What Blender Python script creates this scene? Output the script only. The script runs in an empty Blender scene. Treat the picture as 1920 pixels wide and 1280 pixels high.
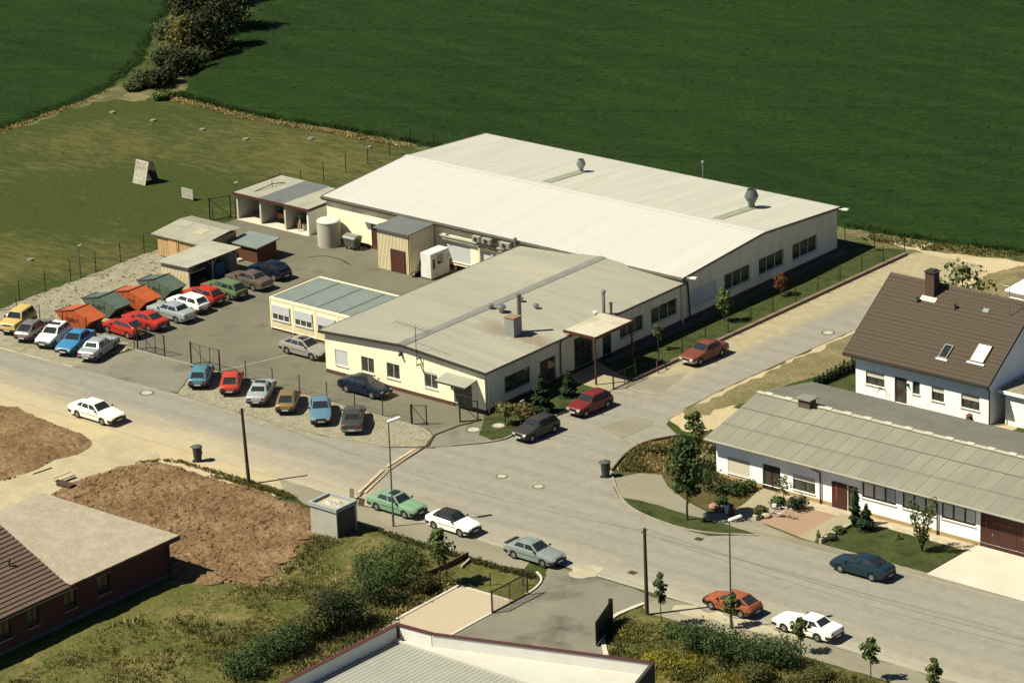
import bpy, bmesh, math, random
import numpy as np
from mathutils import Vector, Matrix
R = math.radians
rng = random.Random(7)
nrng = np.random.default_rng(7)
SUN, SKY, EXPO = 5.0, .05, .95
scene = bpy.context.scene
COL = scene.collection

# ------------------------------------------------------------------ survey camera (solved once from the photograph)
F_PX = 7118.336
CAM = Vector((172.96857682, -201.70572221, 102.10334192))
FW = Vector((-0.60617785, 0.71854703, -0.34093779))
RT = Vector((0.77175936, 0.63501384, -0.03383643))
UP = Vector((-0.19218715, 0.28363283, 0.93947673))

def G(x, y, z=0.0):
    """survey point: photo pixel -> point of the site at height z"""
    d = FW * F_PX + RT * (x - 960) - UP * (y - 640)
    t = (z - CAM.z) / d.z
    return CAM + d * t

# ------------------------------------------------------------------ materials
class NT:
    def __init__(s, m):
        m.use_nodes = True
        s.t = m.node_tree
        s.t.nodes.clear()
    def n(s, typ, **kw):
        nd = s.t.nodes.new(typ)
        for k, v in kw.items():
            if k in nd.inputs: nd.inputs[k].default_value = v
            else: setattr(nd, k, v)
        return nd
    def l(s, a, b): s.t.links.new(a, b)

MATS = {}
KALB = .75      # overall albedo level of painted and mineral surfaces
def rgb(c, k=None):
    k = KALB if k is None else k
    return (c[0] * k, c[1] * k, c[2] * k, 1.0)

def lrgb(c): return tuple(v / KALB for v in c)

def mixc(g, fac, a, b, blend='MIX'):
    m = g.n('ShaderNodeMix', data_type='RGBA', blend_type=blend)
    if isinstance(fac, (int, float)): m.inputs[0].default_value = fac
    else: g.l(fac, m.inputs[0])
    for sock, v in ((m.inputs[6], a), (m.inputs[7], b)):
        if isinstance(v, tuple): sock.default_value = rgb(v)
        else: g.l(v, sock)
    return m.outputs[2]

def ramp(g, fac, lo, hi):
    m = g.n('ShaderNodeMapRange')
    g.l(fac, m.inputs[0])
    m.inputs[1].default_value = lo; m.inputs[2].default_value = hi
    m.clamp = True
    return m.outputs[0]

def math_(g, op, a, b=None):
    m = g.n('ShaderNodeMath', operation=op)
    for i, v in enumerate((a, b)):
        if v is None: continue
        if isinstance(v, (int, float)): m.inputs[i].default_value = v
        else: g.l(v, m.inputs[i])
    return m.outputs[0]

def coords(g, scale=(1, 1, 1), rot=0.0, island=False):
    tc = g.n('ShaderNodeTexCoord')
    mp = g.n('ShaderNodeMapping')
    mp.inputs['Scale'].default_value = scale
    mp.inputs['Rotation'].default_value = (0, 0, rot)
    g.l(tc.outputs['Object'], mp.inputs['Vector'])
    return mp.outputs[0], tc.outputs['Object']

def noise(g, vec, scale, detail=5, rough=.6):
    n = g.n('ShaderNodeTexNoise')
    n.inputs['Scale'].default_value = scale
    n.inputs['Detail'].default_value = detail
    n.inputs['Roughness'].default_value = rough
    g.l(vec, n.inputs['Vector'])
    return n.outputs['Fac']

def finish(g, m, col, rough=.8, metallic=0, bump=None, bstr=.3, bdist=.05, coat=0, spec=.3, key=None):
    p = g.n('ShaderNodeBsdfPrincipled')
    if isinstance(col, tuple): p.inputs['Base Color'].default_value = rgb(col)
    else: g.l(col, p.inputs['Base Color'])
    if isinstance(rough, (int, float)): p.inputs['Roughness'].default_value = rough
    else: g.l(rough, p.inputs['Roughness'])
    p.inputs['Metallic'].default_value = metallic
    p.inputs['Coat Weight'].default_value = coat
    p.inputs['Coat Roughness'].default_value = .08
    p.inputs['Specular IOR Level'].default_value = spec
    if bump is not None:
        b = g.n('ShaderNodeBump')
        b.inputs['Strength'].default_value = bstr
        b.inputs['Distance'].default_value = bdist
        g.l(bump, b.inputs['Height'])
        g.l(b.outputs[0], p.inputs['Normal'])
    o = g.n('ShaderNodeOutputMaterial')
    g.l(p.outputs[0], o.inputs[0])

# measured corrections of single materials (photo against first renders)
SC = {'yard_asphalt': (.90, .92, .89), 'clod_earth': (.78, .73, .69), 'grey_steel_sheet': (.88, .88, .88), 'rough_grass': (.62, .66, .50), 'planting_soil': (.7, .7, .6), 'dry_grass': (.74, .74, .82),
      'cream_steel_sheet': (.91, .91, 1.0), 'cream_steel_sheet_rear': (.94, .95, 1.0), 'garden_lawn': (.54, .56, .52), 'driveway_asphalt': (1.13, 1.14, 1.2), 'roof_gravel': (.84, .84, .88), 'fibre_cement_panels': (.73, .73, .73),
      'brown_roof_tiles': (.68, .66, .58), 'blue_grey_sheet': (1.22, 1.07, .92), 'pale_grey_ribbed_sheet': (.80, .82, .86), 'field_margin_grass': (.75, .75, .7), 'weathered_rear_roof': (.85, .85, .85), 'cream_roof_deck': (.86, .87, .9)}
def sc(name, c):
    k = SC.get(name)
    return c if (k is None or c is None) else (c[0] * k[0], c[1] * k[1], c[2] * k[2])

def mat(name, c1, c2=None, scale=1.0, lo=.35, hi=.65, rough=.8, metallic=0, stretch=(1, 1, 1), rot=0.0, fine=0.0,
        fscale=30., bstr=0.0, bdist=.05, coat=0, spec=.3, c3=None, s3=.3, lo3=.5, hi3=.7):
    """base colour with broad patches of a second colour, an optional third, and fine speckle"""
    if name in MATS: return MATS[name]
    m = bpy.data.materials.new(name)
    g = NT(m)
    if c2 is None: c2 = tuple(v * .86 for v in c1)
    c1, c2, c3 = sc(name, c1), sc(name, c2), sc(name, c3)
    vec, obj_ = coords(g, stretch, rot)
    n1 = noise(g, vec, scale, 6)
    col = mixc(g, ramp(g, n1, lo, hi), c1, c2)
    if c3 is not None:
        col = mixc(g, ramp(g, noise(g, vec, s3, 5), lo3, hi3), col, c3)
    nf = None
    if fine > 0:
        nf = noise(g, obj_, fscale, 3, .7)
        k = g.n('ShaderNodeMapRange'); g.l(nf, k.inputs[0])
        k.inputs[1].default_value = .3; k.inputs[2].default_value = .7
        k.inputs[3].default_value = 1 - fine; k.inputs[4].default_value = 1 + fine
        h = g.n('ShaderNodeVectorMath', operation='SCALE')
        g.l(col, h.inputs[0]); g.l(k.outputs[0], h.inputs['Scale'])
        col = h.outputs[0]
    finish(g, m, col, rough, metallic, nf if (bstr > 0 and nf is not None) else (n1 if bstr > 0 else None), bstr, bdist, coat, spec)
    MATS[name] = m
    return m

def paint(name, c, metallic=0.0):
    if name in MATS: return MATS[name]
    m = bpy.data.materials.new(name); g = NT(m)
    vec, ob = coords(g)
    n1 = noise(g, vec, 2.2, 5)
    col = mixc(g, ramp(g, n1, .4, .75), c, tuple(v * .88 + .006 for v in c))
    rg = g.n('ShaderNodeMapRange'); g.l(n1, rg.inputs[0])
    rg.inputs[3].default_value = .25; rg.inputs[4].default_value = .5
    finish(g, m, col, rg.outputs[0], metallic, coat=.15, spec=.3)
    MATS[name] = m
    return m

def leafmat(name, a, b, c=None, rough=.65):
    if name in MATS: return MATS[name]
    m = bpy.data.materials.new(name); g = NT(m)
    geo = g.n('ShaderNodeNewGeometry')
    vec, ob = coords(g)
    f = ramp(g, noise(g, vec, .55, 3), .35, .65)
    a, b, c = [None if q is None else (q[0] * 1.14, q[1] * .98, q[2] * .82) for q in (a, b, c)]
    col = mixc(g, geo.outputs['Random Per Island'], lrgb(a), lrgb(b))
    if c is not None: col = mixc(g, f, col, lrgb(c))
    p = g.n('ShaderNodeBsdfPrincipled')
    g.l(col, p.inputs['Base Color']); p.inputs['Roughness'].default_value = rough
    p.inputs['Specular IOR Level'].default_value = .2
    t = g.n('ShaderNodeBsdfTranslucent'); g.l(col, t.inputs[0])
    ms = g.n('ShaderNodeMixShader'); ms.inputs[0].default_value = .25
    g.l(p.outputs[0], ms.inputs[1]); g.l(t.outputs[0], ms.inputs[2])
    o = g.n('ShaderNodeOutputMaterial'); g.l(ms.outputs[0], o.inputs[0])
    MATS[name] = m
    return m

def brickmat(name, c1, c2, mortar, bw, bh, msize=.02, rough=.85, axes='XY', offset=.5, bump=.3, dirt=None, dscale=.5, bias=0.0):
    if name in MATS: return MATS[name]
    c1, c2, mortar, dirt = sc(name, c1), sc(name, c2), sc(name, mortar), sc(name, dirt)
    m = bpy.data.materials.new(name); g = NT(m)
    tc = g.n('ShaderNodeTexCoord'); sp = g.n('ShaderNodeSeparateXYZ'); cb = g.n('ShaderNodeCombineXYZ')
    g.l(tc.outputs['Object'], sp.inputs[0])
    g.l(sp.outputs[axes[0]], cb.inputs[0]); g.l(sp.outputs[axes[1]], cb.inputs[1])
    b = g.n('ShaderNodeTexBrick')
    b.offset = offset
    b.inputs['Color1'].default_value = rgb(c1); b.inputs['Color2'].default_value = rgb(c2)
    b.inputs['Mortar'].default_value = rgb(mortar)
    b.inputs['Scale'].default_value = 1.0
    b.inputs['Mortar Size'].default_value = msize
    b.inputs['Bias'].default_value = bias
    b.inputs['Brick Width'].default_value = bw; b.inputs['Row Height'].default_value = bh
    g.l(cb.outputs[0], b.inputs['Vector'])
    col = b.outputs['Color']
    n1 = noise(g, tc.outputs['Object'], dscale, 6, .65)
    col = mixc(g, ramp(g, n1, .35, .75), col, dirt if dirt else tuple(v * .8 for v in c1))
    nf = noise(g, tc.outputs['Object'], 18, 3)
    col = mixc(g, .5, col, mixc(g, ramp(g, nf, .3, .7), tuple(v * .7 for v in c1), tuple(v * 1.2 for v in c1)))
    finish(g, m, col, rough, bump=b.outputs['Fac'], bstr=bump, bdist=-.02)
    MATS[name] = m
    return m

# ------------------------------------------------------------------ mesh helper
class MB:
    def __init__(s): s.v = []; s.f = []; s.m = []; s.cur = 0
    def add(s, pts, faces):
        o = len(s.v); s.v.extend([tuple(p) for p in pts])
        for f in faces: s.f.append(tuple(i + o for i in f)); s.m.append(s.cur)
        return s
    def poly(s, pts): return s.add(pts, [range(len(pts))])
    def box(s, x0, y0, z0, x1, y1, z1):
        p = [(x0, y0, z0), (x1, y0, z0), (x1, y1, z0), (x0, y1, z0), (x0, y0, z1), (x1, y0, z1), (x1, y1, z1), (x0, y1, z1)]
        return s.add(p, [(0, 3, 2, 1), (4, 5, 6, 7), (0, 1, 5, 4), (1, 2, 6, 5), (2, 3, 7, 6), (3, 0, 4, 7)])
    def obox(s, c, sx, sy, sz, rz=0, rx=0, ry=0):
        M = Matrix.Translation(c) @ Matrix.Rotation(rz, 4, 'Z') @ Matrix.Rotation(ry, 4, 'Y') @ Matrix.Rotation(rx, 4, 'X')
        p = [M @ Vector((a * sx / 2, b * sy / 2, d * sz / 2)) for a, b, d in ((-1, -1, -1), (1, -1, -1), (1, 1, -1), (-1, 1, -1), (-1, -1, 1), (1, -1, 1), (1, 1, 1), (-1, 1, 1))]
        return s.add(p, [(0, 3, 2, 1), (4, 5, 6, 7), (0, 1, 5, 4), (1, 2, 6, 5), (2, 3, 7, 6), (3, 0, 4, 7)])
    def cyl(s, p0, p1, r0, r1=None, n=10, caps=True):
        if r1 is None: r1 = r0
        p0 = Vector(p0); p1 = Vector(p1); d = (p1 - p0).normalized()
        a = d.orthogonal().normalized(); b = d.cross(a)
        pts = []
        for p, r in ((p0, r0), (p1, r1)):
            for i in range(n):
                t = 2 * math.pi * i / n
                pts.append(p + (a * math.cos(t) + b * math.sin(t)) * r)
        fs = [(i, (i + 1) % n, n + (i + 1) % n, n + i) for i in range(n)]
        if caps: fs += [tuple(range(n - 1, -1, -1)), tuple(range(n, 2 * n))]
        return s.add(pts, fs)
    def lathe(s, c, prof, n=14):
        c = Vector(c); pts = []
        for r, z in prof:
            for i in range(n):
                t = 2 * math.pi * i / n
                pts.append(c + Vector((r * math.cos(t), r * math.sin(t), z)))
        fs = []
        for k in range(len(prof) - 1):
            for i in range(n): fs.append((k * n + i, k * n + (i + 1) % n, (k + 1) * n + (i + 1) % n, (k + 1) * n + i))
        fs.append(tuple(range((len(prof) - 1) * n, len(prof) * n)))
        fs.append(tuple(range(n - 1, -1, -1)))
        return s.add(pts, fs)
    def tube(s, pts, r, n=6):
        for a, b in zip(pts[:-1], pts[1:]): s.cyl(a, b, r, r, n)
        return s
    def prism(s, pts, z0, z1):
        n = len(pts)
        p = [(x, y, z0) for x, y in pts] + [(x, y, z1) for x, y in pts]
        return s.add(p, [tuple(range(n - 1, -1, -1)), tuple(range(n, 2 * n))] + [(i, (i + 1) % n, n + (i + 1) % n, n + i) for i in range(n)])
    def slab(s, pts, t):
        """polygon in space given thickness t along its own normal (downwards)"""
        P = [Vector(p) for p in pts]; nrm = (P[1] - P[0]).cross(P[2] - P[0]).normalized()
        if nrm.z < 0: P.reverse(); nrm = -nrm
        n = len(P); Q = [p - nrm * t for p in P]
        return s.add(P + Q, [tuple(range(n)), tuple(range(2 * n - 1, n - 1, -1))] + [(i, n + i, n + (i + 1) % n, (i + 1) % n) for i in range(n)])

OFF = {}
def link(name, me, parent=None, mats=None):
    o = bpy.data.objects.new(name, me); COL.objects.link(o)
    for m in (mats or []): me.materials.append(m)
    if parent is not None: o.parent = parent
    return o

def build(name, mb, mats, parent=None, local=False, smooth=None, bevel=0):
    """one mesh object; world-coordinate geometry is shifted to the thing's own base"""
    off = Vector((0, 0, 0))
    if parent is not None and not local: off = OFF.get(parent.name, Vector((0, 0, 0)))
    me = bpy.data.meshes.new(name)
    vs = mb.v if off.length == 0 else [(v[0] - off.x, v[1] - off.y, v[2] - off.z) for v in mb.v]
    me.from_pydata(vs, [], mb.f)
    if bevel:
        bm = bmesh.new(); bm.from_mesh(me)
        bmesh.ops.remove_doubles(bm, verts=bm.verts, dist=.0005)
        bmesh.ops.bevel(bm, geom=[e for e in bm.edges if len(e.link_faces) == 2 and e.calc_face_angle() > .5], offset=bevel, segments=2, affect='EDGES', clamp_overlap=True)
        bm.to_mesh(me); bm.free()
    elif any(mb.m): me.polygons.foreach_set('material_index', mb.m)
    if smooth is not None:
        me.polygons.foreach_set('use_smooth', [True] * len(me.polygons))
        me.set_sharp_from_angle(angle=R(smooth))
    me.update()
    if not isinstance(mats, (list, tuple)): mats = [mats]
    o = link(name, me, parent, mats)
    if parent is not None: OFF[o.name] = off
    return o

def tag(o, label, cat, group=None):
    o['label'] = label; o['category'] = cat
    if group: o['group'] = group
    return o

def thing(name, label, cat, loc=(0, 0, 0), rz=0.0, group=None):
    o = bpy.data.objects.new(name, None); COL.objects.link(o)
    o.empty_display_size = .3
    o.location = loc; o.rotation_euler = (0, 0, rz)
    OFF[o.name] = Vector(loc)
    return tag(o, label, cat, group)

def solo(name, mb, mats, label, cat, loc=(0, 0, 0), group=None, **kw):
    """a thing that is one mesh, origin at its base"""
    off = Vector(loc)
    mb.v = [(v[0] - off.x, v[1] - off.y, v[2] - off.z) for v in mb.v]
    o = build(name, mb, mats, **kw); o.location = off
    return tag(o, label, cat, group)

def copy_tree(o, parent=None):
    c = o.copy(); COL.objects.link(c)
    if parent is not None: c.parent = parent
    for ch in list(o.children): copy_tree(ch, c)
    return c

# ------------------------------------------------------------------ palette
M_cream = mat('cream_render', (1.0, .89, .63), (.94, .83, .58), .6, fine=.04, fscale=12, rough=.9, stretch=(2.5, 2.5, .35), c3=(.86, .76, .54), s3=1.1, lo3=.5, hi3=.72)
M_creamgable = mat('cream_render_shaded', (.80, .745, .57), (.70, .65, .49), .5, fine=.04, fscale=12, rough=.9, stretch=(2.5, 2.5, .35), c3=(.64, .60, .46), s3=.9, lo3=.5, hi3=.72)  # cream_render darkened: shade of the east walls put into its colour; streaks are stains
M_white = mat('white_render', (1.08, 1.07, 1.01), (1.0, .99, .93), .5, fine=.03, fscale=14, rough=.9, stretch=(2.5, 2.5, .35), c3=(.93, .92, .86), s3=.9, lo3=.5, hi3=.75)
M_plinth = mat('brown_plinth', (.12, .05, .035), (.09, .04, .03), 1.5, rough=.85)
M_tanplinth = mat('tan_plinth', (.42, .29, .13), (.36, .25, .12), 1.5, rough=.9)
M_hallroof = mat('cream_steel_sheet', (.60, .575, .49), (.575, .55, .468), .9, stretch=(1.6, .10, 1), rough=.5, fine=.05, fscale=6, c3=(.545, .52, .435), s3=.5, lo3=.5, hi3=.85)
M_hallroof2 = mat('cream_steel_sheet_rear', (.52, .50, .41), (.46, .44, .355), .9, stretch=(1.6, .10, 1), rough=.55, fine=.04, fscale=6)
M_greyroof = mat('grey_steel_sheet', (.36, .345, .275), (.315, .305, .24), .5, stretch=(.25, 1, 1), rough=.6, fine=.05, fscale=5, c3=(.405, .38, .29), s3=.2, lo3=.5, hi3=.75)
M_ridge = mat('ridge_flashing', (.23, .23, .20), (.19, .19, .165), .8, rough=.45)
M_fascia = mat('dark_green_grey_fascia', (.04, .042, .034), rough=.5)
M_gutter = mat('zinc_gutter', (.17, .165, .125), (.13, .125, .095), 1.5, rough=.45, metallic=.2)
M_glass = mat('window_glass', (.03, .032, .026), (.075, .08, .068), 1.6, rough=.06, spec=.6)
M_glassgrey = mat('grey_blind_glass', (.80, .80, .70), (.68, .69, .60), 1.2, rough=.15, spec=.5)
M_frame = mat('white_window_frame', (.62, .60, .52), rough=.5)
M_frameb = mat('brown_window_frame', (.085, .03, .02), (.06, .022, .015), 3, rough=.5)
M_framed = mat('dark_window_frame', (.05, .045, .035), rough=.5)
M_shutter = mat('pale_roller_shutter', (.58, .60, .60), (.53, .55, .56), 2, stretch=(1, 1, 14), rough=.6)
M_shutterc = mat('cream_roller_shutter', (.68, .62, .50), (.63, .57, .46), 2, stretch=(1, 1, 14), rough=.6)
M_brown = mat('red_brown_paint', (.085, .030, .022), (.07, .025, .018), 2, rough=.55)
M_browndoor = mat('dark_brown_wood', (.075, .028, .02), (.055, .02, .015), 2, stretch=(6, 6, .5), rough=.5)
M_black = mat('black_rubber', (.012, .012, .011), rough=.8)
M_dark = mat('dark_interior', (.02, .018, .015), rough=.9)
M_steel = mat('galvanised_steel', (.38, .40, .38), (.30, .32, .31), 4, rough=.35, metallic=.7)
M_steeld = mat('dull_dark_steel', (.20, .22, .21), (.15, .165, .16), 4, rough=.4, metallic=.5)
M_iron = mat('dark_green_iron', (.018, .022, .017), rough=.5)
M_concrete = mat('pale_concrete', (.44, .42, .33), (.37, .35, .28), .8, rough=.9, fine=.1, fscale=14)
M_wood = mat('weathered_planks', (.56, .38, .19), (.46, .29, .135), 1.3, stretch=(5, 5, .6), rough=.8, fine=.1, fscale=9)
M_woodd = mat('dark_stained_planks', (.13, .055, .025), (.10, .04, .02), 1.3, stretch=(5, 5, .6), rough=.75)
M_pole = mat('tarred_wood_pole', (.075, .048, .030), (.05, .032, .02), 2, stretch=(4, 4, .4), rough=.85)
M_board = mat('raw_board', (.50, .41, .27), (.42, .33, .21), 2, rough=.8)
M_bark = mat('bark', (.10, .07, .045), (.06, .042, .03), 4, stretch=(2, 2, .5), rough=.95)
M_felt = mat('grey_roofing_felt', (.14, .15, .145), (.115, .125, .12), .7, rough=.75, fine=.08, fscale=10)
M_fibre = mat('grey_fibre_cement', (.34, .335, .27), (.28, .275, .22), .6, rough=.85, fine=.08, fscale=8)
M_bluefelt = mat('blue_grey_sheet', (.17, .225, .235), (.14, .185, .195), .6, rough=.5, fine=.06, fscale=8)
M_corr = mat('cream_corrugated_steel', (.80, .70, .46), (.74, .64, .42), .8, rough=.6)
M_contain = mat('cream_container_paint', (.98, .86, .58), (.92, .80, .54), .6, rough=.6)
M_signwhite = mat('weathered_white_board', (.42, .41, .33), (.28, .27, .21), 2.5, rough=.9, fine=.15, fscale=6)
M_signred = mat('faded_red_letters', (.28, .085, .06), (.36, .22, .16), 3, rough=.9)
M_plastic = mat('grey_black_plastic', (.05, .052, .05), (.035, .036, .035), 3, rough=.6)
M_lampwhite = mat('white_enamel', (.78, .77, .72), rough=.4)
M_tan = mat('rust_board', (.30, .205, .125), (.24, .155, .09), 3, rough=.9)
M_stone = mat('pale_stone', (.46, .40, .29), (.36, .30, .21), 2, rough=.95, fine=.15, fscale=10)
M_tyre = mat('tyre_rubber', (.017, .016, .015), rough=.85)
M_rim = mat('wheel_rim', (.36, .36, .34), (.28, .28, .27), 4, rough=.35, metallic=.6)
M_carglass = mat('car_glass', (.016, .020, .022), (.03, .035, .036), 3, rough=.04, spec=.8)
M_chrome = mat('bumper_chrome', (.42, .42, .40), rough=.25, metallic=.8)
M_bumper = mat('black_bumper', (.022, .022, .021), rough=.6)
M_headl = mat('headlamp_glass', (.55, .55, .50), rough=.15, spec=.7)
M_taill = mat('tail_lamp_red', (.30, .02, .015), rough=.2, spec=.6)
M_plate = mat('number_plate', (.70, .69, .62), rough=.5)
M_softtop = mat('black_vinyl_top', (.022, .021, .02), rough=.75)

L_dark = leafmat('leaf_dark', (.018, .040, .013), (.055, .092, .030), (.030, .055, .02))
L_mid = leafmat('leaf_mid', (.036, .068, .020), (.095, .135, .042), (.055, .082, .026))
L_grey = leafmat('leaf_grey_green', (.034, .056, .022), (.070, .096, .040), (.042, .06, .026))
L_yellow = leafmat('leaf_yellow_green', (.085, .092, .025), (.17, .16, .045), (.045, .062, .017))
L_hedge = leafmat('leaf_hedge_dark', (.010, .020, .006), (.030, .044, .013), (.016, .028, .009))
L_con = leafmat('conifer_needles', (.008, .022, .010), (.022, .045, .020))
L_red = leafmat('leaf_copper', (.09, .03, .015), (.16, .06, .03), (.06, .04, .02))
L_willow = leafmat('leaf_pale', (.09, .12, .04), (.16, .18, .07), (.10, .11, .04))
L_flower = leafmat('leaf_yellow_flowers', (.13, .14, .025), (.30, .26, .04), (.09, .11, .025))
L_weed = leafmat('weed_leaf', (.060, .074, .020), (.125, .130, .042), (.092, .088, .03))
L_weedd = leafmat('weed_leaf_dark', (.036, .056, .017), (.085, .104, .034), (.062, .07, .026))
L_straw = leafmat('dry_straw', (.24, .20, .10), (.34, .28, .14), (.17, .155, .07))
L_cream = leafmat('leaf_cream_flowers', (.30, .30, .18), (.12, .14, .06), (.07, .09, .03))

# ------------------------------------------------------------------ ground materials
def ground_mats():
    # mown meadow with straw patches drawn out along the mowing direction
    m = bpy.data.materials.new('mown_meadow'); g = NT(m)
    vec, ob = coords(g, (.45, 1.5, 1), R(-39))
    patch = noise(g, ob, .042, 5, .6); streak = noise(g, vec, .95, 7, .7); fine_ = noise(g, vec, 3.2, 5, .75)
    f = math_(g, 'ADD', math_(g, 'MULTIPLY', patch, .75), math_(g, 'ADD', math_(g, 'MULTIPLY', streak, .52), math_(g, 'MULTIPLY', fine_, .12)))
    col = mixc(g, ramp(g, f, .695, .86), (.034, .053, .0105), (.150, .124, .050))
    col = mixc(g, math_(g, 'MULTIPLY', ramp(g, noise(g, vec, .6, 6, .65), .52, .68), .8), col, (.026, .044, .0085))
    col = mixc(g, .38, col, mixc(g, ramp(g, fine_, .32, .68), (.015, .027, .005), (.100, .102, .030)))
    finish(g, m, col, .95, bump=fine_, bstr=.4, bdist=.06, spec=.1); MATS['meadow'] = m
    # growing corn
    m = bpy.data.materials.new('green_crop'); g = NT(m)
    vec, ob = coords(g, (.35, 1.7, 1), R(-39))
    a = noise(g, vec, .22, 7, .62); b = noise(g, ob, .035, 4); c = noise(g, vec, 2.6, 5, .8)
    col = mixc(g, ramp(g, b, .36, .64), (.0086, .0255, .0058), (.0140, .0365, .0066))
    col = mixc(g, math_(g, 'MULTIPLY', ramp(g, a, .45, .62), .75), col, (.0235, .053, .0085))
    wv = g.n('ShaderNodeTexWave', wave_type='BANDS', bands_direction='Y'); mp_ = g.n('ShaderNodeMapping'); mp_.inputs['Rotation'].default_value = (0, 0, R(-33)); g.l(ob, mp_.inputs['Vector']); g.l(mp_.outputs[0], wv.inputs['Vector'])
    wv.inputs['Scale'].default_value = .26; wv.inputs['Distortion'].default_value = 3.0; wv.inputs['Detail'].default_value = 3; wv.inputs['Detail Scale'].default_value = .6
    col = mixc(g, math_(g, 'MULTIPLY', ramp(g, wv.outputs['Fac'], .55, 1.0), .40), col, (.0068, .016, .0045))
    wt = g.n('ShaderNodeTexWave', wave_type='BANDS', bands_direction='Y'); g.l(mp_.outputs[0], wt.inputs['Vector']); wt.inputs['Scale'].default_value = .022; wt.inputs['Distortion'].default_value = .8; wt.inputs['Detail'].default_value = 1
    col = mixc(g, math_(g, 'MULTIPLY', ramp(g, wt.outputs['Fac'], .985, 1.0), .5), col, (.006, .014, .004))
    col = mixc(g, .42, col, mixc(g, ramp(g, c, .34, .66), (.004, .012, .0025), (.026, .052, .0095)))
    finish(g, m, col, .9, bump=c, bstr=.8, bdist=.12, spec=.08); MATS['crop'] = m
    # dusty road surface: grey asphalt, tan mud and dust towards the south side and the building plots
    m = bpy.data.materials.new('dusty_asphalt'); g = NT(m)
    vec, ob = coords(g, (.16, 1.0, 1))
    sp = g.n('ShaderNodeSeparateXYZ'); g.l(ob, sp.inputs[0])
    X, Y = sp.outputs[0], sp.outputs[1]
    n1 = noise(g, vec, .55, 8, .66); n2 = noise(g, ob, .18, 8, .66); n3 = noise(g, vec, 2.2, 6, .75); fn = noise(g, ob, 22, 3, .7)
    grey = mixc(g, ramp(g, n2, .35, .65), (.217, .207, .178), (.255, .242, .208))
    grey = mixc(g, ramp(g, n3, .45, .75), grey, (.28, .262, .22))
    tw = g.n('ShaderNodeTexWave', wave_type='BANDS', bands_direction='Y'); g.l(ob, tw.inputs['Vector']); tw.inputs['Scale'].default_value = .155; tw.inputs['Distortion'].default_value = 2.5; tw.inputs['Detail'].default_value = 2; tw.inputs['Detail Scale'].default_value = .12
    grey = mixc(g, math_(g, 'MULTIPLY', ramp(g, tw.outputs['Fac'], .4, 1.0), .45), grey, (.178, .168, .14))
    west = ramp(g, math_(g, 'MULTIPLY', X, -1), -14, 12)                     # 1 towards the plots
    edge = math_(g, 'ADD', math_(g, 'MULTIPLY', Y, -1), math_(g, 'MULTIPLY', math_(g, 'SUBTRACT', n1, .5), 6.0))
    south_w = ramp(g, edge, 13.6, 17.2); south_e = ramp(g, edge, 15.6, 19.0)
    sm = g.n('ShaderNodeMix', data_type='FLOAT'); g.l(west, sm.inputs[0]); g.l(south_e, sm.inputs[2]); g.l(south_w, sm.inputs[3])
    dust = mixc(g, ramp(g, n1, .3, .7), (.45, .365, .215), (.54, .45, .285))
    dust = mixc(g, west, mixc(g, ramp(g, n1, .3, .7), (.34, .315, .245), (.41, .38, .30)), dust)
    col = mixc(g, math_(g, 'MULTIPLY', sm.outputs[0], .92), grey, dust)
    # side street: sandy verge strip on the kerb side
    ss = math_(g, 'MULTIPLY', ramp(g, Y, 9, 14), math_(g, 'SUBTRACT', 1.0, ramp(g, math_(g, 'ADD', X, math_(g, 'MULTIPLY', math_(g, 'SUBTRACT', n2, .5), 3.5)), 7.4, 8.6)))
    far_ = ramp(g, math_(g, 'ADD', Y, math_(g, 'MULTIPLY', math_(g, 'SUBTRACT', n2, .5), 14.0)), 34, 42)
    ss = math_(g, 'MAXIMUM', ss, far_)
    col = mixc(g, ss, col, mixc(g, ramp(g, noise(g, ob, 1.1, 6, .7), .35, .65), (.42, .35, .21), (.30, .25, .13)))
    n4 = noise(g, ob, 1.3, 8, .75)
    col = mixc(g, .20, col, mixc(g, ramp(g, n4, .36, .64), (.13, .12, .09), (.43, .395, .32)))
    col = mixc(g, .22, col, mixc(g, ramp(g, fn, .3, .7), (.145, .13, .10), (.41, .38, .31)))
    finish(g, m, col, .92, bump=fn, bstr=.12, bdist=.02, spec=.15); MATS['road'] = m
ground_mats()
M_yard = mat('yard_asphalt', (.150, .138, .104), (.185, .170, .128), .25, fine=.14, fscale=16, rough=.92, bstr=.1, c3=(.115, .105, .082), s3=.5, lo3=.5, hi3=.75, spec=.15)
M_drive = mat('driveway_asphalt', (.150, .140, .104), (.185, .172, .128), .3, fine=.12, fscale=18, rough=.92, c3=(.08, .072, .056), s3=.22, lo3=.52, hi3=.7, spec=.15)
M_walk = mat('pavement_asphalt', (.205, .19, .14), (.25, .23, .17), .4, fine=.12, fscale=18, rough=.92, stretch=(.3, 1, 1), c3=(.33, .295, .205), s3=.3, lo3=.55, hi3=.75, spec=.15)
M_gravel = mat('grey_gravel', (.30, .275, .20), (.23, .21, .15), 1.2, fine=.38, fscale=5, rough=.95, bstr=.5, bdist=.06, c3=(.17, .16, .10), s3=.5, lo3=.55, hi3=.75, spec=.1)
M_sand = mat('trodden_sand', (.46, .38, .24), (.37, .305, .185), .5, fine=.16, fscale=7, rough=.95, bstr=.3, c3=(.50, .42, .27), s3=.25, lo3=.5, hi3=.7, spec=.1)
M_path = mat('stony_path', (.42, .365, .245), (.345, .295, .195), .6, fine=.2, fscale=6, rough=.95, bstr=.3, spec=.1)
M_dirt = mat('clod_earth', (.235, .158, .092), (.185, .122, .07), .8, fine=.42, fscale=4.0, rough=.98, c3=(.31, .225, .135), s3=.3, lo3=.45, hi3=.7, spec=.05)
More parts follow.
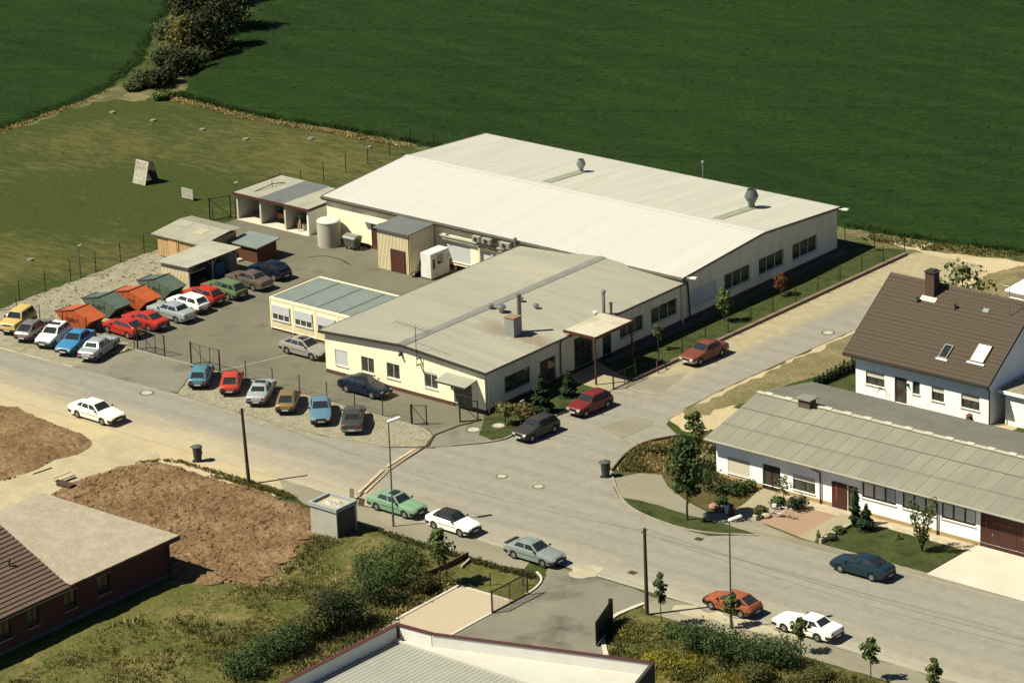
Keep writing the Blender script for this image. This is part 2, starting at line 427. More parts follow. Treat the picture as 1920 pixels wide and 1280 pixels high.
M_lawn = mat('garden_lawn', (.072, .095, .028), (.11, .125, .042), .5, fine=.35, fscale=6, rough=.95, bstr=.5, spec=.1, c3=(.04, .056, .016), s3=.9, lo3=.5, hi3=.7)
M_bank = mat('rough_grass', (.115, .125, .043), (.19, .165, .075), .35, fine=.35, fscale=4, rough=.97, bstr=.4, bdist=.06, c3=(.30, .235, .13), s3=.22, lo3=.52, hi3=.68, spec=.05)
M_bed = mat('planting_soil', (.10, .085, .04), (.16, .125, .06), .6, fine=.4, fscale=5, rough=.97, spec=.05)
M_dry = mat('dry_grass', (.27, .225, .11), (.18, .165, .07), .4, fine=.35, fscale=4, rough=.97, bstr=.4, c3=(.30, .25, .13), s3=.3, lo3=.5, hi3=.7, spec=.05)
M_pink = brickmat('pink_pavers', (.34, .215, .145), (.40, .26, .18), (.22, .17, .12), .22, .11, .012, dirt=(.30, .22, .15))
M_palepav = brickmat('pale_pink_pavers', (.44, .36, .265), (.50, .41, .30), (.34, .29, .215), .22, .11, .012, dirt=(.42, .36, .27))
M_slabs = brickmat('beige_slabs', (.33, .285, .19), (.38, .325, .22), (.22, .19, .13), .5, .5, .02, dirt=(.29, .26, .18))
M_conc = mat('white_concrete', (.55, .52, .43), (.50, .47, .38), .4, fine=.06, fscale=12, rough=.9)
M_kerb = mat('kerb_stone', (.34, .31, .235), (.26, .235, .18), 2, fine=.12, fscale=10, rough=.9)
M_kerbw = mat('pale_kerb', (.55, .51, .42), (.48, .44, .36), 2, rough=.9)
M_kerbb = mat('brown_edging', (.14, .095, .055), (.10, .07, .045), 2, rough=.9)

# ------------------------------------------------------------------ ground sheets
def inside(poly, x, y):
    """vectorised point in polygon"""
    x = np.asarray(x); y = np.asarray(y); c = np.zeros(x.shape, bool); n = len(poly); j = n - 1
    for i in range(n):
        xi, yi = poly[i][0], poly[i][1]; xj, yj = poly[j][0], poly[j][1]
        hit = ((yi > y) != (yj > y)) & (x < (xj - xi) * (y - yi) / ((yj - yi) or 1e-9) + xi)
        c ^= hit; j = i
    return c

def resample(poly, step, amp, seed=1):
    r = random.Random(seed); out = []
    n = len(poly)
    for i in range(n):
        a = Vector(poly[i][:2]); b = Vector(poly[(i + 1) % n][:2]); L = (b - a).length
        k = max(1, min(400, int(L / step))); nr = Vector((-(b - a).y, (b - a).x)).normalized() if L > 0 else Vector((0, 0))
        for q in range(k):
            p = a.lerp(b, q / k) + nr * (r.uniform(-amp, amp) if q else 0)
            out.append((p.x, p.y))
    return out

def chaikin(pts, n=2, closed=True):
    for _ in range(n):
        o = []; m = len(pts)
        rngi = range(m) if closed else range(m - 1)
        if not closed: o.append(pts[0])
        for i in rngi:
            a = pts[i]; b = pts[(i + 1) % m]
            o.append((a[0] * .75 + b[0] * .25, a[1] * .75 + b[1] * .25)); o.append((a[0] * .25 + b[0] * .75, a[1] * .25 + b[1] * .75))
        if not closed: o.append(pts[-1])
        pts = o
    return pts

LAYER = [0]
def sheet(name, poly, m, z, amp=0, step=.8, smooth=0):
    poly = [(p[0], p[1]) for p in poly]
    if smooth: poly = chaikin(poly, smooth)
    if amp: poly = resample(poly, step, amp, len(name) * 7 + len(poly))
    mb = MB(); a = sum(poly[i][0] * poly[(i + 1) % len(poly)][1] - poly[(i + 1) % len(poly)][0] * poly[i][1] for i in range(len(poly)))
    if a < 0: poly = poly[::-1]
    mb.poly([(x, y, z) for x, y in poly])
    o = build(name, mb, m); o['kind'] = 'structure'
    return o

def vnoise(x, y, scale, seed=0):
    """smooth value noise on arrays"""
    g = np.random.default_rng(seed).random((257, 257))
    X = x / scale + 1000.3; Y = y / scale + 1000.7
    xi = np.floor(X).astype(int); yi = np.floor(Y).astype(int); fx = X - xi; fy = Y - yi
    fx = fx * fx * (3 - 2 * fx); fy = fy * fy * (3 - 2 * fy)
    a = g[xi % 256, yi % 256]; b = g[(xi + 1) % 256, yi % 256]; c = g[xi % 256, (yi + 1) % 256]; d = g[(xi + 1) % 256, (yi + 1) % 256]
    return (a * (1 - fx) + b * fx) * (1 - fy) + (c * (1 - fx) + d * fx) * fy

def terrain(name, poly, m, step, hfun, z0=0.01, skirt=True, smooth=True, edge=1.2):
    """displaced ground over a polygon; hfun(x,y) -> height, eased to zero at the rim over `edge` metres"""
    poly = [(p[0], p[1]) for p in poly]
    xs = [p[0] for p in poly]; ys = [p[1] for p in poly]
    gx = np.arange(min(xs) - step, max(xs) + step * 2, step); gy = np.arange(min(ys) - step, max(ys) + step * 2, step)
    XX, YY = np.meshgrid(gx, gy, indexing='ij')
    ins = inside(poly, XX, YY)
    dist = np.full(XX.shape, 1e9)
    for i in range(len(poly)):
        a = np.array(poly[i]); b = np.array(poly[(i + 1) % len(poly)]); d = b - a; L2 = max(1e-9, d @ d)
        t = np.clip(((XX - a[0]) * d[0] + (YY - a[1]) * d[1]) / L2, 0, 1)
        dist = np.minimum(dist, np.hypot(XX - a[0] - t * d[0], YY - a[1] - t * d[1]))
    k = np.clip(dist / edge, 0, 1) if edge > 0 else 1.0
    H = hfun(XX, YY) * k + z0
    H = np.where(ins, H, z0 if edge > 0 else .10)
    jx = (nrng.random(XX.shape) - .5) * step * .7; jy = (nrng.random(XX.shape) - .5) * step * .7
    P = np.stack([XX + jx, YY + jy, H], -1)
    near = ins | (dist < step * .75)
    cell = near[:-1, :-1] & near[1:, :-1] & near[:-1, 1:] & near[1:, 1:]
    ny = XX.shape[1]
    I, J = np.nonzero(cell)
    q = np.stack([I * ny + J, (I + 1) * ny + J, (I + 1) * ny + J + 1, I * ny + J + 1], 1)
    used = np.unique(q); remap = np.full(XX.size, -1); remap[used] = np.arange(len(used))
    me = bpy.data.meshes.new(name)
    me.from_pydata(P.reshape(-1, 3)[used].tolist(), [], remap[q].tolist())
    if smooth: me.polygons.foreach_set('use_smooth', [True] * len(me.polygons))
    me.update()
    o = link(name, me, None, [m]); o['kind'] = 'structure'
    return o

def PG(*px): return [tuple(G(*p)[:2]) for p in px]

# base sheet
mb = MB(); mb.poly([(-2500, -2500, 0), (2500, -2500, 0), (2500, 2500, 0), (-2500, 2500, 0)])
o = build('ground', mb, MATS['meadow']); o['kind'] = 'structure'

# crop fields (knee-high growth standing above the meadow)
def crop_h(x, y):
    c, s = math.cos(R(39)), math.sin(R(39))
    u = x * c + y * s; v = -x * s + y * c
    return .42 + .10 * (vnoise(u, v * 3.0, 2.6, 3) - .5) + .10 * (vnoise(u, v * 4.0, 1.2, 4) - .5) + .09 * (nrng.random(x.shape) - .5) + .30 * (vnoise(x, y, 18, 5) - .5)
fieldR = [(-98.5, 82), (-92, 70), (-86.2, 62), (-82.4, 53), (-79, 49), (-72, 48.2), (-66, 48.2), (-60.5, 49), (-50, 49.6), (-30, 50.2), (-3, 51.4), (4.5, 52), (13.5, 53.8), (30, 57), (30, 140), (-60, 140), (-112, 110)]
fieldR = resample(fieldR, .9, .28, 4)
terrain('crop_field_right', fieldR, MATS['crop'], .33, crop_h, edge=.8, z0=.02, smooth=False)
fieldL = [(-85.6, 28), (-86, 38), (-86.6, 43), (-88, 48.5), (-91, 55), (-99, 66), (-108, 78), (-125, 98), (-150, 90), (-150, 20), (-100, 10)]
fieldL = resample(fieldL, .9, .28, 5)
terrain('crop_field_left', fieldL, MATS['crop'], .33, crop_h, edge=.8, z0=.02, smooth=False)
sheet('field_outer', [(-600, 140.2), (600, 140.2), (600, 700), (-600, 700)], MATS['crop'], .3)
sheet('field_margin', [(-86.2, 29), (-85.0, 29), (-85.4, 43), (-81.5, 47.2), (-78, 48), (-68, 47.2), (-60, 47.8), (-49.6, 48.9), (0, 48.7), (5.3, 48.8), (9, 51.2), (30, 54), (30, 58), (0, 53), (-50, 51), (-78, 50.2), (-84, 54), (-89, 54), (-87, 44)], mat('field_margin_grass', (.22, .18, .085), (.085, .10, .03), .6, fine=.4, fscale=4, rough=.97, c3=(.10, .11, .035), s3=.5, lo3=.45, hi3=.6), .006, amp=.6, step=1)

# west: yard, gravel, sand
sheet('sand_shoulder', [(-120, -19), (-120, -3.8), (-49, -4.2), (-33, -4.75), (-32.6, -10), (-20, -12), (-2, -12), (-2, -22), (-120, -22)], M_sand, .004, amp=.25)
sheet('yard_gravel', [(-48.4, -4.75), (-33, -4.75), (-34, -3.4), (-38, -3.2), (-38.5, 7), (-41.5, 8), (-41.8, 14), (-48.4, 15)], M_gravel, .008, amp=.15)
sheet('yard', [(-33.4, -4.75), (-33.8, -3.9), (-37.8, -3.4), (-38.2, 6.6), (-41.2, 7.4), (-41.6, 13.6), (-47.8, 14.6), (-48.4, 19), (-48.4, 30.2), (-38.1, 30.2), (-38.1, 24.7), (-16.1, 24.7), (-16.1, 0.02), (0, 0.02), (0.75, -1.0), (2.3, -3.4), (1.8, -5.6), (-.2, -5.7), (-1.6, -4.75)], M_yard, .012, amp=.06)
sheet('gate_drive', [(-32.2, -4.8), (-25.4, -4.8), (-24.4, -6.6), (-22.6, -9.9), (-26, -10.4), (-33.5, -10.6), (-32.9, -8)], M_drive, .016, amp=.08)
sheet('parking_gravel', [(-25.2, -4.8), (-1.9, -4.8), (-.4, -5.7), (.4, -7.4), (-.6, -8.7), (-4, -9.8), (-12, -11.2), (-18, -10.9), (-22.4, -10.1), (-24.2, -6.8)], M_gravel, .020, amp=.10)
sheet('left_parking_strip', [(-70, -4.75), (-33, -4.75), (-33, -10.3), (-70, -11.4)], M_gravel, .010, amp=.12)

# roads
road = [(-140, -18.6), (-30, -18.3), (-4, -18.4), (20, -19.0), (60, -19.3), (140, -19.3), (140, -6.4), (50.8, -6.5), (30.5, -7.25)]
road += chaikin([(30.5, -7.25), (26.6, -9.35), (21.4, -8.9), (18.4, -7.45), (14.9, -3.9), (13.45, -.3), (13.1, 2.2), (14.6, 4.6)], 2, False)
road += [(12.4, 6.0), (11.6, 8), (11.5, 13.3), (12.2, 30.6), (12.9, 48), (12, 49.5), (5.6, 49.3), (5.35, 48.2), (4.75, 12), (4.5, 0), (4.35, -3.0)]
road += chaikin([(4.35, -3.0), (4.0, -4.1), (2.4, -6.2), (.6, -7.9), (-2.2, -9.4), (-6, -10.2)], 2, False)
road += [(-12.2, -11.2), (-22.8, -10.1), (-29.6, -10.4), (-60, -11.3), (-140, -11.6)]
sheet('road', road, MATS['road'], .024)
sheet('forecourt', [(-1.4, -4.8), (.8, -1.0), (2.35, -3.45), (4.0, -3.9), (2.4, -6.1), (.7, -7.7), (.3, -6.9), (-.3, -5.6)], M_drive, .028, amp=.03)
sheet('south_pavement', [(-4.2, -18.4), (20.2, -19.0), (20.8, -20.9), (19, -21.4), (6, -21.3), (.6, -20.9), (-2.6, -19.6)], M_walk, .028, amp=.08)
sheet('south_pavement_east', [(31, -19.2), (140, -19.4), (140, -21.7), (44, -21.5), (32, -21.9), (30.9, -21)], M_walk, .028, amp=.08)
M_paledust = mat('pale_dust', (.42, .38, .275), (.36, .32, .225), .8, fine=.1, fscale=9, rough=.95)
sheet('sandy_edge', [(32.6, -19.6), (35, -19.2), (40, -19.1), (44, -19.5), (40, -20.2), (36, -20.5), (33.2, -20.9)], M_paledust, .031, amp=.35, step=.4, smooth=1)
sheet('asphalt_patch', PG((1165, 823), (1215, 800), (1224, 793), (1190, 782), (1120, 800)), M_walk, .027, amp=.12, step=.4)
sheet('asphalt_patch', PG((1255, 705), (1290, 700), (1240, 738), (1150, 722), (1180, 712)), M_walk, .027, amp=.12, step=.4)
sheet('sandy_patch', PG((1075, 1062), (1110, 1058), (1135, 1066), (1112, 1080), (1085, 1086), (1062, 1078)), M_paledust, .0365, amp=.3, step=.3, smooth=1)
sheet('path', [(-20.6, -19), (-14.4, -20), (-15, -24), (-13.4, -35.2), (-13, -60), (-22, -60), (-20.8, -30)], M_path, .012, amp=.2)
sheet('driveway', chaikin([(22.1, -20.2), (22.9, -21.1), (23.5, -22.8), (23.65, -25), (23.75, -32), (24.4, -44), (46, -40), (36.4, -31.4), (33.7, -28.5), (31.3, -25.8), (30.6, -23.6), (30.9, -21.2), (31.4, -19.3), (22, -19.1)], 1), M_drive, .032)
sheet('paver_square', [(19.05, -25.65), (23.62, -25.65), (23.72, -32), (24, -42), (19.4, -42)], M_palepav, .036)

# east: footpath, gardens
sheet('corner_garden', chaikin([(13.3, 2.2), (13.6, -.3), (15.0, -3.9), (18.2, -2.0), (20.6, -3.6), (23.5, -5.2), (25.6, -5.6), (26.8, -4.6), (27.0, -.1), (21.4, -.1), (21.4, 12.5), (17.5, 9), (15.2, 5.2)], 1), M_bed, .016)
sheet('footpath', PG((1147, 897), (1200, 887), (1240, 890), (1252, 912), (1290, 941), (1330, 962), (1400, 962), (1440, 986), (1500, 1011), (1545, 1021), (1740, 1073), (1920, 1122)) + [(60, -6.6), (50.8, -6.4), (30.6, -7.15), (26.6, -9.2), (21.4, -8.8), (18.4, -7.4), (15.2, -4.6)], M_walk, .020)
sheet('verge_lawn', PG((1160, 932), (1200, 938), (1243, 950), (1291, 966), (1353, 980), (1420, 1002), (1330, 1005)) + [(26.4, -9.25), (21.4, -8.75), (18.5, -7.3), (16.4, -5.6)], M_lawn, .030, amp=.06, step=.5)
sheet('entrance_path', [(25.5, -.05), (27.4, -.05), (28.9, -1.2), (28.9, -4.9), (26.4, -5.2), (26.2, -3)], M_slabs, .026)
sheet('pink_paving', [(28.9, -1.3), (32.75, -1.3), (32.75, -5.75), (28.9, -5.1)], M_pink, .030)
sheet('slab_path', [(32.75, -.7), (34.5, -.7), (34.75, -5.95), (32.75, -5.8)], M_slabs, .030)
sheet('pebble_strip', [(27.3, -.02), (43.6, -.02), (43.6, -1.3), (34.5, -1.0), (32.75, -.7), (32.75, -1.25), (28.9, -1.25)], M_stone, .022, amp=.03)
sheet('front_lawn', [(34.78, -5.85), (34.55, -1.1), (43.3, -1.5), (43.5, -3), (43.35, -5.95)], M_lawn, .034, amp=.05, step=.4)
sheet('concrete_drive', [(43.55, -.02), (60, -.02), (60, -6.3), (43.45, -6.1)], M_conc, .030)
sheet('office_lawn', [(.05, -.25), (.75, -1.15), (2.3, -3.6), (4.05, -3.75), (4.3, 0), (4.6, 12), (5.15, 48.1), (.02, 48.1)], M_lawn, .032)
sheet('sand_lot', [(11.6, 7), (15, 5.6), (17.4, 9.2), (20.6, 12.6), (24, 15), (34, 15), (34, 52), (12.8, 52), (5.6, 49.8), (5.6, 52), (10, 54.5), (34, 59), (60, 60), (60, 66), (10, 56), (2, 50.2), (12.8, 48), (12.2, 30.6), (11.5, 13.3)], M_sand, .010, amp=.25)
sheet('dry_strip', [(11.7, 9), (13, 8), (16.4, 17), (17.4, 26), (17.5, 40), (13.2, 44), (12.6, 30), (12, 14)], M_dry, .014, amp=.4)
sheet('house_lawn', [(14.4, 11.6), (34, 11.6), (34, 19.3), (20.2, 19.3), (20.2, 25), (17.4, 24.5), (15.2, 19)], M_lawn, .018, amp=.1)
sheet('wall_strip', [(.02, -.1), (.95, -.1), (.95, 9.0), (.02, 9.0)], M_bed, .037)
sheet('wall_strip', [(.02, 14.0), (1.0, 14.0), (1.05, 46.4), (.02, 46.4)], mat('dark_wall_gravel', (.10, .095, .08), (.075, .072, .06), 2, fine=.3, fscale=7, rough=.95), .037)
sheet('porch_path', [(.02, 9.2), (3.0, 9.0), (4.6, 9.0), (4.6, 11.8), (.02, 13.6)], M_slabs, .036)

# earth plots
def clods(x, y):
    n = vnoise(x, y, 3.0, 11) * .35 + vnoise(x, y, .9, 12) * .45
    c = np.maximum(0, vnoise(x, y, .42, 13) - .42) * (.35 + vnoise(x, y, 2.2, 14)) + .6 * np.maximum(0, vnoise(x, y, .24, 15) - .5)
    return .03 + .22 * np.maximum(0, n - .22) + .26 * c + .05 * nrng.random(x.shape)
plotL = [(-60, -19.4), (-30, -19.3), (-25, -20.0), (-21.2, -20.7), (-19.9, -21.9), (-20.1, -26), (-20.6, -30.6), (-21.2, -50), (-60, -50)]
terrain('earth_plot_left', resample(plotL, .7, .35, 3), M_dirt, .15, lambda x, y: clods(x, y) * 1.25, edge=1.0, z0=.0)
plotR = [(-16.4, -28), (-15.6, -23.4), (-14.4, -21.7), (-12.3, -20.9), (-8, -20.9), (-4.9, -20.9), (.6, -21.3), (3.6, -22.6), (5.0, -24.9), (5.6, -27), (7.0, -30), (7.6, -33.0), (5.2, -34.6), (2.2, -35.8), (1.9, -36), (1.9, -37.4), (-13.2, -37.4), (-15.2, -32.6)]
terrain('earth_plot_right', resample(plotR, .7, .38, 4), M_dirt, .105, clods, edge=.7, z0=.002, smooth=False)
bankp = [(.4, -21.4), (6, -21.5), (12, -21.55), (19, -21.55), (22.0, -21.1), (22.9, -22.2), (23.4, -23.6), (23.5, -25.5), (19, -25.55), (18.9, -31), (19.3, -42), (27, -46), (27, -75), (-6, -75), (1.9, -60), (1.9, -36.2), (5.0, -34.8), (7.4, -33.2), (6.9, -30.2), (5.5, -27.2), (4.8, -24.9), (3.6, -22.8)]
terrain('rough_grass_bank', bankp, M_bank, .4, lambda x, y: .05 + .45 * vnoise(x, y, 2.4, 21) * vnoise(x, y, 7, 22) + .1 * nrng.random(x.shape), edge=1.2, z0=.002)
bedp = [(30.95, -21.3), (32, -22.0), (44, -21.65), (60, -21.8), (60, -48), (40, -44), (36.6, -31.4), (33.9, -28.6), (31.5, -25.9), (30.85, -23.6)]
terrain('planting_bed', bedp, M_bank, .4, lambda x, y: .05 + .4 * vnoise(x, y, 2.4, 31) * vnoise(x, y, 7, 32) + .1 * nrng.random(x.shape), edge=.8, z0=.002)
M_seam = mat('tar_seam_grey', (.13, .12, .09), (.16, .145, .11), 2, rough=.9)
_seams = [((1180, 832), (1166, 823), (1215, 800), (1224, 792), (1196, 783)), ((1150, 720), (1200, 738), (1250, 742)), ((1000, 800), (1060, 818), (1100, 826)), ((1600, 620), (1520, 655), (1420, 700), (1340, 737), (1250, 788)), ((1240, 1010), (1400, 1052), (1640, 1118), (1880, 1180)), ((330, 738), (470, 780), (600, 815), (722, 838))]
moundp = PG((1800, 560), (1850, 515), (1920, 497), (1990, 500), (1990, 590), (1850, 590))
terrain('dry_mound', moundp, M_dry, .4, lambda x, y: .2 + .9 * vnoise(x, y, 4, 41), edge=3, z0=.004)

for _k, _c in enumerate(((6.6, -31.8), (7.0, -33.4), (4.6, -34.9), (5.4, -28.4), (4.6, -25.6), (8.6, -32.4), (6.2, -29.6))):
    sheet('bare_earth', [(_c[0] + (1.1 + .5 * math.sin(_k * 3 + a)) * math.cos(a), _c[1] + (.8 + .3 * math.cos(_k + 2 * a)) * math.sin(a)) for a in [i * .628 for i in range(10)]], M_dirt, .13 + .004 * _k, amp=.3, step=.3)
# kerbs
def strip(name, pts, w, h, m, z=.0, kind='structure'):
    mb = MB(); n = len(pts); L = []
    P = [Vector((p[0], p[1])) for p in pts]
    for i in range(n):
        d = (P[min(i + 1, n - 1)] - P[max(i - 1, 0)]).normalized(); nr = Vector((-d.y, d.x)) * w / 2
        L.append((P[i] + nr, P[i] - nr))
    for i in range(n - 1):
        a, b = L[i]; c, d = L[i + 1]
        v = [(a.x, a.y, z), (b.x, b.y, z), (b.x, b.y, h), (a.x, a.y, h), (c.x, c.y, z), (d.x, d.y, z), (d.x, d.y, h), (c.x, c.y, h)]
        mb.add(v, [(3, 2, 6, 7), (1, 5, 6, 2), (0, 3, 7, 4)] + ([(0, 1, 2, 3)] if i == 0 else []) + ([(4, 7, 6, 5)] if i == n - 2 else []))
    o = build(name, mb, m); o['kind'] = kind
    return o
strip('kerb', [(4.45, -3.2), (4.5, 0), (4.72, 9.0)], .14, .14, M_kerb)
strip('kerb', [(4.78, 11.8), (5.0, 24), (5.35, 48.2)], .30, .24, mat('red_brown_coping', (.23, .165, .115), (.17, .12, .085), 1.5, rough=.9, fine=.15, fscale=6))
strip('kerb', chaikin([(2.1, -6.4), (3.2, -5.2), (4.1, -4.1), (4.45, -3.2)], 2, False), .13, .13, M_kerb)
strip('kerb', chaikin([(14.6, 4.6), (13.3, 2.3), (13.5, -.3), (14.8, -3.7)], 2, False), .11, .16, M_kerbb)
strip('kerb', chaikin([(14.8, -3.7), (18.4, -7.4), (21.4, -8.88), (26.4, -9.4), (30.4, -7.2)], 2, False), .14, .10, M_kerb)
strip('kerb', [(30.4, -7.2), (50.8, -6.45), (80, -6.4)], .12, .045, M_kerb)
strip('kerb', chaikin([(21.9, -20.9), (23.0, -21.6), (23.55, -23), (23.68, -24.2)], 2, False), .14, .13, M_kerbw)
strip('kerb', [(23.68, -27.9), (23.8, -34)], .20, .09, M_kerbw)
strip('kerb', [(23.6, -25.6), (19.0, -25.6), (19.2, -33)], .26, .09, M_kerbw)
strip('kerb', chaikin([(31.0, -20.9), (30.75, -22.4), (30.6, -23.8), (31.3, -25.8), (33.7, -28.5), (37, -31.6)], 2, False), .3, .13, M_kerbw)
strip('kerb', [(-24.5, -4.8), (-2.4, -4.8)], .10, .06, M_kerb)
strip('kerb', [(-48.4, -4.8), (-32.4, -4.8)], .10, .06, M_kerb)
strip('threshold', [(-32.3, -4.78), (-24.6, -4.78)], .14, .034, M_kerb)
strip('yard_channel', [(-23.2, -4.6), (-21.6, 0), (-20.2, 4.4)], .12, .02, M_kerb)

for _s in _seams: strip('paving_seam', PG(*_s), .07, .0285, M_seam)
# yard puddle stain (a repaired joint in the asphalt)
strip('tar_seam', PG((580, 482), (612, 480), (640, 487), (657, 497)), .14, .0165, M_black)

# ------------------------------------------------------------------ building helpers
class Fr:
    """a vertical wall plane: u along (dx,dy), d outwards, z up"""
    def __init__(s, ox, oy, dx, dy): s.o = (ox, oy); s.d = (dx, dy); s.n = (dy, -dx)
    def P(s, u, z, d=0.0): return (s.o[0] + s.d[0] * u + s.n[0] * d, s.o[1] + s.d[1] * u + s.n[1] * d, z)

def wall(mb, F, L, z0, z1, holes=(), depth=.14, gable=None):
    us = sorted({0, L} | {h[0] for h in holes} | {h[1] for h in holes})
    zs = sorted({z0, z1} | {h[2] for h in holes} | {h[3] for h in holes})
    for a, b in zip(us[:-1], us[1:]):
        for c, d in zip(zs[:-1], zs[1:]):
            if any(h[0] - 1e-6 <= a and b <= h[1] + 1e-6 and h[2] - 1e-6 <= c and d <= h[3] + 1e-6 for h in holes): continue
            mb.poly([F.P(a, c), F.P(b, c), F.P(b, d), F.P(a, d)])
    for a, b, c, d in [h[:4] for h in holes]:
        mb.poly([F.P(a, c), F.P(a, d), F.P(a, d, -depth), F.P(a, c, -depth)])
        mb.poly([F.P(b, c), F.P(b, c, -depth), F.P(b, d, -depth), F.P(b, d)])
        mb.poly([F.P(a, d), F.P(b, d), F.P(b, d, -depth), F.P(a, d, -depth)])
        mb.poly([F.P(a, c), F.P(a, c, -depth), F.P(b, c, -depth), F.P(b, c)])
    if gable: mb.poly([F.P(u, z) for u, z in gable])

def fbox(mb, F, u0, u1, z0, z1, d0, d1):
    p = [F.P(u, z, d) for d in (d0, d1) for u, z in ((u0, z0), (u1, z0), (u1, z1), (u0, z1))]
    mb.add(p, [(0, 1, 2, 3), (4, 7, 6, 5), (0, 4, 5, 1), (1, 5, 6, 2), (2, 6, 7, 3), (3, 7, 4, 0)])

def window(parent, F, u0, u1, z0, z1, panes=2, fm=None, gm=None, shutter=0.0, sm=None, sill=True, rec=.12, name='window', rail=None, sillm=None, bar=.06):
    fm = fm or M_frame; gm = gm or M_glass
    mb = MB(); b = bar
    fbox(mb, F, u0, u1, z0, z0 + b, -rec, -rec + .05); fbox(mb, F, u0, u1, z1 - b, z1, -rec, -rec + .05)
    xs = [u0 + (u1 - u0) * i / panes for i in range(panes + 1)]
    for i, x in enumerate(xs):
        a = x if i == 0 else (x - b if i == panes else x - b / 2)
        fbox(mb, F, a, a + b, z0 + b, z1 - b, -rec, -rec + .048)
    if rail: fbox(mb, F, u0 + b, u1 - b, z0 + (z1 - z0) * rail, z0 + (z1 - z0) * rail + b, -rec, -rec + .046)
    w = build(name, mb, fm, parent)
    for i in range(panes):
        g = MB(); fbox(g, F, xs[i] + b * .6, xs[i + 1] - b * .6, z0 + b * .6, z1 - b * .6, -rec - .02, -rec + .015)
        build('pane', g, gm, w)
    if shutter > 0:
        g = MB(); zs = z1 - (z1 - z0) * shutter; n = max(3, int((z1 - zs) / .07))
        for k in range(n):
            fbox(g, F, u0 + .01, u1 - .01, zs + (z1 - zs) * k / n, zs + (z1 - zs) * (k + .88) / n, -rec + .05, -rec + .075)
        fbox(g, F, u0 + .01, u1 - .01, zs, z1, -rec + .045, -rec + .055)
        build('roller_shutter', g, sm or M_shutter, w)
    if sill:
        g = MB(); fbox(g, F, u0 - .05, u1 + .05, z0 - .06, z0 - .002, -rec + .02, .07)
        build('sill', g, sillm or M_frame, w)
    return w

def door(parent, F, u0, u1, z0, z1, m, panes=(), gm=None, rec=.12, handle=True, name='door', leaves=1):
    mb = MB(); wd = (u1 - u0) / leaves
    for k in range(leaves):
        fbox(mb, F, u0 + wd * k + .012, u0 + wd * (k + 1) - .012, z0 + .01, z1 - .01, -rec, -rec + .05)
        fbox(mb, F, u0 + wd * k + .06, u0 + wd * k + .12, z0 + .01, z1 - .01, -rec + .05, -rec + .065)
        fbox(mb, F, u0 + wd * (k + 1) - .12, u0 + wd * (k + 1) - .06, z0 + .01, z1 - .01, -rec + .05, -rec + .065)
    d = build(name, mb, m, parent)
    for a, b, c, e in panes:
        g = MB(); fbox(g, F, a, b, c, e, -rec + .04, -rec + .07); build('pane', g, gm or M_glass, d)
    if handle:
        g = MB(); fbox(g, F, u1 - .2, u1 - .12, z0 + (z1 - z0) * .45, z0 + (z1 - z0) * .45 + .16, -rec + .06, -rec + .12); build('handle', g, M_steel, d)
    return d

def ribbed(mb, A, B, C, D, n, h, wfrac=.3, t=.05, top=.5):
    """sheet A-B (eave) to D-C (ridge); n ribs run from eave to ridge"""
    A, B, C, D = map(Vector, (A, B, C, D)); nr = (B - A).cross(D - A).normalized()
    if nr.z < 0: nr = -nr
    prof = []
    for i in range(n):
        prof += [(i / n, 0), ((i + 1 - wfrac) / n, 0), ((i + 1 - wfrac * (1 + top) / 2) / n, h), ((i + 1 - wfrac * (1 - top) / 2) / n, h)]
    prof.append((1.0, 0))
    k = len(prof)
    pts = [A.lerp(B, s) + nr * e for s, e in prof] + [D.lerp(C, s) + nr * e for s, e in prof]
    mb.add(pts, [(i, i + 1, k + i + 1, k + i) for i in range(k - 1)])
    lo = [A - nr * t, B - nr * t, C - nr * t, D - nr * t]
    mb.add(lo, [(3, 2, 1, 0)])
    for (p, q) in ((A, B), (B, C), (C, D), (D, A)): mb.add([p, q, q - nr * t, p - nr * t], [(3, 2, 1, 0)])

def gutter(parent, a, b, m, r=.07, name='gutter'):
    mb = MB(); a = Vector(a); b = Vector(b); d = (b - a).normalized(); s = d.cross(Vector((0, 0, 1))).normalized()
    pr = [(-r, r * .9), (-r * .9, -.3 * r), (-.4 * r, -r), (.4 * r, -r), (r * .9, -.3 * r), (r, r * .9)]
    pts = [p + s * x + Vector((0, 0, z)) for p in (a, b) for x, z in pr]
    mb.add(pts, [(i, i + 1, 7 + i, 6 + i) for i in range(5)] + [(0, 5, 11, 6), tuple(range(5, -1, -1)), tuple(range(6, 12))])
    return build(name, mb, m, parent)

def pipe(parent, pts, r, m, name='downpipe'):
    mb = MB(); mb.tube(pts, r, 8)
    return build(name, mb, m, parent, smooth=40)

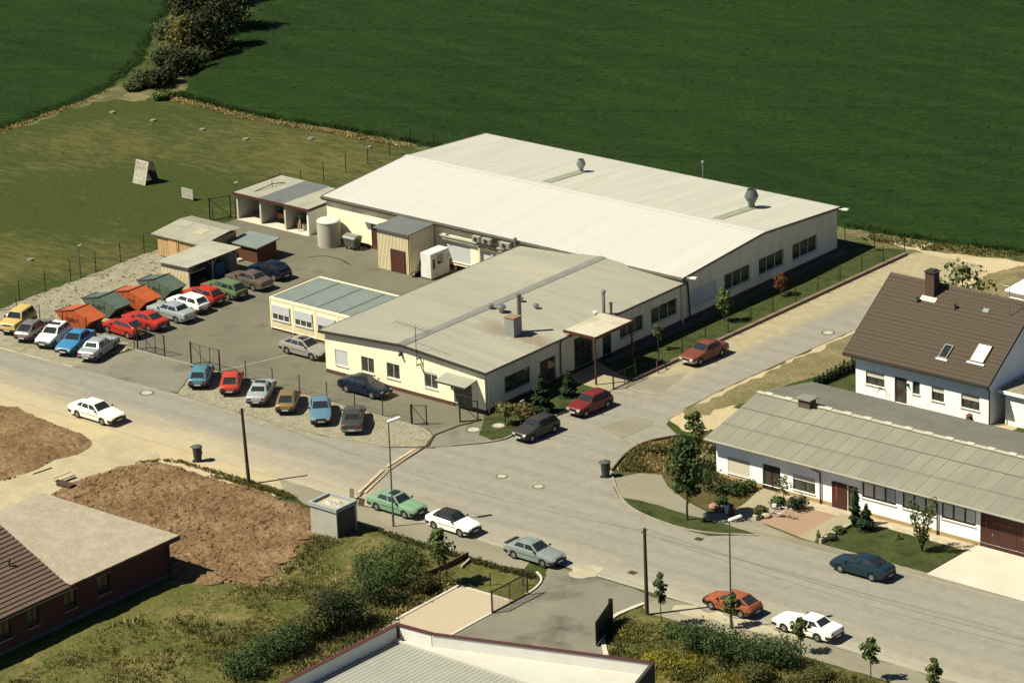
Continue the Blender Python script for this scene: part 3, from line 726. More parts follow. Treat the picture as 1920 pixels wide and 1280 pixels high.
def rusty_roof():
    m = bpy.data.materials.new('grey_steel_sheet_rusty'); g = NT(m)
    vec, ob = coords(g, (.22, 1.6, 1)); sp = g.n('ShaderNodeSeparateXYZ'); g.l(ob, sp.inputs[0])
    n1 = noise(g, vec, .8, 7, .65); n2 = noise(g, ob, 1.1, 6, .7); fn = noise(g, ob, 9, 3)
    col = mixc(g, ramp(g, n1, .35, .7), (.325, .31, .25), (.275, .268, .21))
    col = mixc(g, ramp(g, noise(g, vec, .3, 5), .5, .75), col, (.37, .35, .265))
    # the roof's own base lies at (-8, 12): the stain runs from the ridge past the chimney
    wob = math_(g, 'MULTIPLY', math_(g, 'SUBTRACT', n2, .5), 3.0)
    dy = math_(g, 'ABSOLUTE', math_(g, 'ADD', math_(g, 'ADD', sp.outputs[1], 4.9), wob))
    mask = math_(g, 'MULTIPLY', math_(g, 'SUBTRACT', 1.0, ramp(g, dy, .35, 1.5)), ramp(g, sp.outputs[0], 1.0, 3.2))
    col = mixc(g, math_(g, 'MULTIPLY', mask, .75), col, (.21, .155, .10))
    finish(g, m, col, .6, bump=fn, bstr=.04, bdist=.02)
    return m
# ================================================================== OFFICE
off = thing('office_building', 'cream single-storey office with low grey gabled roof and brown plinth on the road corner', 'office', (-8, 12, 0))
FS = Fr(-16.1, 0, 1, 0); FE = Fr(0, 0, 0, 1); FWt = Fr(-16.1, 24.6, 0, -1); HZ = 3.42; RZ = 3.95
pl = .32
ws = [(1.0, 2.3, .86, 2.12), (3.7, 5.0, .86, 2.12), (6.3, 7.6, .92, 2.15), (10.1, 11.4, .95, 2.2)]
dr = (13.0, 14.8, .02, 2.1)
mb = MB()
wall(mb, FS, 16.1, pl, HZ, [w for w in ws] + [(dr[0], dr[1], pl, dr[3])], gable=[(0, HZ), (16.1, HZ), (8.05, RZ)])
we = [(2.3, 5.3, .95, 2.25), (16.4, 19.4, 1.0, 2.3), (20.4, 23.8, 1.0, 2.35)]
de = [(6.5, 8.4, .03, 2.2), (10.7, 13.0, .03, 2.75), (14.2, 15.3, .03, 2.1)]
mbE = MB()
wall(mbE, FE, 24.6, pl, HZ, we + [(d[0], d[1], pl, d[3]) for d in de])
wall(mb, FWt, 24.6, pl, HZ)
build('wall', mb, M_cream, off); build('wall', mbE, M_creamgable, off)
mb = MB()
fbox(mb, FS, -.01, 13.0, 0, pl, -.2, .012); fbox(mb, FS, 14.8, 16.11, 0, pl, -.2, .012)
for a, b in ((0.02, 6.5), (8.4, 10.7), (13.0, 14.2), (15.3, 24.6)): fbox(mb, FE, a, b, 0, pl, -.2, .013)
fbox(mb, FWt, 0, 24.58, 0, pl, -.2, .011)
build('plinth', mb, M_plinth, off)
mb = MB(); oh = .32
ribbed(mb, (-16.1 - oh, 24.55, HZ + .04), (-16.1 - oh, -oh, HZ + .04), (-8.05, -oh, RZ + .06), (-8.05, 24.55, RZ + .06), 56, .009, .14)
rf = build('roof', mb, M_greyroof, off)
mb = MB()
ribbed(mb, (oh, -oh, HZ + .04), (oh, 24.55, HZ + .04), (-8.05, 24.55, RZ + .06), (-8.05, -oh, RZ + .06), 56, .009, .14)
build('roof', mb, rusty_roof(), off)
mb = MB()
for s in (-1, 1):
    sl = (RZ - HZ + .02) / (8.05 + oh)
    mb.slab([(-8.05, -oh - .02, RZ + .095), (-8.05, 24.56, RZ + .095), (-8.05 + s * .42, 24.56, RZ + .095 - .42 * sl), (-8.05 + s * .42, -oh - .02, RZ + .095 - .42 * sl)], .03)
build('ridge_cap', mb, M_ridge, rf)
mb = MB()   # verge and eave boards
for s in (-1, 1):
    x1 = -8.05 + s * (8.05 + oh)
    a = Vector((-8.05, -oh - .025, RZ + .10)); b = Vector((x1, -oh - .025, HZ + .08))
    q = [a, b, b - Vector((0, 0, .22)), a - Vector((0, 0, .22))]
    mb.add([tuple(p) for p in q] + [(p.x, p.y + .05, p.z) for p in q], [(0, 1, 2, 3), (7, 6, 5, 4), (0, 4, 5, 1), (2, 6, 7, 3)])
build('verge_board', mb, M_fascia, off)
gutter(off, (oh + .06, -oh, HZ - .02), (oh + .06, 24.5, HZ - .02), M_fascia)
gutter(off, (-16.1 - oh - .06, 24.5, HZ - .02), (-16.1 - oh - .06, -oh, HZ - .02), M_gutter)
window(off, FS, *ws[0], panes=1, shutter=.97, sm=M_shutter)
for w in ws[1:3]: window(off, FS, *w, panes=2, fm=M_frame)
window(off, FS, *ws[3], panes=2, shutter=.12)
for w in we: window(off, FE, *w, panes=3, fm=M_framed if w[0] < 10 else M_frame, rec=.14)
d = door(off, FS, dr[0], dr[1], dr[2], dr[3], M_steel, panes=[(13.1, 13.85, .15, .95), (13.1, 13.85, 1.05, 2.0), (13.95, 14.7, .15, .95), (13.95, 14.7, 1.05, 2.0)], leaves=2)
d = door(off, FE, 6.5, 8.4, .03, 2.2, M_brown, panes=[(7.5, 8.3, .2, 2.0)], leaves=2)
d = door(off, FE, 10.7, 13.0, .03, 2.75, M_dark, panes=[(10.8, 11.8, .3, 2.6), (11.9, 12.9, .3, 2.6)], leaves=2)
d = door(off, FE, 14.2, 15.3, .03, 2.1, M_dark, panes=[(14.3, 15.2, .9, 2.0)])
mb = MB()   # entrance hood
mb.slab([(-3.75, -.01, 2.62), (-.75, -.01, 2.62), (-.75, -1.45, 2.38), (-3.75, -1.45, 2.38)], .07)
cn = build('entrance_canopy', mb, M_fibre, off)
mb = MB(); mb.slab([(-3.78, -1.452, 2.40), (-.72, -1.452, 2.40), (-.72, -1.50, 2.40), (-3.78, -1.50, 2.40)], .12)
build('edge_trim', mb, M_fascia, cn)
mb = MB(); mb.box(-8.28, -.22, 3.05, -8.12, -.01, 3.32); mb.cyl((-8.2, -.22, 3.2), (-8.2, -.34, 3.08), .07, .09)
build('wall_lamp', mb, M_framed, off)
mb = MB(); mb.box(-3.35, -.06, 1.35, -3.25, -.01, 1.6); build('bell_box', mb, M_framed, off)
# porch with two posts
mb = MB(); mb.slab([(.05, 9.5, 3.90), (3.05, 9.5, 3.86), (3.05, 14.2, 3.86), (.05, 14.2, 3.90)], .06)
pc = build('porch_roof', mb, mat('pale_porch_sheet', (.52, .475, .375), (.47, .43, .335), .6, rough=.7, c3=(.38, .34, .22), s3=.4, lo3=.5, hi3=.65), off)
mb = MB()
for (x0, y0, x1, y1) in ((0, 9.42, 3.12, 9.5), (3.05, 9.5, 3.12, 14.28), (0, 14.2, 3.05, 14.28)): mb.box(x0, y0, 3.70, x1, y1, 3.93)
build('edge_beam', mb, M_brown, pc)
for y in (9.56, 14.1):
    mb = MB(); mb.box(2.92, y - .06, .04, 3.04, y + .06, 3.72); build('post', mb, M_brown, pc)
# roof furniture
def roofz(x): return RZ + .06 - (RZ - HZ + .02) / (8.05 + oh) * abs(x + 8.05)
mb = MB(); z = roofz(-3); mb.box(-3.35, 6.5, z - .1, -2.45, 7.4, z + 1.45)
ch = build('chimney', mb, mat('grey_cladding', (.27, .28, .26), (.22, .23, .215), 2, rough=.5), off)
mb = MB(); mb.box(-3.4, 6.45, z + 1.45, -2.4, 7.45, z + 1.53); build('chimney_cap', mb, M_tan, ch)
mb = MB(); mb.cyl((-2.9, 7.75, z - .1), (-2.9, 7.75, z + 2.95), .17, .17, 12); mb.cyl((-2.9, 7.75, z + 2.9), (-2.9, 7.75, z + 3.05), .2, .2, 12)
build('flue', mb, M_steeld, ch, smooth=40)
for (x, y, s) in ((-7.6, 9.9, .8), (-6.5, 9.9, 1.25), (-6.8, 12.6, .8), (-5.0, 12.3, .8)):
    mb = MB(); z = roofz(x)
    mb.lathe((x, y, z), [(.16 * s, -.05), (.16 * s, .22 * s), (.30 * s, .26 * s), (.30 * s, .42 * s), (.14 * s, .52 * s)], 12)
    build('roof_vent', mb, M_steel, off, smooth=40)
mb = MB(); z = roofz(-.2); mb.cyl((-.35, 14.9, z - .1), (-.35, 14.9, z + 1.7), .13, .13, 12); mb.lathe((-.35, 14.9, z + 1.7), [(.13, 0), (.2, .05), (.2, .22), (.1, .3)], 12)
build('exhaust_pipe', mb, M_steel, off, smooth=40)
mb = MB(); z = roofz(.1); mb.cyl((.05, 15.3, z - .1), (.05, 15.3, z + .85), .11, .11, 10); mb.cyl((.05, 15.3, z + .85), (.05, 15.3, z + .93), .15, .15, 10)
build('exhaust_pipe', mb, M_steeld, off, smooth=40)
mb = MB(); z = roofz(-.6); mb.cyl((-.55, 14.1, z - .1), (-.55, 14.1, z + .25), .07); mb.lathe((-.55, 14.1, z + .2), [(.05, 0), (.2, .08), (.2, .18), (.05, .28)], 10)
build('roof_vent', mb, M_lampwhite, off, smooth=40)
mb = MB(); mb.tube([(-6.35, -.4, 2.6), (-6.35, -.4, 5.85)], .025); mb.cyl((-6.35, -.4, 5.75), (-8.5, -.2, 5.78), .018); mb.cyl((-6.35, -.4, 5.75), (-4.9, -.52, 5.72), .018)
for k in range(9):
    t = k / 8; x = -8.5 + 3.6 * t; mb.cyl((x, -.62 - .03 * k, 5.76), (x, .22 - .03 * k, 5.76), .010)
for zz in (2.7, 3.2): mb.box(-6.42, -.4, zz, -6.28, -.0, zz + .05)
mb.box(-6.4, -.06, 2.0, -5.7, -.01, 2.55) if False else None
build('antenna', mb, M_framed, off)
pipe(off, [(.33, .25, HZ), (.12, .25, 3.1), (.12, .25, .05)], .05, M_creamgable)
pipe(off, [(.33, 8.9, HZ), (.12, 8.9, 3.0), (.10, 8.9, .4)], .05, M_framed)
pipe(off, [(.36, 24.3, HZ), (.14, 24.3, 3.1), (.14, 24.3, .05)], .06, M_creamgable)

# ================================================================== FACTORY HALL
hall = thing('factory_hall', 'large cream factory hall under a pale ribbed steel roof behind the office', 'hall', (-19, 35, 0))
FN = Fr(-38.1, 24.6, 1, 0); FG = Fr(0, 24.6, 0, 1); FB = Fr(0, 45.9, -1, 0); FL = Fr(-38.1, 45.9, 0, -1); EZ = 3.80; PZ = 4.55
gw = [(.9, 4.4, .98, 2.4), (5.5, 9.0, .98, 2.4), (10.2, 13.7, .98, 2.38), (14.9, 18.4, .92, 2.32)]
fw_ = [(13.2, 16.0, .6, 2.15), (17.2, 19.0, .6, 2.15)]
mb = MB()
wall(mb, FN, 38.1, .3, EZ, fw_ + [(5.0, 6.1, .3, 2.2)])
build('wall', mb, M_cream, hall)
mb = MB(); wall(mb, FG, 21.3, .3, EZ, gw, gable=[(0, EZ), (21.3, EZ), (10.65, PZ)])
wall(mb, FB, 38.1, .3, EZ); wall(mb, FL, 21.3, .3, EZ, gable=[(0, EZ), (21.3, EZ), (10.65, PZ)])
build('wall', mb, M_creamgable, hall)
mb = MB()
fbox(mb, FN, 0, 22, 0, .3, -.2, .012); fbox(mb, FG, .02, 21.3, 0, .3, -.2, .012); fbox(mb, FL, 0, 21.28, 0, .3, -.2, .011); fbox(mb, FB, .02, 38.08, 0, .3, -.2, .012)
build('plinth', mb, M_plinth, hall)
h = .25
mb = MB(); ribbed(mb, (-38.1 - h, 24.6 - h, EZ + .05), (h, 24.6 - h, EZ + .05), (h, 35.25, PZ + .06), (-38.1 - h, 35.25, PZ + .06), 92, .011, .24)
r1 = build('roof', mb, M_hallroof, hall)
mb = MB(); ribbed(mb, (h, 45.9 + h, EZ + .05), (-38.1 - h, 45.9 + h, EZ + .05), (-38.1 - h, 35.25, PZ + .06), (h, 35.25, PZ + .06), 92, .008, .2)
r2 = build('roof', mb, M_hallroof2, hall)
sl = (PZ + .01 - EZ) / (10.65 + h)
mb = MB()
for s in (-1, 1): mb.slab([(-38.4, 35.25, PZ + .105), (h + .05, 35.25, PZ + .105), (h + .05, 35.25 + s * .28, PZ + .105 - .28 * sl), (-38.4, 35.25 + s * .28, PZ + .105 - .28 * sl)], .03)
build('ridge_cap', mb, M_hallroof, r1)
for x in (h + .03, -38.1 - h - .03):   # verge trims on both gables
    mb = MB()
    for s in (-1, 1):
        a = Vector((x, 35.25, PZ + .12)); b = Vector((x, 35.25 + s * (10.65 + h), EZ + .10))
        q = [a, b, b - Vector((0, 0, .2)), a - Vector((0, 0, .2))]
        mb.add([tuple(p) for p in q] + [(p.x - .05 * (1 if x > 0 else -1), p.y, p.z) for p in q], [(0, 1, 2, 3), (7, 6, 5, 4), (0, 4, 5, 1), (2, 6, 7, 3)])
    build('verge_trim', mb, M_gutter, hall)
mb = MB(); mb.box(-38.4, 24.28, EZ - .28, h, 24.34, EZ + .06); build('fascia', mb, M_gutter, hall)
gutter(hall, (-38.4, 24.19, EZ - .06), (h, 24.19, EZ - .06), M_gutter, .09)
gutter(hall, (h, 46.25, EZ - .06), (-38.4, 46.25, EZ - .06), M_gutter, .08)
window(hall, FG, *gw[0], panes=1, shutter=.98, sm=M_shutter, bar=.07)
for w in gw[1:]: window(hall, FG, *w, panes=3, fm=M_frame, rec=.14, sillm=M_shutter)
for w in fw_: window(hall, FN, *w, panes=2, shutter=.96, sm=M_shutter)
door(hall, FN, 5.0, 6.1, .05, 2.2, M_brown, rec=.04)
mb = MB(); fbox(mb, FN, 4.2, 6.2, 2.5, 2.58, .02, .5); build('rain_hood', mb, M_creamgable, hall)
mb = MB(); mb.cyl((-25.2, 24.38, 2.75), (-17.0, 24.38, 2.75), .11, .11, 10); mb.cyl((-25.2, 24.4, 2.5), (-16.9, 24.4, 2.5), .06, .06, 8)
for x in (-24.5, -21.5, -18.5): mb.box(x - .03, 24.3, 2.4, x + .03, 24.6, 2.95)
build('duct', mb, M_fibre, hall, smooth=40)
for (x0, x1) in ((-21.3, -20.5), (-20.3, -19.3), (-18.4, -17.3)):
    mb = MB(); mb.box(x0, 23.9, 3.05, x1, 24.58, 3.55)
    for k in range(6): mb.box(x0 + .05, 23.87, 3.1 + k * .07, x1 - .05, 23.9, 3.13 + k * .07)
    a = build('air_conditioner', mb, M_fibre, hall)
    mb = MB(); mb.cyl(((x0 + x1) / 2, 23.865, 3.3), ((x0 + x1) / 2, 23.85, 3.3), .18, .18, 14); build('fan_grille', mb, M_dark, a)
mb = MB(); mb.tube([(-19.0, 24.1, 3.5), (-18.8, 24.0, 3.7), (-18.6, 24.1, 3.0)], .05, 6); build('hose', mb, M_framed, hall)
mb = MB(); mb.cyl((-16.7, 24.0, 2.9), (-16.7, 24.0, 4.15), .14, .14, 10); build('exhaust_pipe', mb, M_steeld, hall, smooth=40)
for x in (-21.0, -19.0):
    mb = MB(); mb.box(x - .09, 24.4, .3, x + .09, 24.59, 2.4); build('pilaster', mb, M_corr, hall)
# roof fans and their flashing aprons (rear slope)
for (x, s, m, c) in ((-23.3, .64, M_steel, 'a'), (-5.2, .92, M_steeld, 'b')):
    zz = PZ + .06 - sl * (41.0 - 35.25)
    mb = MB(); za = PZ + .085 - sl * .9
    mb.slab([(x - .45, 36.2, za + .015), (x + .45, 36.2, za + .015), (x + .45, 41.3, zz + .04), (x - .45, 41.3, zz + .04)], .03)
    ap = build('flashing_apron', mb, mat('grey_green_flashing', (.30, .31, .23), (.25, .26, .19), 1, rough=.5), hall)
    mb = MB()
    mb.lathe((x, 41.0, zz), [(.3 * s, -.1), (.3 * s, .45 * s), (.62 * s, 1.0 * s), (.64 * s, 1.15 * s), (.42 * s, 1.68 * s), (.42 * s, 1.75 * s)], 18)
    fan = build('roof_fan', mb, m, hall, smooth=30)
    mb = MB(); mb.cyl((x, 41.0, zz + 1.752 * s), (x, 41.0, zz + 1.76 * s), .36 * s, .36 * s, 16); build('fan_opening', mb, M_dark, fan)
mb = MB(); mb.cyl((-14.4, 46.6, 2.5), (-14.4, 46.6, 5.0), .09); mb.lathe((-14.4, 46.6, 5.0), [(.09, 0), (.18, .05), (.18, .2), (.05, .3)], 10); build('vent_pipe', mb, M_steeld, hall)
for (y, s) in ((24.75, 1), (45.75, 1)):
    mb = MB(); mb.cyl((.02, y, 3.72), (.75, y, 3.86), .04)
    mb.obox((.95, y, 3.88), .62, .26, .14, 0, 0, R(-8)); build('floodlight', mb, M_lampwhite, hall)
pipe(hall, [(.2, 24.45, EZ - .1), (.16, 25.0, 3.3), (.14, 25.1, 2.6), (.14, 25.3, .1)], .07, M_framed)

# ================================================================== SITE OFFICES (four modules)
labs = ['cream site office module at the left end of the row beside the yard', 'cream site office module second from the yard end of the row',
        'cream site office module third from the yard end, its window half hidden', 'cream site office module touching the grey office roof']
x = -26.35; proto = None; CW = 2.41
for k in range(4):
    x0, x1 = x + k * (CW + .02), x + k * (CW + .02) + CW
    t = thing('site_office_module', labs[k], 'site office', ((x0 + x1) / 2, 7.75, 0), 0, 'cream site office modules in a row')
    F = Fr(x0, 4.75, 1, 0)
    mb = MB()
    mb.box(x0, 4.76, .22, x1, 10.75, 2.62)
    for i in range(22): mb.box(x0 + .12 + i * .1, 4.735, .4, x0 + .16 + i * .1, 4.76, 1.0)
    if k == 0:
        for i in range(44): mb.box(x0 - .02, 5.0 + i * .125, .4, x0, 5.05 + i * .125, 2.3)
    build('wall', mb, M_contain, t)
    mb = MB()
    for (a, b, c, d_) in ((x0, 4.72, x1, 4.90), (x0, 10.6, x1, 10.78)) + (((x0, 4.90, x0 + .11, 10.6),) if k == 0 else ()): mb.box(a, b, 2.62, c, d_, 2.80)
    for xx in (x0, x1 - .1): mb.box(xx, 4.73, .2, xx + .1, 4.758, 2.62)
    build('roof_frame', mb, M_contain, t)
    mb = MB(); n = 6
    ribbed(mb, (x0 + (.11 if k == 0 else .05), 4.9, 2.765), (x1 - .05, 4.9, 2.765), (x1 - .05, 10.6, 2.765), (x0 + (.11 if k == 0 else .05), 10.6, 2.765), 9, .006, .3)
    build('roof', mb, M_bluefelt, t)
    mb = MB(); mb.box(x1 - .05, 4.9, 2.62, x1 + .02, 10.6, 2.72); build('roof_joint', mb, M_ridge, t)
    mb = MB(); mb.box(x0 + .03, 4.85, .02, x1 - .03, 10.65, .2); build('base_frame', mb, M_plinth, t)
    F2 = Fr(x0, 4.735, 1, 0)
    w = window(t, F2, .25, 2.15, .98, 2.25, panes=3, fm=M_lampwhite, shutter=.58, sm=M_shutter, rec=-.0, bar=.075)

# ================================================================== YARD SHEDS
# garages
g = thing('garage_row', 'row of three open-fronted garages with flat roofs beside the factory hall', 'garage', (-44, 27, 0))
mb = MB()
for x in (-48.5, -45.75, -42.85): mb.box(x, 24.25, 0, x + .18, 30.0, 2.22)
mb.box(-48.3, 29.85, 0, -40.0, 30.0, 2.2)
build('wall', mb, mat('garage_wall', (.60, .57, .47), (.50, .47, .38), .8, rough=.9), g)
mb = MB(); FR = Fr(-40.0, 24.25, 0, 1); wall(mb, FR, 5.6, 0, 2.2, [(1.5, 3.6, .9, 2.0)]); mb.box(-40.18, 24.25, 0, -40.02, 24.6, 2.2); mb.box(-40.2, 24.6, 0, -40.16, 29.8, 2.2)
build('wall', mb, M_white, g)
for (x0, x1, y0, y1, m) in ((-48.65, -45.68, 24.05, 30.2, M_fibre), (-45.67, -42.76, 24.05, 30.2, M_felt), (-42.75, -39.8, 24.05, 30.0, M_fibre)):
    mb = MB(); mb.slab([(x0, y0, 2.42), (x1, y0, 2.42), (x1, y1, 2.36), (x0, y1, 2.36)], .06); r = build('roof', mb, m, g)
    mb = MB(); mb.box(x0, y0 - .06, 2.22, x1, y0, 2.45)
    if x0 < -48: mb.box(x0 - .06, y0 - .06, 2.22, x0, y1, 2.45)
    if x1 > -40: mb.box(x1, y0 - .06, 2.22, x1 + .06, y1, 2.45)
    build('fascia', mb, M_brown, r)
mb = MB(); mb.tube([(-47.2, 25.2, 2.4), (-46.9, 27.2, 2.65), (-46.7, 28.6, 2.45)], .04); mb.tube([(-46.9, 27.2, 2.4), (-46.9, 27.2, 2.95)], .03); build('roof_rail', mb, M_brown, g)
sheet('garage_floor', [(-48.3, 24.0), (-40.0, 24.0), (-40.0, 29.8), (-48.3, 29.8)], M_conc, .016)
# garage contents
mb = MB(); mb.box(-45.0, 25.6, .35, -43.6, 26.6, .75); mb.box(-44.9, 25.7, .02, -44.7, 26.5, .35); mb.box(-43.9, 25.7, .02, -43.7, 26.5, .35); mb.box(-45.05, 25.55, .75, -43.55, 26.65, .82)
solo('crate', mb, mat('orange_brown_crate', (.40, .20, .085), (.32, .15, .06), 3, rough=.8), 'orange brown crate on legs inside the middle garage', 'crate', (-44.3, 26.1, 0))
mb = MB(); mb.box(-46.9, 27.0, .2, -45.8, 28.4, .9); mb.box(-46.7, 27.1, .9, -46.0, 28.2, 1.25)
for x, y in ((-46.8, 27.1), (-45.9, 27.1)): mb.cyl((x - .06, y, .2), (x + .06, y, .2), .2, .2, 10)
solo('tractor_mower', mb, mat('dull_red_machine', (.20, .03, .02), (.15, .025, .018), 3, rough=.5), 'dull red machine parked in the shade of the leftmost garage', 'machine', (-46.4, 27.6, 0))
for i, (x, y, h_, r_, m, lab) in enumerate(((-42.0, 25.2, .75, .22, mat('red_drum', (.30, .05, .035), rough=.5), 'red drum standing at the left in the right garage'), (-41.3, 25.2, .6, .24, M_concrete, 'grey drum standing in the middle of the right garage'), (-40.7, 25.3, .5, .26, M_lampwhite, 'white tub standing at the right in the right garage'))):
    mb = MB(); mb.lathe((x, y, .02), [(r_, 0), (r_, h_ * .32), (r_ * 1.04, h_ * .34), (r_, h_ * .36), (r_, h_ * .66), (r_ * 1.04, h_ * .68), (r_, h_ * .7), (r_, h_), (r_ * .9, h_), (r_ * .9, h_ - .03)], 14)
    solo('drum', mb, m, lab, 'drum', (x, y, 0), smooth=40)
mb = MB(); mb.box(-41.4, 27.6, .02, -40.3, 28.4, 1.5); mb.box(-41.45, 27.55, 1.5, -40.25, 28.45, 1.56); mb.box(-40.88, 27.58, .05, -40.84, 27.6, 1.45)
solo('cupboard', mb, mat('blue_grey_cupboard', (.25, .30, .32), rough=.5), 'blue grey cupboard at the back of the right garage', 'cupboard', (-40.8, 28, 0))
mb = MB()
for k in range(3): mb.tube([(-41.55 + k * .18, 24.55, .02), (-41.5, 24.75, 1.35)], .025)
mb.box(-41.66, 24.68, 1.3, -41.38, 24.9, 1.4)
solo('tripod_stand', mb, M_board, 'pale wooden tripod standing in front of the right garage', 'tripod', (-41.5, 24.7, 0))

# wooden shed
g = thing('wooden_shed', 'pale plank shed under a patched grey sheet roof by the meadow fence', 'shed', (-44.6, 15.2, 0))
mb = MB(); mb.box(-47.0, 12.95, .12, -41.95, 17.3, 1.95)
for i in range(24): mb.box(-46.98 + i * .21, 12.93, .12, -46.86 + i * .21, 12.95, 1.93)
for i in range(20): mb.box(-47.02, 13.0 + i * .215, .12, -47.0, 13.14 + i * .215, 1.93)
build('wall', mb, M_wood, g)
mb = MB(); mb.box(-44.6, 12.85, .3, -44.5, 12.93, 1.9); mb.box(-45.7, 12.87, .3, -44.7, 12.92, 1.85); build('door', mb, M_wood, g)
mb = MB()
ribbed(mb, (-47.5, 12.7, 2.0), (-41.6, 12.7, 2.0), (-41.6, 16.3, 2.35), (-47.5, 16.3, 2.35), 30, .03, .5); ribbed(mb, (-41.6, 17.7, 2.2), (-47.5, 17.7, 2.2), (-47.5, 16.3, 2.36), (-41.6, 16.3, 2.36), 30, .03, .5)
r = build('roof', mb, M_concrete, g)
for (x0, x1, y0, y1, m) in ((-46.8, -45.6, 15.0, 16.1, M_fibre), (-44.2, -43.2, 14.3, 15.6, mat('yellowed_sheet', (.42, .40, .27), rough=.8))):
    z0 = 2.045 + (y0 - 12.7) * .0972; z1 = 2.045 + (y1 - 12.7) * .0972
    mb = MB(); mb.slab([(x0, y0, z0), (x1, y0, z0), (x1, y1, z1), (x0, y1, z1)], .012); build('roof_patch', mb, m, r)
mb = MB(); mb.box(-46.95, 13.0, 0, -42.0, 17.25, .12); build('base', mb, M_concrete, g)

g = thing('brown_hut', 'low dark brown hut with a blue grey lean-to roof beside the wooden shed', 'hut', (-40.2, 17.3, 0))
mb = MB(); mb.box(-41.7, 16.2, .02, -38.55, 18.6, 1.38)
for i in range(16): mb.box(-41.68 + i * .197, 16.185, .05, -41.56 + i * .197, 16.2, 1.36)
for i in range(12): mb.box(-38.55, 16.25 + i * .195, .05, -38.535, 16.37 + i * .195, 1.36)
build('wall', mb, M_woodd, g)
mb = MB(); mb.slab([(-41.75, 15.95, 1.47), (-38.3, 15.95, 1.47), (-38.3, 18.85, 1.62), (-41.75, 18.85, 1.62)], .09); build('roof', mb, M_bluefelt, g)
mb = MB(); mb.obox((-40.7, 15.95, .10), 1.2, .5, .16, R(-15)); solo('concrete_step', mb, M_concrete, 'pale concrete slab lying in front of the brown hut', 'slab', (-40.7, 15.95, 0))

g = thing('open_carport', 'cream corrugated carport open towards the parked cars in the yard', 'carport', (-40, 10.6, 0))
mb = MB()
n = 26
for (p, q) in (((-41.5, 7.8), (-38.3, 7.8)), ((-41.5, 13.5), (-41.5, 7.8))):
    L = math.hypot(q[0] - p[0], q[1] - p[1]); F = Fr(p[0], p[1], (q[0] - p[0]) / L, (q[1] - p[1]) / L)
    k = int(L / .16)
    fbox(mb, F, 0, L, .05, 2.06, -.05, 0)
    for i in range(k): fbox(mb, F, i * L / k, i * L / k + .07, .05, 2.05, 0, .03)
mb.box(-41.5, 13.45, .05, -38.3, 13.5, 2.1)
build('wall', mb, M_corr, g)
mb = MB(); ribbed(mb, (-38.1, 7.5, 2.20), (-38.1, 13.9, 2.20), (-41.75, 13.9, 2.10), (-41.75, 7.5, 2.10), 30, .02, .4); build('roof', mb, M_fibre, g)
for y in (7.85, 10.6, 13.4):
    mb = MB(); mb.box(-38.42, y - .06, .02, -38.3, y + .06, 2.12)
    if y > 8: mb.cyl((-38.36, y - .05, 1.5), (-38.36, y - .6, 2.1), .05)
    if y < 13: mb.cyl((-38.36, y + .05, 1.5), (-38.36, y + .6, 2.1), .05)
    build('post', mb, M_fibre, g)
mb = MB(); mb.box(-40.2, 11.6, .02, -39.0, 12.8, 1.15); mb.cyl((-39.6, 12.2, 1.15), (-39.6, 12.2, 1.3), .15)
solo('liquid_tank', mb, mat('faded_blue_tank', (.10, .20, .30), (.08, .16, .24), 2, rough=.5), 'faded blue tank standing inside the open carport', 'tank', (-39.6, 12.2, 0), bevel=.05)
mb = MB(); mb.lathe((-38.2, 9.3, 0), [(.13, .02), (.13, .6), (.05, .7), (.05, .85)], 10)
solo('fire_extinguisher', mb, mat('signal_red', (.42, .03, .02), rough=.4), 'small red cylinder standing at the carport opening', 'extinguisher', (-38.2, 9.3, 0), smooth=40)

g = thing('corrugated_lean_to', 'tall cream corrugated lean-to with a brown door against the hall', 'lean-to', (-27.6, 22.8, 0))
mb = MB()
fbox(mb, Fr(-29.3, 21.15, 1, 0), 0, 3.45, .02, 3.5, -.06, 0)
for i in range(22): fbox(mb, Fr(-29.3, 21.15, 1, 0), .02 + i * .157, .09 + i * .157, .02, 3.48, 0, .035)
FR = Fr(-25.85, 21.15, 0, 1); fbox(mb, FR, 0, 3.2, .02, 3.55, -.06, 0)
for i in range(20): fbox(mb, FR, .02 + i * .16, .09 + i * .16, .02, 3.5, 0, .035)
FL2 = Fr(-29.3, 24.3, 0, -1); fbox(mb, FL2, 0, 3.15, .02, 3.5, -.06, 0)
build('wall', mb, M_corr, g)
mb = MB(); mb.slab([(-29.55, 20.85, 3.62), (-25.6, 20.85, 3.62), (-25.6, 24.2, 3.72), (-29.55, 24.2, 3.72)], .08); build('roof', mb, M_felt, g)
door(g, Fr(-29.3, 21.15, 1, 0), 1.45, 3.05, .03, 2.0, M_brown, rec=-.04)

g = thing('machine_cabinet', 'white machine cabinet with a dark window wrapped at its foot in plastic sheeting', 'cabinet', (-23.9, 22.2, 0))
mb = MB(); mb.box(-24.6, 21.1, .12, -23.45, 23.45, 2.25); build('body', mb, M_lampwhite, g, bevel=.03)
mb = MB(); mb.box(-23.46, 21.95, 1.2, -23.42, 22.65, 2.0); mb2 = mb; build('pane', mb, M_carglass, g)
mb = MB(); mb.box(-23.46, 21.35, .9, -23.43, 21.6, 1.75); build('control_panel', mb, M_framed, g)
for y in (22.85, 21.75): 
    mb = MB(); mb.box(-23.455, y, .2, -23.443, y + .02, 2.2); build('panel_joint', mb, M_fibre, g)
mb = MB(); mb.box(-24.5, 21.2, 0, -23.5, 23.35, .12); build('plinth', mb, M_tan, g)
mb = MB(); mb.box(-23.45, 23.2, 1.3, -23.3, 23.4, 1.6); build('switch_box', mb, M_white, g)
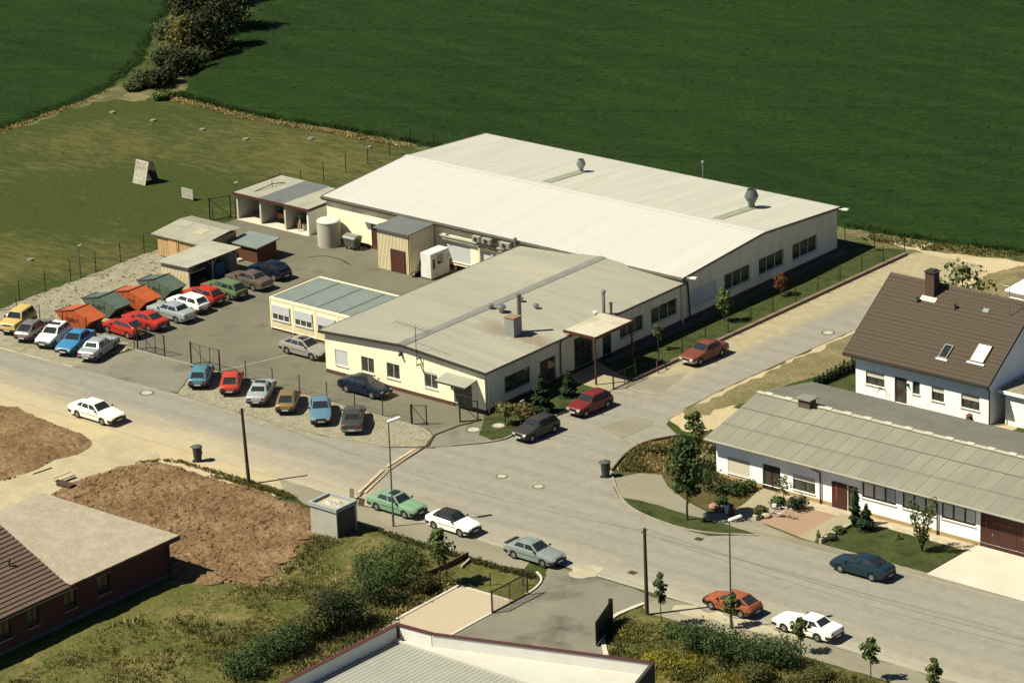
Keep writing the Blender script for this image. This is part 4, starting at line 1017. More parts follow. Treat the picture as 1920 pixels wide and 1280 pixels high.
# crumpled plastic
mb = MB(); N = 14
r_ = random.Random(3); pts = []
for i in range(N):
    for j in range(N):
        u = i / (N - 1); v = j / (N - 1)
        x = -24.65 - .25 * v - 1.1 * v * v * (.5 + .5 * u); y = 21.0 + 1.6 * u - .25 * v; z = max(.05, 1.9 * (1 - v) ** 1.4 * (1 - .3 * u)) + r_.uniform(-.07, .07)
        pts.append((x + r_.uniform(-.06, .06), y + r_.uniform(-.06, .06), max(.03, z)))
mb.add(pts, [(i * N + j, (i + 1) * N + j, (i + 1) * N + j + 1, i * N + j + 1) for i in range(N - 1) for j in range(N - 1)])
m = mat('milky_plastic_sheet', (.50, .49, .42), (.62, .61, .54), 2, rough=.25)
solo('plastic_sheet', mb, m, 'crumpled milky plastic sheet hanging beside the white machine cabinet', 'plastic sheet', (-24.9, 21.3, 0), smooth=60)

g = thing('round_silo', 'squat round concrete tank standing against the hall wall', 'tank', (-36.8, 23.3, 0))
mb = MB(); mb.lathe((-36.8, 23.3, .01), [(1.0, 0), (1.0, 2.1), (1.03, 2.12), (1.03, 2.2), (.98, 2.24)], 28); build('body', mb, M_concrete, g, smooth=40)
mb = MB(); mb.cyl((-36.8, 23.3, 2.245), (-36.8, 23.3, 2.3), .95, .9, 28); mb.cyl((-36.8, 23.3, 2.3), (-36.8, 23.3, 2.36), .25, .22, 16); build('lid', mb, M_creamgable, g)

g = thing('waste_container', 'grey wheeled waste container with a domed lid by the round tank', 'waste bin', (-34.4, 23.6, 0))
mb = MB(); mb.add([(-34.95, 23.25, .25), (-33.9, 23.25, .25), (-33.9, 24.0, .25), (-34.95, 24.0, .25), (-35.1, 23.1, 1.0), (-33.75, 23.1, 1.0), (-33.75, 24.15, 1.0), (-35.1, 24.15, 1.0)], [(0, 3, 2, 1), (4, 5, 6, 7), (0, 1, 5, 4), (1, 2, 6, 5), (2, 3, 7, 6), (3, 0, 4, 7)])
build('body', mb, M_steeld, g, bevel=.03)
mb = MB(); k = 8
pts = []
for xx in (-35.1, -33.75):
    for i in range(k + 1):
        a = math.pi * i / k; pts.append((xx, 23.62 - .56 * math.cos(a), 1.01 + .30 * math.sin(a)))
mb.add(pts, [(i, k + 1 + i, k + 2 + i, i + 1) for i in range(k)] + [tuple(range(k, -1, -1)), tuple(range(k + 1, 2 * k + 2))]); build('lid', mb, M_steel, g, smooth=30)
for x, y in ((-34.85, 23.35), (-34.0, 23.35), (-34.85, 23.9), (-34.0, 23.9)):
    mb = MB(); mb.cyl((x - .04, y, .11), (x + .04, y, .11), .10, .10, 10); mb.box(x - .05, y - .03, .15, x + .05, y + .03, .26); build('castor', mb, M_black, g)

# skips
def skip(x, y, m, md, label):
    t = thing('waste_skip', label, 'skip', (x, y, 0), 0, 'lidded skips in a row by the gravel strip')
    W = 1.75; pr = [(-1.05, .12), (.85, .12), (1.85, 1.05), (1.78, 1.16), (.15, 1.72), (-.12, 1.72), (-1.95, 1.28), (-2.05, 1.14)]
    lo = [pr[i] for i in (0, 1, 2, 7)]
    body = [(-1.05, .12), (.85, .12), (1.85, 1.05), (.15, 1.62), (-.12, 1.62), (-2.05, 1.14)]
    mb = MB(); n = len(body)
    P = [(a, -W / 2, b) for a, b in body] + [(a, W / 2, b) for a, b in body]
    mb.add(P, [tuple(range(n)), tuple(range(2 * n - 1, n - 1, -1))] + [(i, n + i, n + (i + 1) % n, (i + 1) % n) for i in range(n)])
    for s in (-1, 1):
        mb.box(-.95, s * W / 2 - .02, .5, .8, s * W / 2 + .02, .56)
        for a in (-.85, .45): mb.box(a, s * W / 2 - .03, .45, a + .07, s * W / 2 + .03, 1.42)
    b = build('body', mb, m, t, local=True)
    mb = MB(); mb.slab([(1.93, -W / 2 - .03, 1.09), (1.93, W / 2 + .03, 1.09), (.08, W / 2 + .03, 1.70), (.08, -W / 2 - .03, 1.70)], .04); build('lid', mb, m, t, local=True)
    mb = MB(); mb.slab([(-2.1, -W / 2 - .03, 1.20), (-2.1, W / 2 + .03, 1.20), (-.06, W / 2 + .03, 1.70), (-.06, -W / 2 - .03, 1.70)], .04); build('lid', mb, m, t, local=True)
    mb = MB(); mb.tube([(-2.12, -W / 2 - .06, 1.22), (-2.12, W / 2 + .06, 1.22)], .035); mb.tube([(.0, -W / 2 - .06, 1.74), (.0, W / 2 + .06, 1.74)], .04)
    mb.tube([(-2.05, -W / 2 - .05, 1.3), (0, -W / 2 - .05, 1.76)], .03); build('edge_bar', mb, md, t, local=True)
    for s in (-1, 1):
        mb = MB(); 
        for a in (-.7, .35): mb.cyl((a, s * (W / 2 + .02), .95), (a, s * (W / 2 + .16), .95), .05)
        build('lifting_lug', mb, md, t, local=True)
    mb = MB(); y_ = -W / 2 - .012
    arc = [(-.55, .62), (.25, .62)] + [(.25 - .8 * k / 8, .62 + .45 * math.sin(math.pi * k / 8) + .0) for k in range(1, 8)]
    mb.add([(a, y_, b) for a, b in arc], [tuple(range(len(arc)))]); build('side_marking', mb, md, t, local=True)
    return t
Mo = mat('orange_skip_paint', (.46, .105, .03), (.38, .08, .025), 1.2, rough=.5, c3=(.22, .08, .035), s3=1.6, lo3=.55, hi3=.75)
Mod = mat('dark_rust', (.09, .03, .015), rough=.7)
Mg = mat('green_grey_skip_paint', (.10, .135, .105), (.08, .105, .085), 1.2, rough=.5, c3=(.12, .10, .06), s3=1.6, lo3=.6, hi3=.8)
Mgd = mat('dark_green_steel', (.03, .04, .03), rough=.6)
skip(-39.5, -3.45, Mo, Mod, 'orange lidded skip nearest the road fence')
skip(-40.0, .0, Mg, Mgd, 'grey green lidded skip wedged between the two orange skips')
skip(-39.1, 2.5, Mo, Mod, 'orange lidded skip between the two grey green skips')
skip(-39.4, 5.75, Mg, Mgd, 'grey green lidded skip nearest the carport')

# ================================================================== HOUSE
hs = thing('family_house', 'white family house under a steep brown tiled roof at the right edge', 'house', (26, 23, 0))
HF = Fr(20.3, 19.2, 1, 0); HE = Fr(32.1, 19.2, 0, 1); HWs = Fr(20.3, 30.8, 0, -1); HB = Fr(32.1, 30.8, -1, 0); ez = 3.55; sl2 = 4.5 / 6.3
ridgeY = 25.0; rz = 7.8
hw = [(.9, 2.6, 1.0, 2.12), (5.1, 5.75, 1.1, 2.12), (6.8, 7.9, .95, 2.12), (9.4, 11.0, .95, 2.12)]
mb = MB()
wall(mb, HF, 11.8, 0, 3.6, hw + [(3.5, 4.6, .1, 2.15)], depth=.18)
gz = rz - .15
wall(mb, HE, 11.6, 0, 3.6, gable=[(0, 3.6), (11.6, 3.6), (5.8, gz)])
wall(mb, HWs, 11.6, 0, 3.6, gable=[(0, 3.6), (11.6, 3.6), (5.8, gz)])
wall(mb, HB, 11.8, 0, 3.6)
build('wall', mb, M_white, hs)
M_tile = brickmat('brown_roof_tiles', (.112, .083, .062), (.142, .105, .078), (.050, .037, .028), .30, .34, .05, rough=.8, offset=.0, bump=.8, dirt=(.10, .077, .058), dscale=.35)
def tiled(mb, x0, x1, ya, za, yb, zb, rows):
    """overlapping courses from eave (ya,za) to ridge (yb,zb)"""
    for k in range(rows):
        t0 = k / rows; t1 = (k + 1) / rows
        y0 = ya + (yb - ya) * t0; z0 = za + (zb - za) * t0; y1 = ya + (yb - ya) * t1; z1 = za + (zb - za) * t1
        mb.add([(x0, y0, z0 + .05), (x1, y0, z0 + .05), (x1, y1, z1 + .012), (x0, y1, z1 + .012), (x0, y0, z0 - .01), (x1, y0, z0 - .01)], [(0, 1, 2, 3) if (yb > ya) else (3, 2, 1, 0), (4, 5, 1, 0), (0, 3, 4), (1, 5, 2)])
mb = MB(); X0, X1 = 19.55, 32.4
tiled(mb, X0, X1, 18.62, 3.32, ridgeY, rz, 23)
tiled(mb, X0, X1, 31.4, 3.32, ridgeY, rz, 23)
mb.slab([(X0, 18.62, 3.28), (X1, 18.62, 3.28), (X1, ridgeY, rz - .03), (X0, ridgeY, rz - .03)], .16)
mb.slab([(X0, 31.4, 3.28), (X1, 31.4, 3.28), (X1, ridgeY, rz - .03), (X0, ridgeY, rz - .03)], .16)
roof = build('roof', mb, M_tile, hs)
mb = MB(); k = 30
for i in range(k):
    x = X0 + (X1 - X0) * i / k; mb.cyl((x, ridgeY, rz - .03), (x + (X1 - X0) / k + .03, ridgeY, rz - .03), .13, .115, 8)
build('ridge_tiles', mb, mat('ridge_tile_brown', (.115, .08, .058), (.095, .066, .048), 3, rough=.8), roof, smooth=40)
for x in (X0 - .02, X1 - .03):
    mb = MB()
    for (ya, yb) in ((18.6, ridgeY), (31.42, ridgeY)):
        q = [Vector((x, ya, 3.36)), Vector((x, yb, rz + .06)), Vector((x, yb, rz - .2)), Vector((x, ya, 3.10))]
        mb.add([tuple(p) for p in q] + [(p.x + .05, p.y, p.z) for p in q], [(0, 1, 2, 3), (7, 6, 5, 4), (0, 4, 5, 1), (2, 6, 7, 3), (0, 3, 7, 4)])
    build('bargeboard', mb, M_framed, roof)
gutter(hs, (X0, 18.54, 3.22), (X1, 18.54, 3.22), M_framed, .075)
pipe(hs, [(32.2, 18.54, 3.15), (32.2, 19.12, 2.85), (32.2, 19.12, .05)], .055, M_brown)
mb = MB(); mb.box(23.4, 23.85, 6.5, 24.2, 24.6, 8.95); c_ = build('chimney', mb, brickmat('chimney_brick', (.105, .06, .042), (.085, .05, .036), (.06, .045, .036), .25, .08, .01, axes='XZ'), roof)
mb = MB(); mb.box(23.32, 23.77, 8.95, 24.28, 24.68, 9.02); mb.box(23.5, 23.95, 9.02, 24.1, 24.5, 9.14); build('chimney_cap', mb, M_framed, c_)
def onroof(y): return 3.32 + (y - 18.62) * (rz - 3.32) / (ridgeY - 18.62)
mb = MB(); mb.slab([(23.15, 23.5, onroof(23.5) + .075), (24.5, 23.5, onroof(23.5) + .075), (24.5, 23.86, onroof(23.86) + .075), (23.15, 23.86, onroof(23.86) + .075)], .02); build('chimney_flashing', mb, M_corr, c_)
for (x0, x1, y0, y1, m, ml) in ((27.35, 27.95, 19.85, 20.75, M_carglass, M_ridge), (29.9, 31.0, 20.1, 21.35, M_lampwhite, M_brown)):
    mb = MB()
    A = lambda x, y, e: (x, y - e * .58, onroof(y) + e * .82)
    for (a, b, c, d_) in ((x0 - .07, x1 + .07, y0 - .06, y0), (x0 - .07, x1 + .07, y1, y1 + .06), (x0 - .07, x0, y0, y1), (x1, x1 + .07, y0, y1)):
        mb.slab([A(a, c, .15), A(b, c, .15), A(b, d_, .15), A(a, d_, .15)], .14)
    w = build('skylight', mb, ml, roof)
    mb = MB(); mb.slab([A(x0, y0, .13), A(x1, y0, .13), A(x1, y1, .13), A(x0, y1, .13)], .05); build('pane', mb, m, w)
    mb = MB(); mb.slab([A(x0 - .2, y0 - .22, .10), A(x1 + .2, y0 - .22, .10), A(x1 + .2, y0 - .07, .10), A(x0 - .2, y0 - .07, .10)], .02); build('apron', mb, M_shutter, w)
for (x, y) in ((23.1, 23.3), (26.4, 23.4)):
    mb = MB(); mb.cyl((x, y, onroof(y) - .05), (x, y, onroof(y) + .38), .08, .07); mb.cyl((x, y, onroof(y) + .38), (x, y, onroof(y) + .46), .14, .12); build('roof_vent', mb, M_framed, roof)
mb = MB(); y = 23.9; mb.slab([(28.6, y - .3, onroof(y - .3) + .09), (29.1, y - .3, onroof(y - .3) + .09), (29.1, y, onroof(y) + .09), (28.6, y, onroof(y) + .09)], .04); build('roof_hatch', mb, M_bluefelt, roof)
mb = MB(); mb.tube([(30.95, 23.7, 6.9), (30.95, 23.7, 9.5)], .03); mb.cyl((30.4, 23.7, 9.3), (31.5, 23.7, 9.3), .012)
for k in range(6): mb.cyl((30.45 + k * .2, 23.4, 9.3), (30.45 + k * .2, 24.0, 9.3), .008)
build('antenna', mb, M_steel, hs)
for i, w in enumerate(hw):
    window(hs, HF, *w, panes=1 if i == 1 else 2, fm=M_frameb, shutter=0 if i == 1 else (.45 if i == 0 else .42), sm=M_shutterc, rec=.16, sillm=M_conc)
door(hs, HF, 3.5, 4.6, .1, 2.15, M_frameb, panes=[(3.65, 4.45, .25, 1.0), (3.65, 4.45, 1.15, 2.05)], rec=.16)
mb = MB(); mb.box(23.6, 18.6, 0, 25.1, 19.19, .1); build('door_step', mb, M_slabs, hs)
mb = MB(); mb.box(24.98, 19.1, 1.62, 25.1, 19.19, 1.85); mb.cyl((25.04, 19.12, 1.8), (25.04, 18.95, 1.75), .05); build('wall_lamp', mb, M_framed, hs)
mb = MB(); r_ = [(22.6 + .5 * math.cos(t * .35), 19.05, .6 + .5 * math.sin(t * .35)) for t in range(10)]
mb.tube(r_, .018); mb.tube([(23.2, 19.05, .9), (23.25, 18.9, .05)], .02); solo('garden_hose', mb, M_corr, 'pale garden hose looped against the white house wall', 'hose', (22.8, 19.0, 0))
mb = MB(); mb.lathe((31.2, 18.0, 0), [(.35, 0), (.35, .55), (.3, .7), (.22, .95), (.28, 1.0), (.1, 1.15)], 14); solo('compost_bin', mb, M_plinth, 'small dark bin standing at the right corner of the white house', 'bin', (31.2, 18.0, 0), smooth=50)
# garage at the side of the house
gr = thing('side_garage', 'white flat-roofed garage built against the tiled house', 'garage', (36, 23, 0))
mb = MB(); FF = Fr(32.9, 20.2, 1, 0); wall(mb, FF, 7, 0, 2.5, [(2.2, 3.1, 1.2, 1.7)]); wall(mb, Fr(39.9, 20.2, 0, 1), 6, 0, 2.5); wall(mb, Fr(32.9, 26.2, 0, -1), 6, 0, 2.5); wall(mb, Fr(39.9, 26.2, -1, 0), 7, 0, 2.5)
build('wall', mb, M_white, gr)
mb = MB(); mb.slab([(32.45, 19.9, 2.70), (40.2, 19.9, 2.70), (40.2, 26.5, 2.76), (32.45, 26.5, 2.76)], .06); r = build('roof', mb, M_gravel, gr)
mb = MB(); mb.box(32.42, 19.84, 2.48, 40.2, 19.9, 2.72); build('fascia', mb, M_white, r)
window(gr, FF, 2.2, 3.1, 1.2, 1.7, panes=1, fm=M_frameb)

wo = thing('white_outbuilding', 'white outbuilding roof corner showing at the right edge behind the tiled roof', 'outbuilding', (24, 40, 0))
mb = MB(); wall(mb, Fr(20.6, 40, 1, 0), 6, 0, 2.3); wall(mb, Fr(26.6, 40, 0, 1), 5, 0, 2.3); wall(mb, Fr(20.6, 45, 0, -1), 5, 0, 2.3); wall(mb, Fr(26.6, 45, -1, 0), 6, 0, 2.3); build('wall', mb, M_white, wo)
mb = MB(); mb.slab([(20.4, 39.7, 2.35), (26.9, 39.7, 2.35), (26.9, 45.2, 2.5), (20.4, 45.2, 2.5)], .1); build('roof', mb, M_white, wo)

# ================================================================== LONG WORKSHOP
lw = thing('long_workshop', 'long low white workshop with a grey panelled roof along the right pavement', 'workshop', (40, 6, 0))
LF = Fr(21.5, 0, 1, 0); LWs = Fr(21.5, 11.6, 0, -1); LZ = 2.85; LR = 4.2; LEN = 33
lws = [(1.0, 2.95, .5, 1.75), (6.7, 8.6, .55, 1.75), (12.55, 15.4, 1.3, 2.5), (15.9, 18.7, 1.3, 2.5), (19.1, 21.9, 1.3, 2.5)]
lds = [(4.05, 5.6, .02, 1.9), (10.05, 12.2, .02, 1.95), (22.25, 26.6, .02, 2.55)]
mb = MB(); wall(mb, LF, LEN, .3, LZ, lws + [(a, b, .3, d_) for a, b, c, d_ in lds], depth=.18)
wall(mb, LWs, 11.6, .3, LZ, gable=[(0, LZ), (11.6, LZ), (5.8, LR)])
build('wall', mb, M_white, lw)
mb = MB()
for a, b in ((0, 4.05), (5.6, 10.05), (12.2, 22.25), (26.6, LEN)): fbox(mb, LF, a, b, 0, .3, -.25, .012)
fbox(mb, LWs, 0, 11.58, 0, .3, -.2, .011); build('plinth', mb, M_tanplinth, lw)
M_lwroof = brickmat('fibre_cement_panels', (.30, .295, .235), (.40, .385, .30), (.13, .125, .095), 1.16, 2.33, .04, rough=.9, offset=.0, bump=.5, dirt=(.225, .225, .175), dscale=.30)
mb = MB(); y0, yr, yb = -.75, 5.85, 12.5; ez_ = 3.0; rz_ = 4.45; xa, xb = 21.0, 55
n = 3
for k in range(n):
    a = k / n; b = (k + 1) / n
    ya = y0 + (yr - y0) * a; za = ez_ + (rz_ - ez_) * a; y2 = y0 + (yr - y0) * b + .05; z2 = ez_ + (rz_ - ez_) * b
    ribbed(mb, (xa, ya, za + .045), (xb, ya, za + .045), (xb, y2, z2 + .012), (xa, y2, z2 + .012), 116, .010, .5, .03)
r = build('roof', mb, M_lwroof, lw)
mb = MB()
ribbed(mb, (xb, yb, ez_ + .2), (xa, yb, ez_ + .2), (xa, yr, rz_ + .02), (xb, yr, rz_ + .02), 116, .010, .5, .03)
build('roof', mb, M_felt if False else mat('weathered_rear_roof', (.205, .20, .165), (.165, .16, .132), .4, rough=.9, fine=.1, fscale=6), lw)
mb = MB()
for s in (-1, 1): mb.slab([(xa - .03, yr, rz_ + .10), (xb, yr, rz_ + .10), (xb, yr + s * .22, rz_ + .06), (xa - .03, yr + s * .22, rz_ + .06)], .03)
build('ridge_cap', mb, M_concrete, r)
for k in range(14):
    x = 21.7 + k * 1.72
    mb = MB(); mb.slab([(x, yr - .22, rz_ + .10), (x + .6, yr - .22, rz_ + .10), (x + .6, yr + .1, rz_ + .17), (x, yr + .1, rz_ + .17)], .06); build('ridge_vent', mb, mat('pale_ridge_cap', (.50, .49, .42), (.40, .39, .33), 3, rough=.9), r)
mb = MB(); mb.box(24.9, 5.3, 4.1, 25.9, 6.1, 4.85); c_ = build('chimney', mb, mat('brown_chimney_brick', (.13, .085, .06), (.10, .066, .048), 4, rough=.9), r)
mb = MB(); mb.box(24.75, 5.15, 4.98, 26.05, 6.25, 5.06)
for x, y in ((24.95, 5.35), (25.78, 5.35), (24.95, 5.98), (25.78, 5.98)): mb.box(x, y, 4.85, x + .08, y + .08, 4.98)
build('chimney_cap', mb, M_ridge, c_)
gutter(lw, (xa, y0 - .07, ez_ - .03), (xb, y0 - .07, ez_ - .03), M_concrete, .07)
for x in (30.6, 40.35): pipe(lw, [(x - .35, y0 - .05, ez_ - .1), (x, -.12, 2.35), (x, -.10, .05)], .055, M_frameb)
window(lw, LF, *lws[0], panes=1, shutter=.98, sm=M_shutterc, rec=.1, fm=M_frameb)
window(lw, LF, *lws[1], panes=2, shutter=.35, sm=M_shutterc, rec=.12, fm=M_frameb)
for w in lws[2:]: window(lw, LF, *w, panes=3, gm=M_glassgrey, fm=M_frameb, rec=.14, bar=.11)
door(lw, LF, *lds[0], M_frameb, panes=[(4.2, 4.7, .15, 1.75), (4.95, 5.45, .15, 1.75)], rec=.16, leaves=2)
mb = MB(); fbox(mb, LF, 10.06, 11.3, .04, 1.93, .02, .08); d = build('door', mb, M_browndoor, lw)
mb = MB(); 
r_ = random.Random(5)
M_letters = mat('orange_red_letters', (.42, .06, .025), rough=.6)
def letters(mb, F, u, z, n, size, d0, vertical, gap=1.35):
    for k in range(n):
        uu = u if vertical else u + k * size * gap; zz = z - k * size * gap if vertical else z
        v = k % 3; t = size * .22
        if v == 0:
            fbox(mb, F, uu, uu + size, zz, zz + t, d0, d0 + .012); fbox(mb, F, uu, uu + size, zz + size - t, zz + size, d0, d0 + .012); fbox(mb, F, uu, uu + t, zz + t, zz + size - t, d0, d0 + .012); fbox(mb, F, uu + size - t, uu + size, zz + t, zz + size - t, d0, d0 + .012)
        elif v == 1:
            fbox(mb, F, uu, uu + t, zz, zz + size, d0, d0 + .012); fbox(mb, F, uu + t, uu + size, zz + size - t, zz + size, d0, d0 + .012); fbox(mb, F, uu + t, uu + size, zz + size * .4, zz + size * .4 + t, d0, d0 + .012); fbox(mb, F, uu + t, uu + size, zz, zz + t, d0, d0 + .012)
        else:
            fbox(mb, F, uu, uu + t, zz, zz + size, d0, d0 + .012); fbox(mb, F, uu + size - t, uu + size, zz, zz + size, d0, d0 + .012); fbox(mb, F, uu + t, uu + size - t, zz + size * .4, zz + size * .4 + t, d0, d0 + .012)
letters(mb, LF, 10.38, 1.72, 6, .16, .081, True); build('vertical_lettering', mb, M_letters, d)
door(lw, LF, 11.4, 12.2, .02, 1.93, M_frameb, panes=[(11.5, 12.1, .2, 1.8)], rec=.15)
mb = MB(); fbox(mb, LF, 11.3, 11.4, .02, 1.95, -.15, .02); build('door_post', mb, M_corr, lw)
mb = MB()
for k in range(3): fbox(mb, LF, 22.27 + k * 1.44, 22.27 + k * 1.44 + 1.42, .04, 2.53, -.10, -.04)
for k in range(3):
    fbox(mb, LF, 22.35 + k * 1.44, 22.35 + k * 1.44 + 1.25, .3, .36, -.04, -.02)
d = build('garage_gate', mb, M_browndoor, lw)
mb = MB(); letters(mb, LF, 22.62, 1.82, 3, .15, -.039, True); letters(mb, LF, 25.6, 1.82, 4, .15, -.039, True); letters(mb, LF, 23.2, 1.82, 9, .14, -.039, False); build('lettering', mb, M_letters, d)
mb = MB(); fbox(mb, LF, 23.2, 23.3, .95, 1.15, -.04, .0); build('handle', mb, M_steel, d)
mb = MB(); fbox(mb, LF, 5.95, 6.15, 1.2, 1.45, .01, .05); build('letter_box', mb, M_corr, lw)
fx = Fr(54.5, 0, 0, 1); mb = MB(); wall(mb, fx, 11.6, 0, LZ, gable=[(0, LZ), (11.6, LZ), (5.8, LR)]); wall(mb, Fr(54.5, 11.6, -1, 0), 33, 0, LZ); build('wall', mb, M_white, lw)

# ================================================================== BRICK HOUSE (lower left)
bh = thing('brick_bungalow', 'unplastered red brick bungalow half under brown tiles and half under a gravel flat roof', 'house', (-4, -45, 0))
M_brick = brickmat('red_brick', (.105, .04, .026), (.125, .05, .033), (.08, .055, .045), .28, .14, .012, axes='YZ', dirt=(.08, .032, .022), dscale=.6)
BE = Fr(1.8, -62, 0, 1); BN = Fr(1.8, -35.6, -1, 0); bz = 2.45
bw = [(62 + a, 62 + b, c, d_) for a, b, c, d_ in ((-42.4, -41.3, .95, 2.25), (-45.5, -44.4, .95, 2.25), (-48.8, -47.8, .95, 2.25), (-51.4, -50.3, .95, 2.25))]
mb = MB(); wall(mb, BE, 26.4, .28, bz + .3, [(u0 - .0, u1, c, d_) for u0, u1, c, d_ in bw], depth=.15)
wall(mb, BN, 12.2, .28, bz + .3)
wall(mb, Fr(-10.4, -35.6, 0, -1), 26.4, .28, bz + .3)
build('wall', mb, M_brick, bh)
mb = MB(); fbox(mb, BE, 0, 26.41, 0, .28, -.2, .03); fbox(mb, BN, .0, 12.2, 0, .28, -.2, .03); build('plinth', mb, mat('bitumen_blue_plinth', (.10, .12, .13), (.08, .095, .10), 2, rough=.8), bh)
for w in bw:
    ww = window(bh, BE, *w, panes=2, fm=M_frameb, rec=.14, sillm=M_concrete)
    mb = MB(); fbox(mb, BE, w[0] - .1, w[1] + .1, w[3] + .002, w[3] + .16, -.02, .02); build('lintel', mb, mat('pale_lintel', (.50, .46, .32), rough=.9), ww)
mb = MB(); gx0, gx1, gy0, gy1 = -10.9, 2.45, -45.4, -35.1; gzz = 2.98
mb.box(gx0, gy0, gzz - .32, gx1, gy1, gzz - .02); fb = build('flat_roof', mb, M_browndoor, bh)
terr = MB(); N1, N2 = 54, 42
gp = [(gx0 + .06 + (gx1 - gx0 - .12) * i / N1, gy0 + .06 + (gy1 - gy0 - .12) * j / N2, gzz + .015 + rng.uniform(-.014, .014)) for i in range(N1 + 1) for j in range(N2 + 1)]
terr.add(gp, [(i * (N2 + 1) + j, (i + 1) * (N2 + 1) + j, (i + 1) * (N2 + 1) + j + 1, i * (N2 + 1) + j + 1) for i in range(N1) for j in range(N2)])
build('gravel_layer', terr, mat('roof_gravel', (.41, .36, .26), (.34, .30, .21), 1.5, fine=.30, fscale=9, rough=.95, bstr=.4, c3=(.46, .41, .30), s3=.6, lo3=.5, hi3=.75), fb)
M_btile = mat('brown_roof_tiles_plain', (.14, .095, .069), (.115, .078, .057), .9, rough=.75, fine=.12, fscale=5)
mb = MB(); rows = 22; ex, ezz = 2.35, 2.80; rx_, rzz = -5.0, 6.15
for k in range(rows):
    a = k / rows; b = (k + 1) / rows
    x0 = ex + (rx_ - ex) * a; z0 = ezz + (rzz - ezz) * a; x1 = ex + (rx_ - ex) * b; z1 = ezz + (rzz - ezz) * b
    mb.add([(x0, -45.35, z0 + .08), (x0, -64, z0 + .08), (x1, -64, z1 + .012), (x1, -45.35, z1 + .012), (x0, -45.35, z0 - .02), (x0, -64, z0 - .02)], [(3, 2, 1, 0), (4, 0, 1, 5), (0, 4, 3)])
mb.slab([(ex, -45.35, ezz - .03), (ex, -64, ezz - .03), (rx_, -64, rzz - .03), (rx_, -45.35, rzz - .03)], .15)
mb.slab([(-12.35, -45.35, ezz), (-12.35, -64, ezz), (rx_, -64, rzz - .02), (rx_, -45.35, rzz - .02)], .15)
rf = build('tiled_roof', mb, M_btile, bh)
mb = MB(); wall(mb, Fr(1.8, -45.6, -1, 0), 12.2, 2.4, 2.9, gable=[(0, 2.9), (12.2, 2.9), (6.8, 5.9)]); build('gable_wall', mb, M_brick, bh)
mb = MB(); x, zz = -.9, ezz + (rzz - ezz) * (3.25 / 7.35); mb.cyl((x, -47.6, zz - .05), (x, -47.6, zz + .4), .07); mb.cyl((x, -47.6, zz + .4), (x - .1, -47.5, zz + .48), .11); build('roof_vent', mb, M_brown, rf)
pipe(bh, [(1.93, -35.75, 2.6), (1.93, -35.75, .1)], .06, M_framed)
gutter(bh, (2.42, -64, 2.66), (2.42, -45.4, 2.66), M_framed, .07)

# ================================================================== FOREGROUND WORKSHOP
fg = thing('foreground_workshop', 'white workshop with a rust-edged parapet and grey ribbed roof at the bottom edge', 'workshop', (35, -45, 0))
A0 = (27.1, -40.9); A1 = (29.95, -40.75); A2 = (43.75, -36.2); top = 5.0; low = 4.05
def seg(mb, p, q, z0, z1, t, inw=1):
    p = Vector(p); q = Vector(q); d = (q - p).normalized(); nr = Vector((d.y, -d.x)) * inw * t
    mb.prism([tuple(p), tuple(q), tuple(q + nr), tuple(p + nr)], z0, z1)
mb = MB()
seg(mb, (27.1, -80), (27.1, -40.9), 0, top, .22); seg(mb, (27.33, -40.9), A1, 0, top, .22); seg(mb, A1, A2, 0, top, .22)
build('wall', mb, mat('pale_grey_white_parapet', (.70, .69, .64), (.66, .65, .60), .6, rough=.85, stretch=(1.5, 1.5, .4)), fg)
mb = MB(); seg(mb, (43.75, -36.2), (46.2, -43.6), 0, top, .22, 1); seg(mb, (46.2, -43.8), (46.2, -80), 0, top, .22, 1); build('wall', mb, mat('near_black_wall', (.03, .028, .024), (.05, .045, .04), 2, rough=.8), fg)  # right end walls in a near-black colour, unlike the pale ones
mb = MB()
seg(mb, (27.04, -80), (27.04, -40.84), top, top + .05, .34); seg(mb, (27.385, -40.84), (29.95, -40.69), top + .002, top + .052, .34); seg(mb, (29.95, -40.69), (43.75, -36.14), top + .004, top + .054, .34)
build('parapet_coping', mb, M_brown, fg)
mb = MB(); ribbed(mb, (27.33, -41.6, low), (46.0, -41.6, low), (46.0, -80, low + .3), (27.33, -80, low + .3), 52, .028, .42)
build('roof', mb, mat('pale_grey_ribbed_sheet', (.44, .43, .36), (.39, .38, .315), .6, rough=.5), fg)
mb = MB(); mb.prism([(27.34, -41.15), (29.9, -41.0), (43.6, -36.5), (45.8, -43.3), (45.8, -41.58), (27.34, -41.58)][:3] + [(45.6, -41.58), (27.34, -41.58)], low - .1, low + .16)
build('roof_deck', mb, mat('cream_roof_deck', (.62, .59, .50), (.56, .53, .45), .6, rough=.8), fg)
mb = MB(); mb.box(27.32, -41.2, low, 27.46, -41.1, top - .02); mb.lathe((27.9, -41.35, low + .1), [(.1, 0), (.1, .25), (.06, .3)], 8); build('rainwater_pipe', mb, M_plinth, fg)

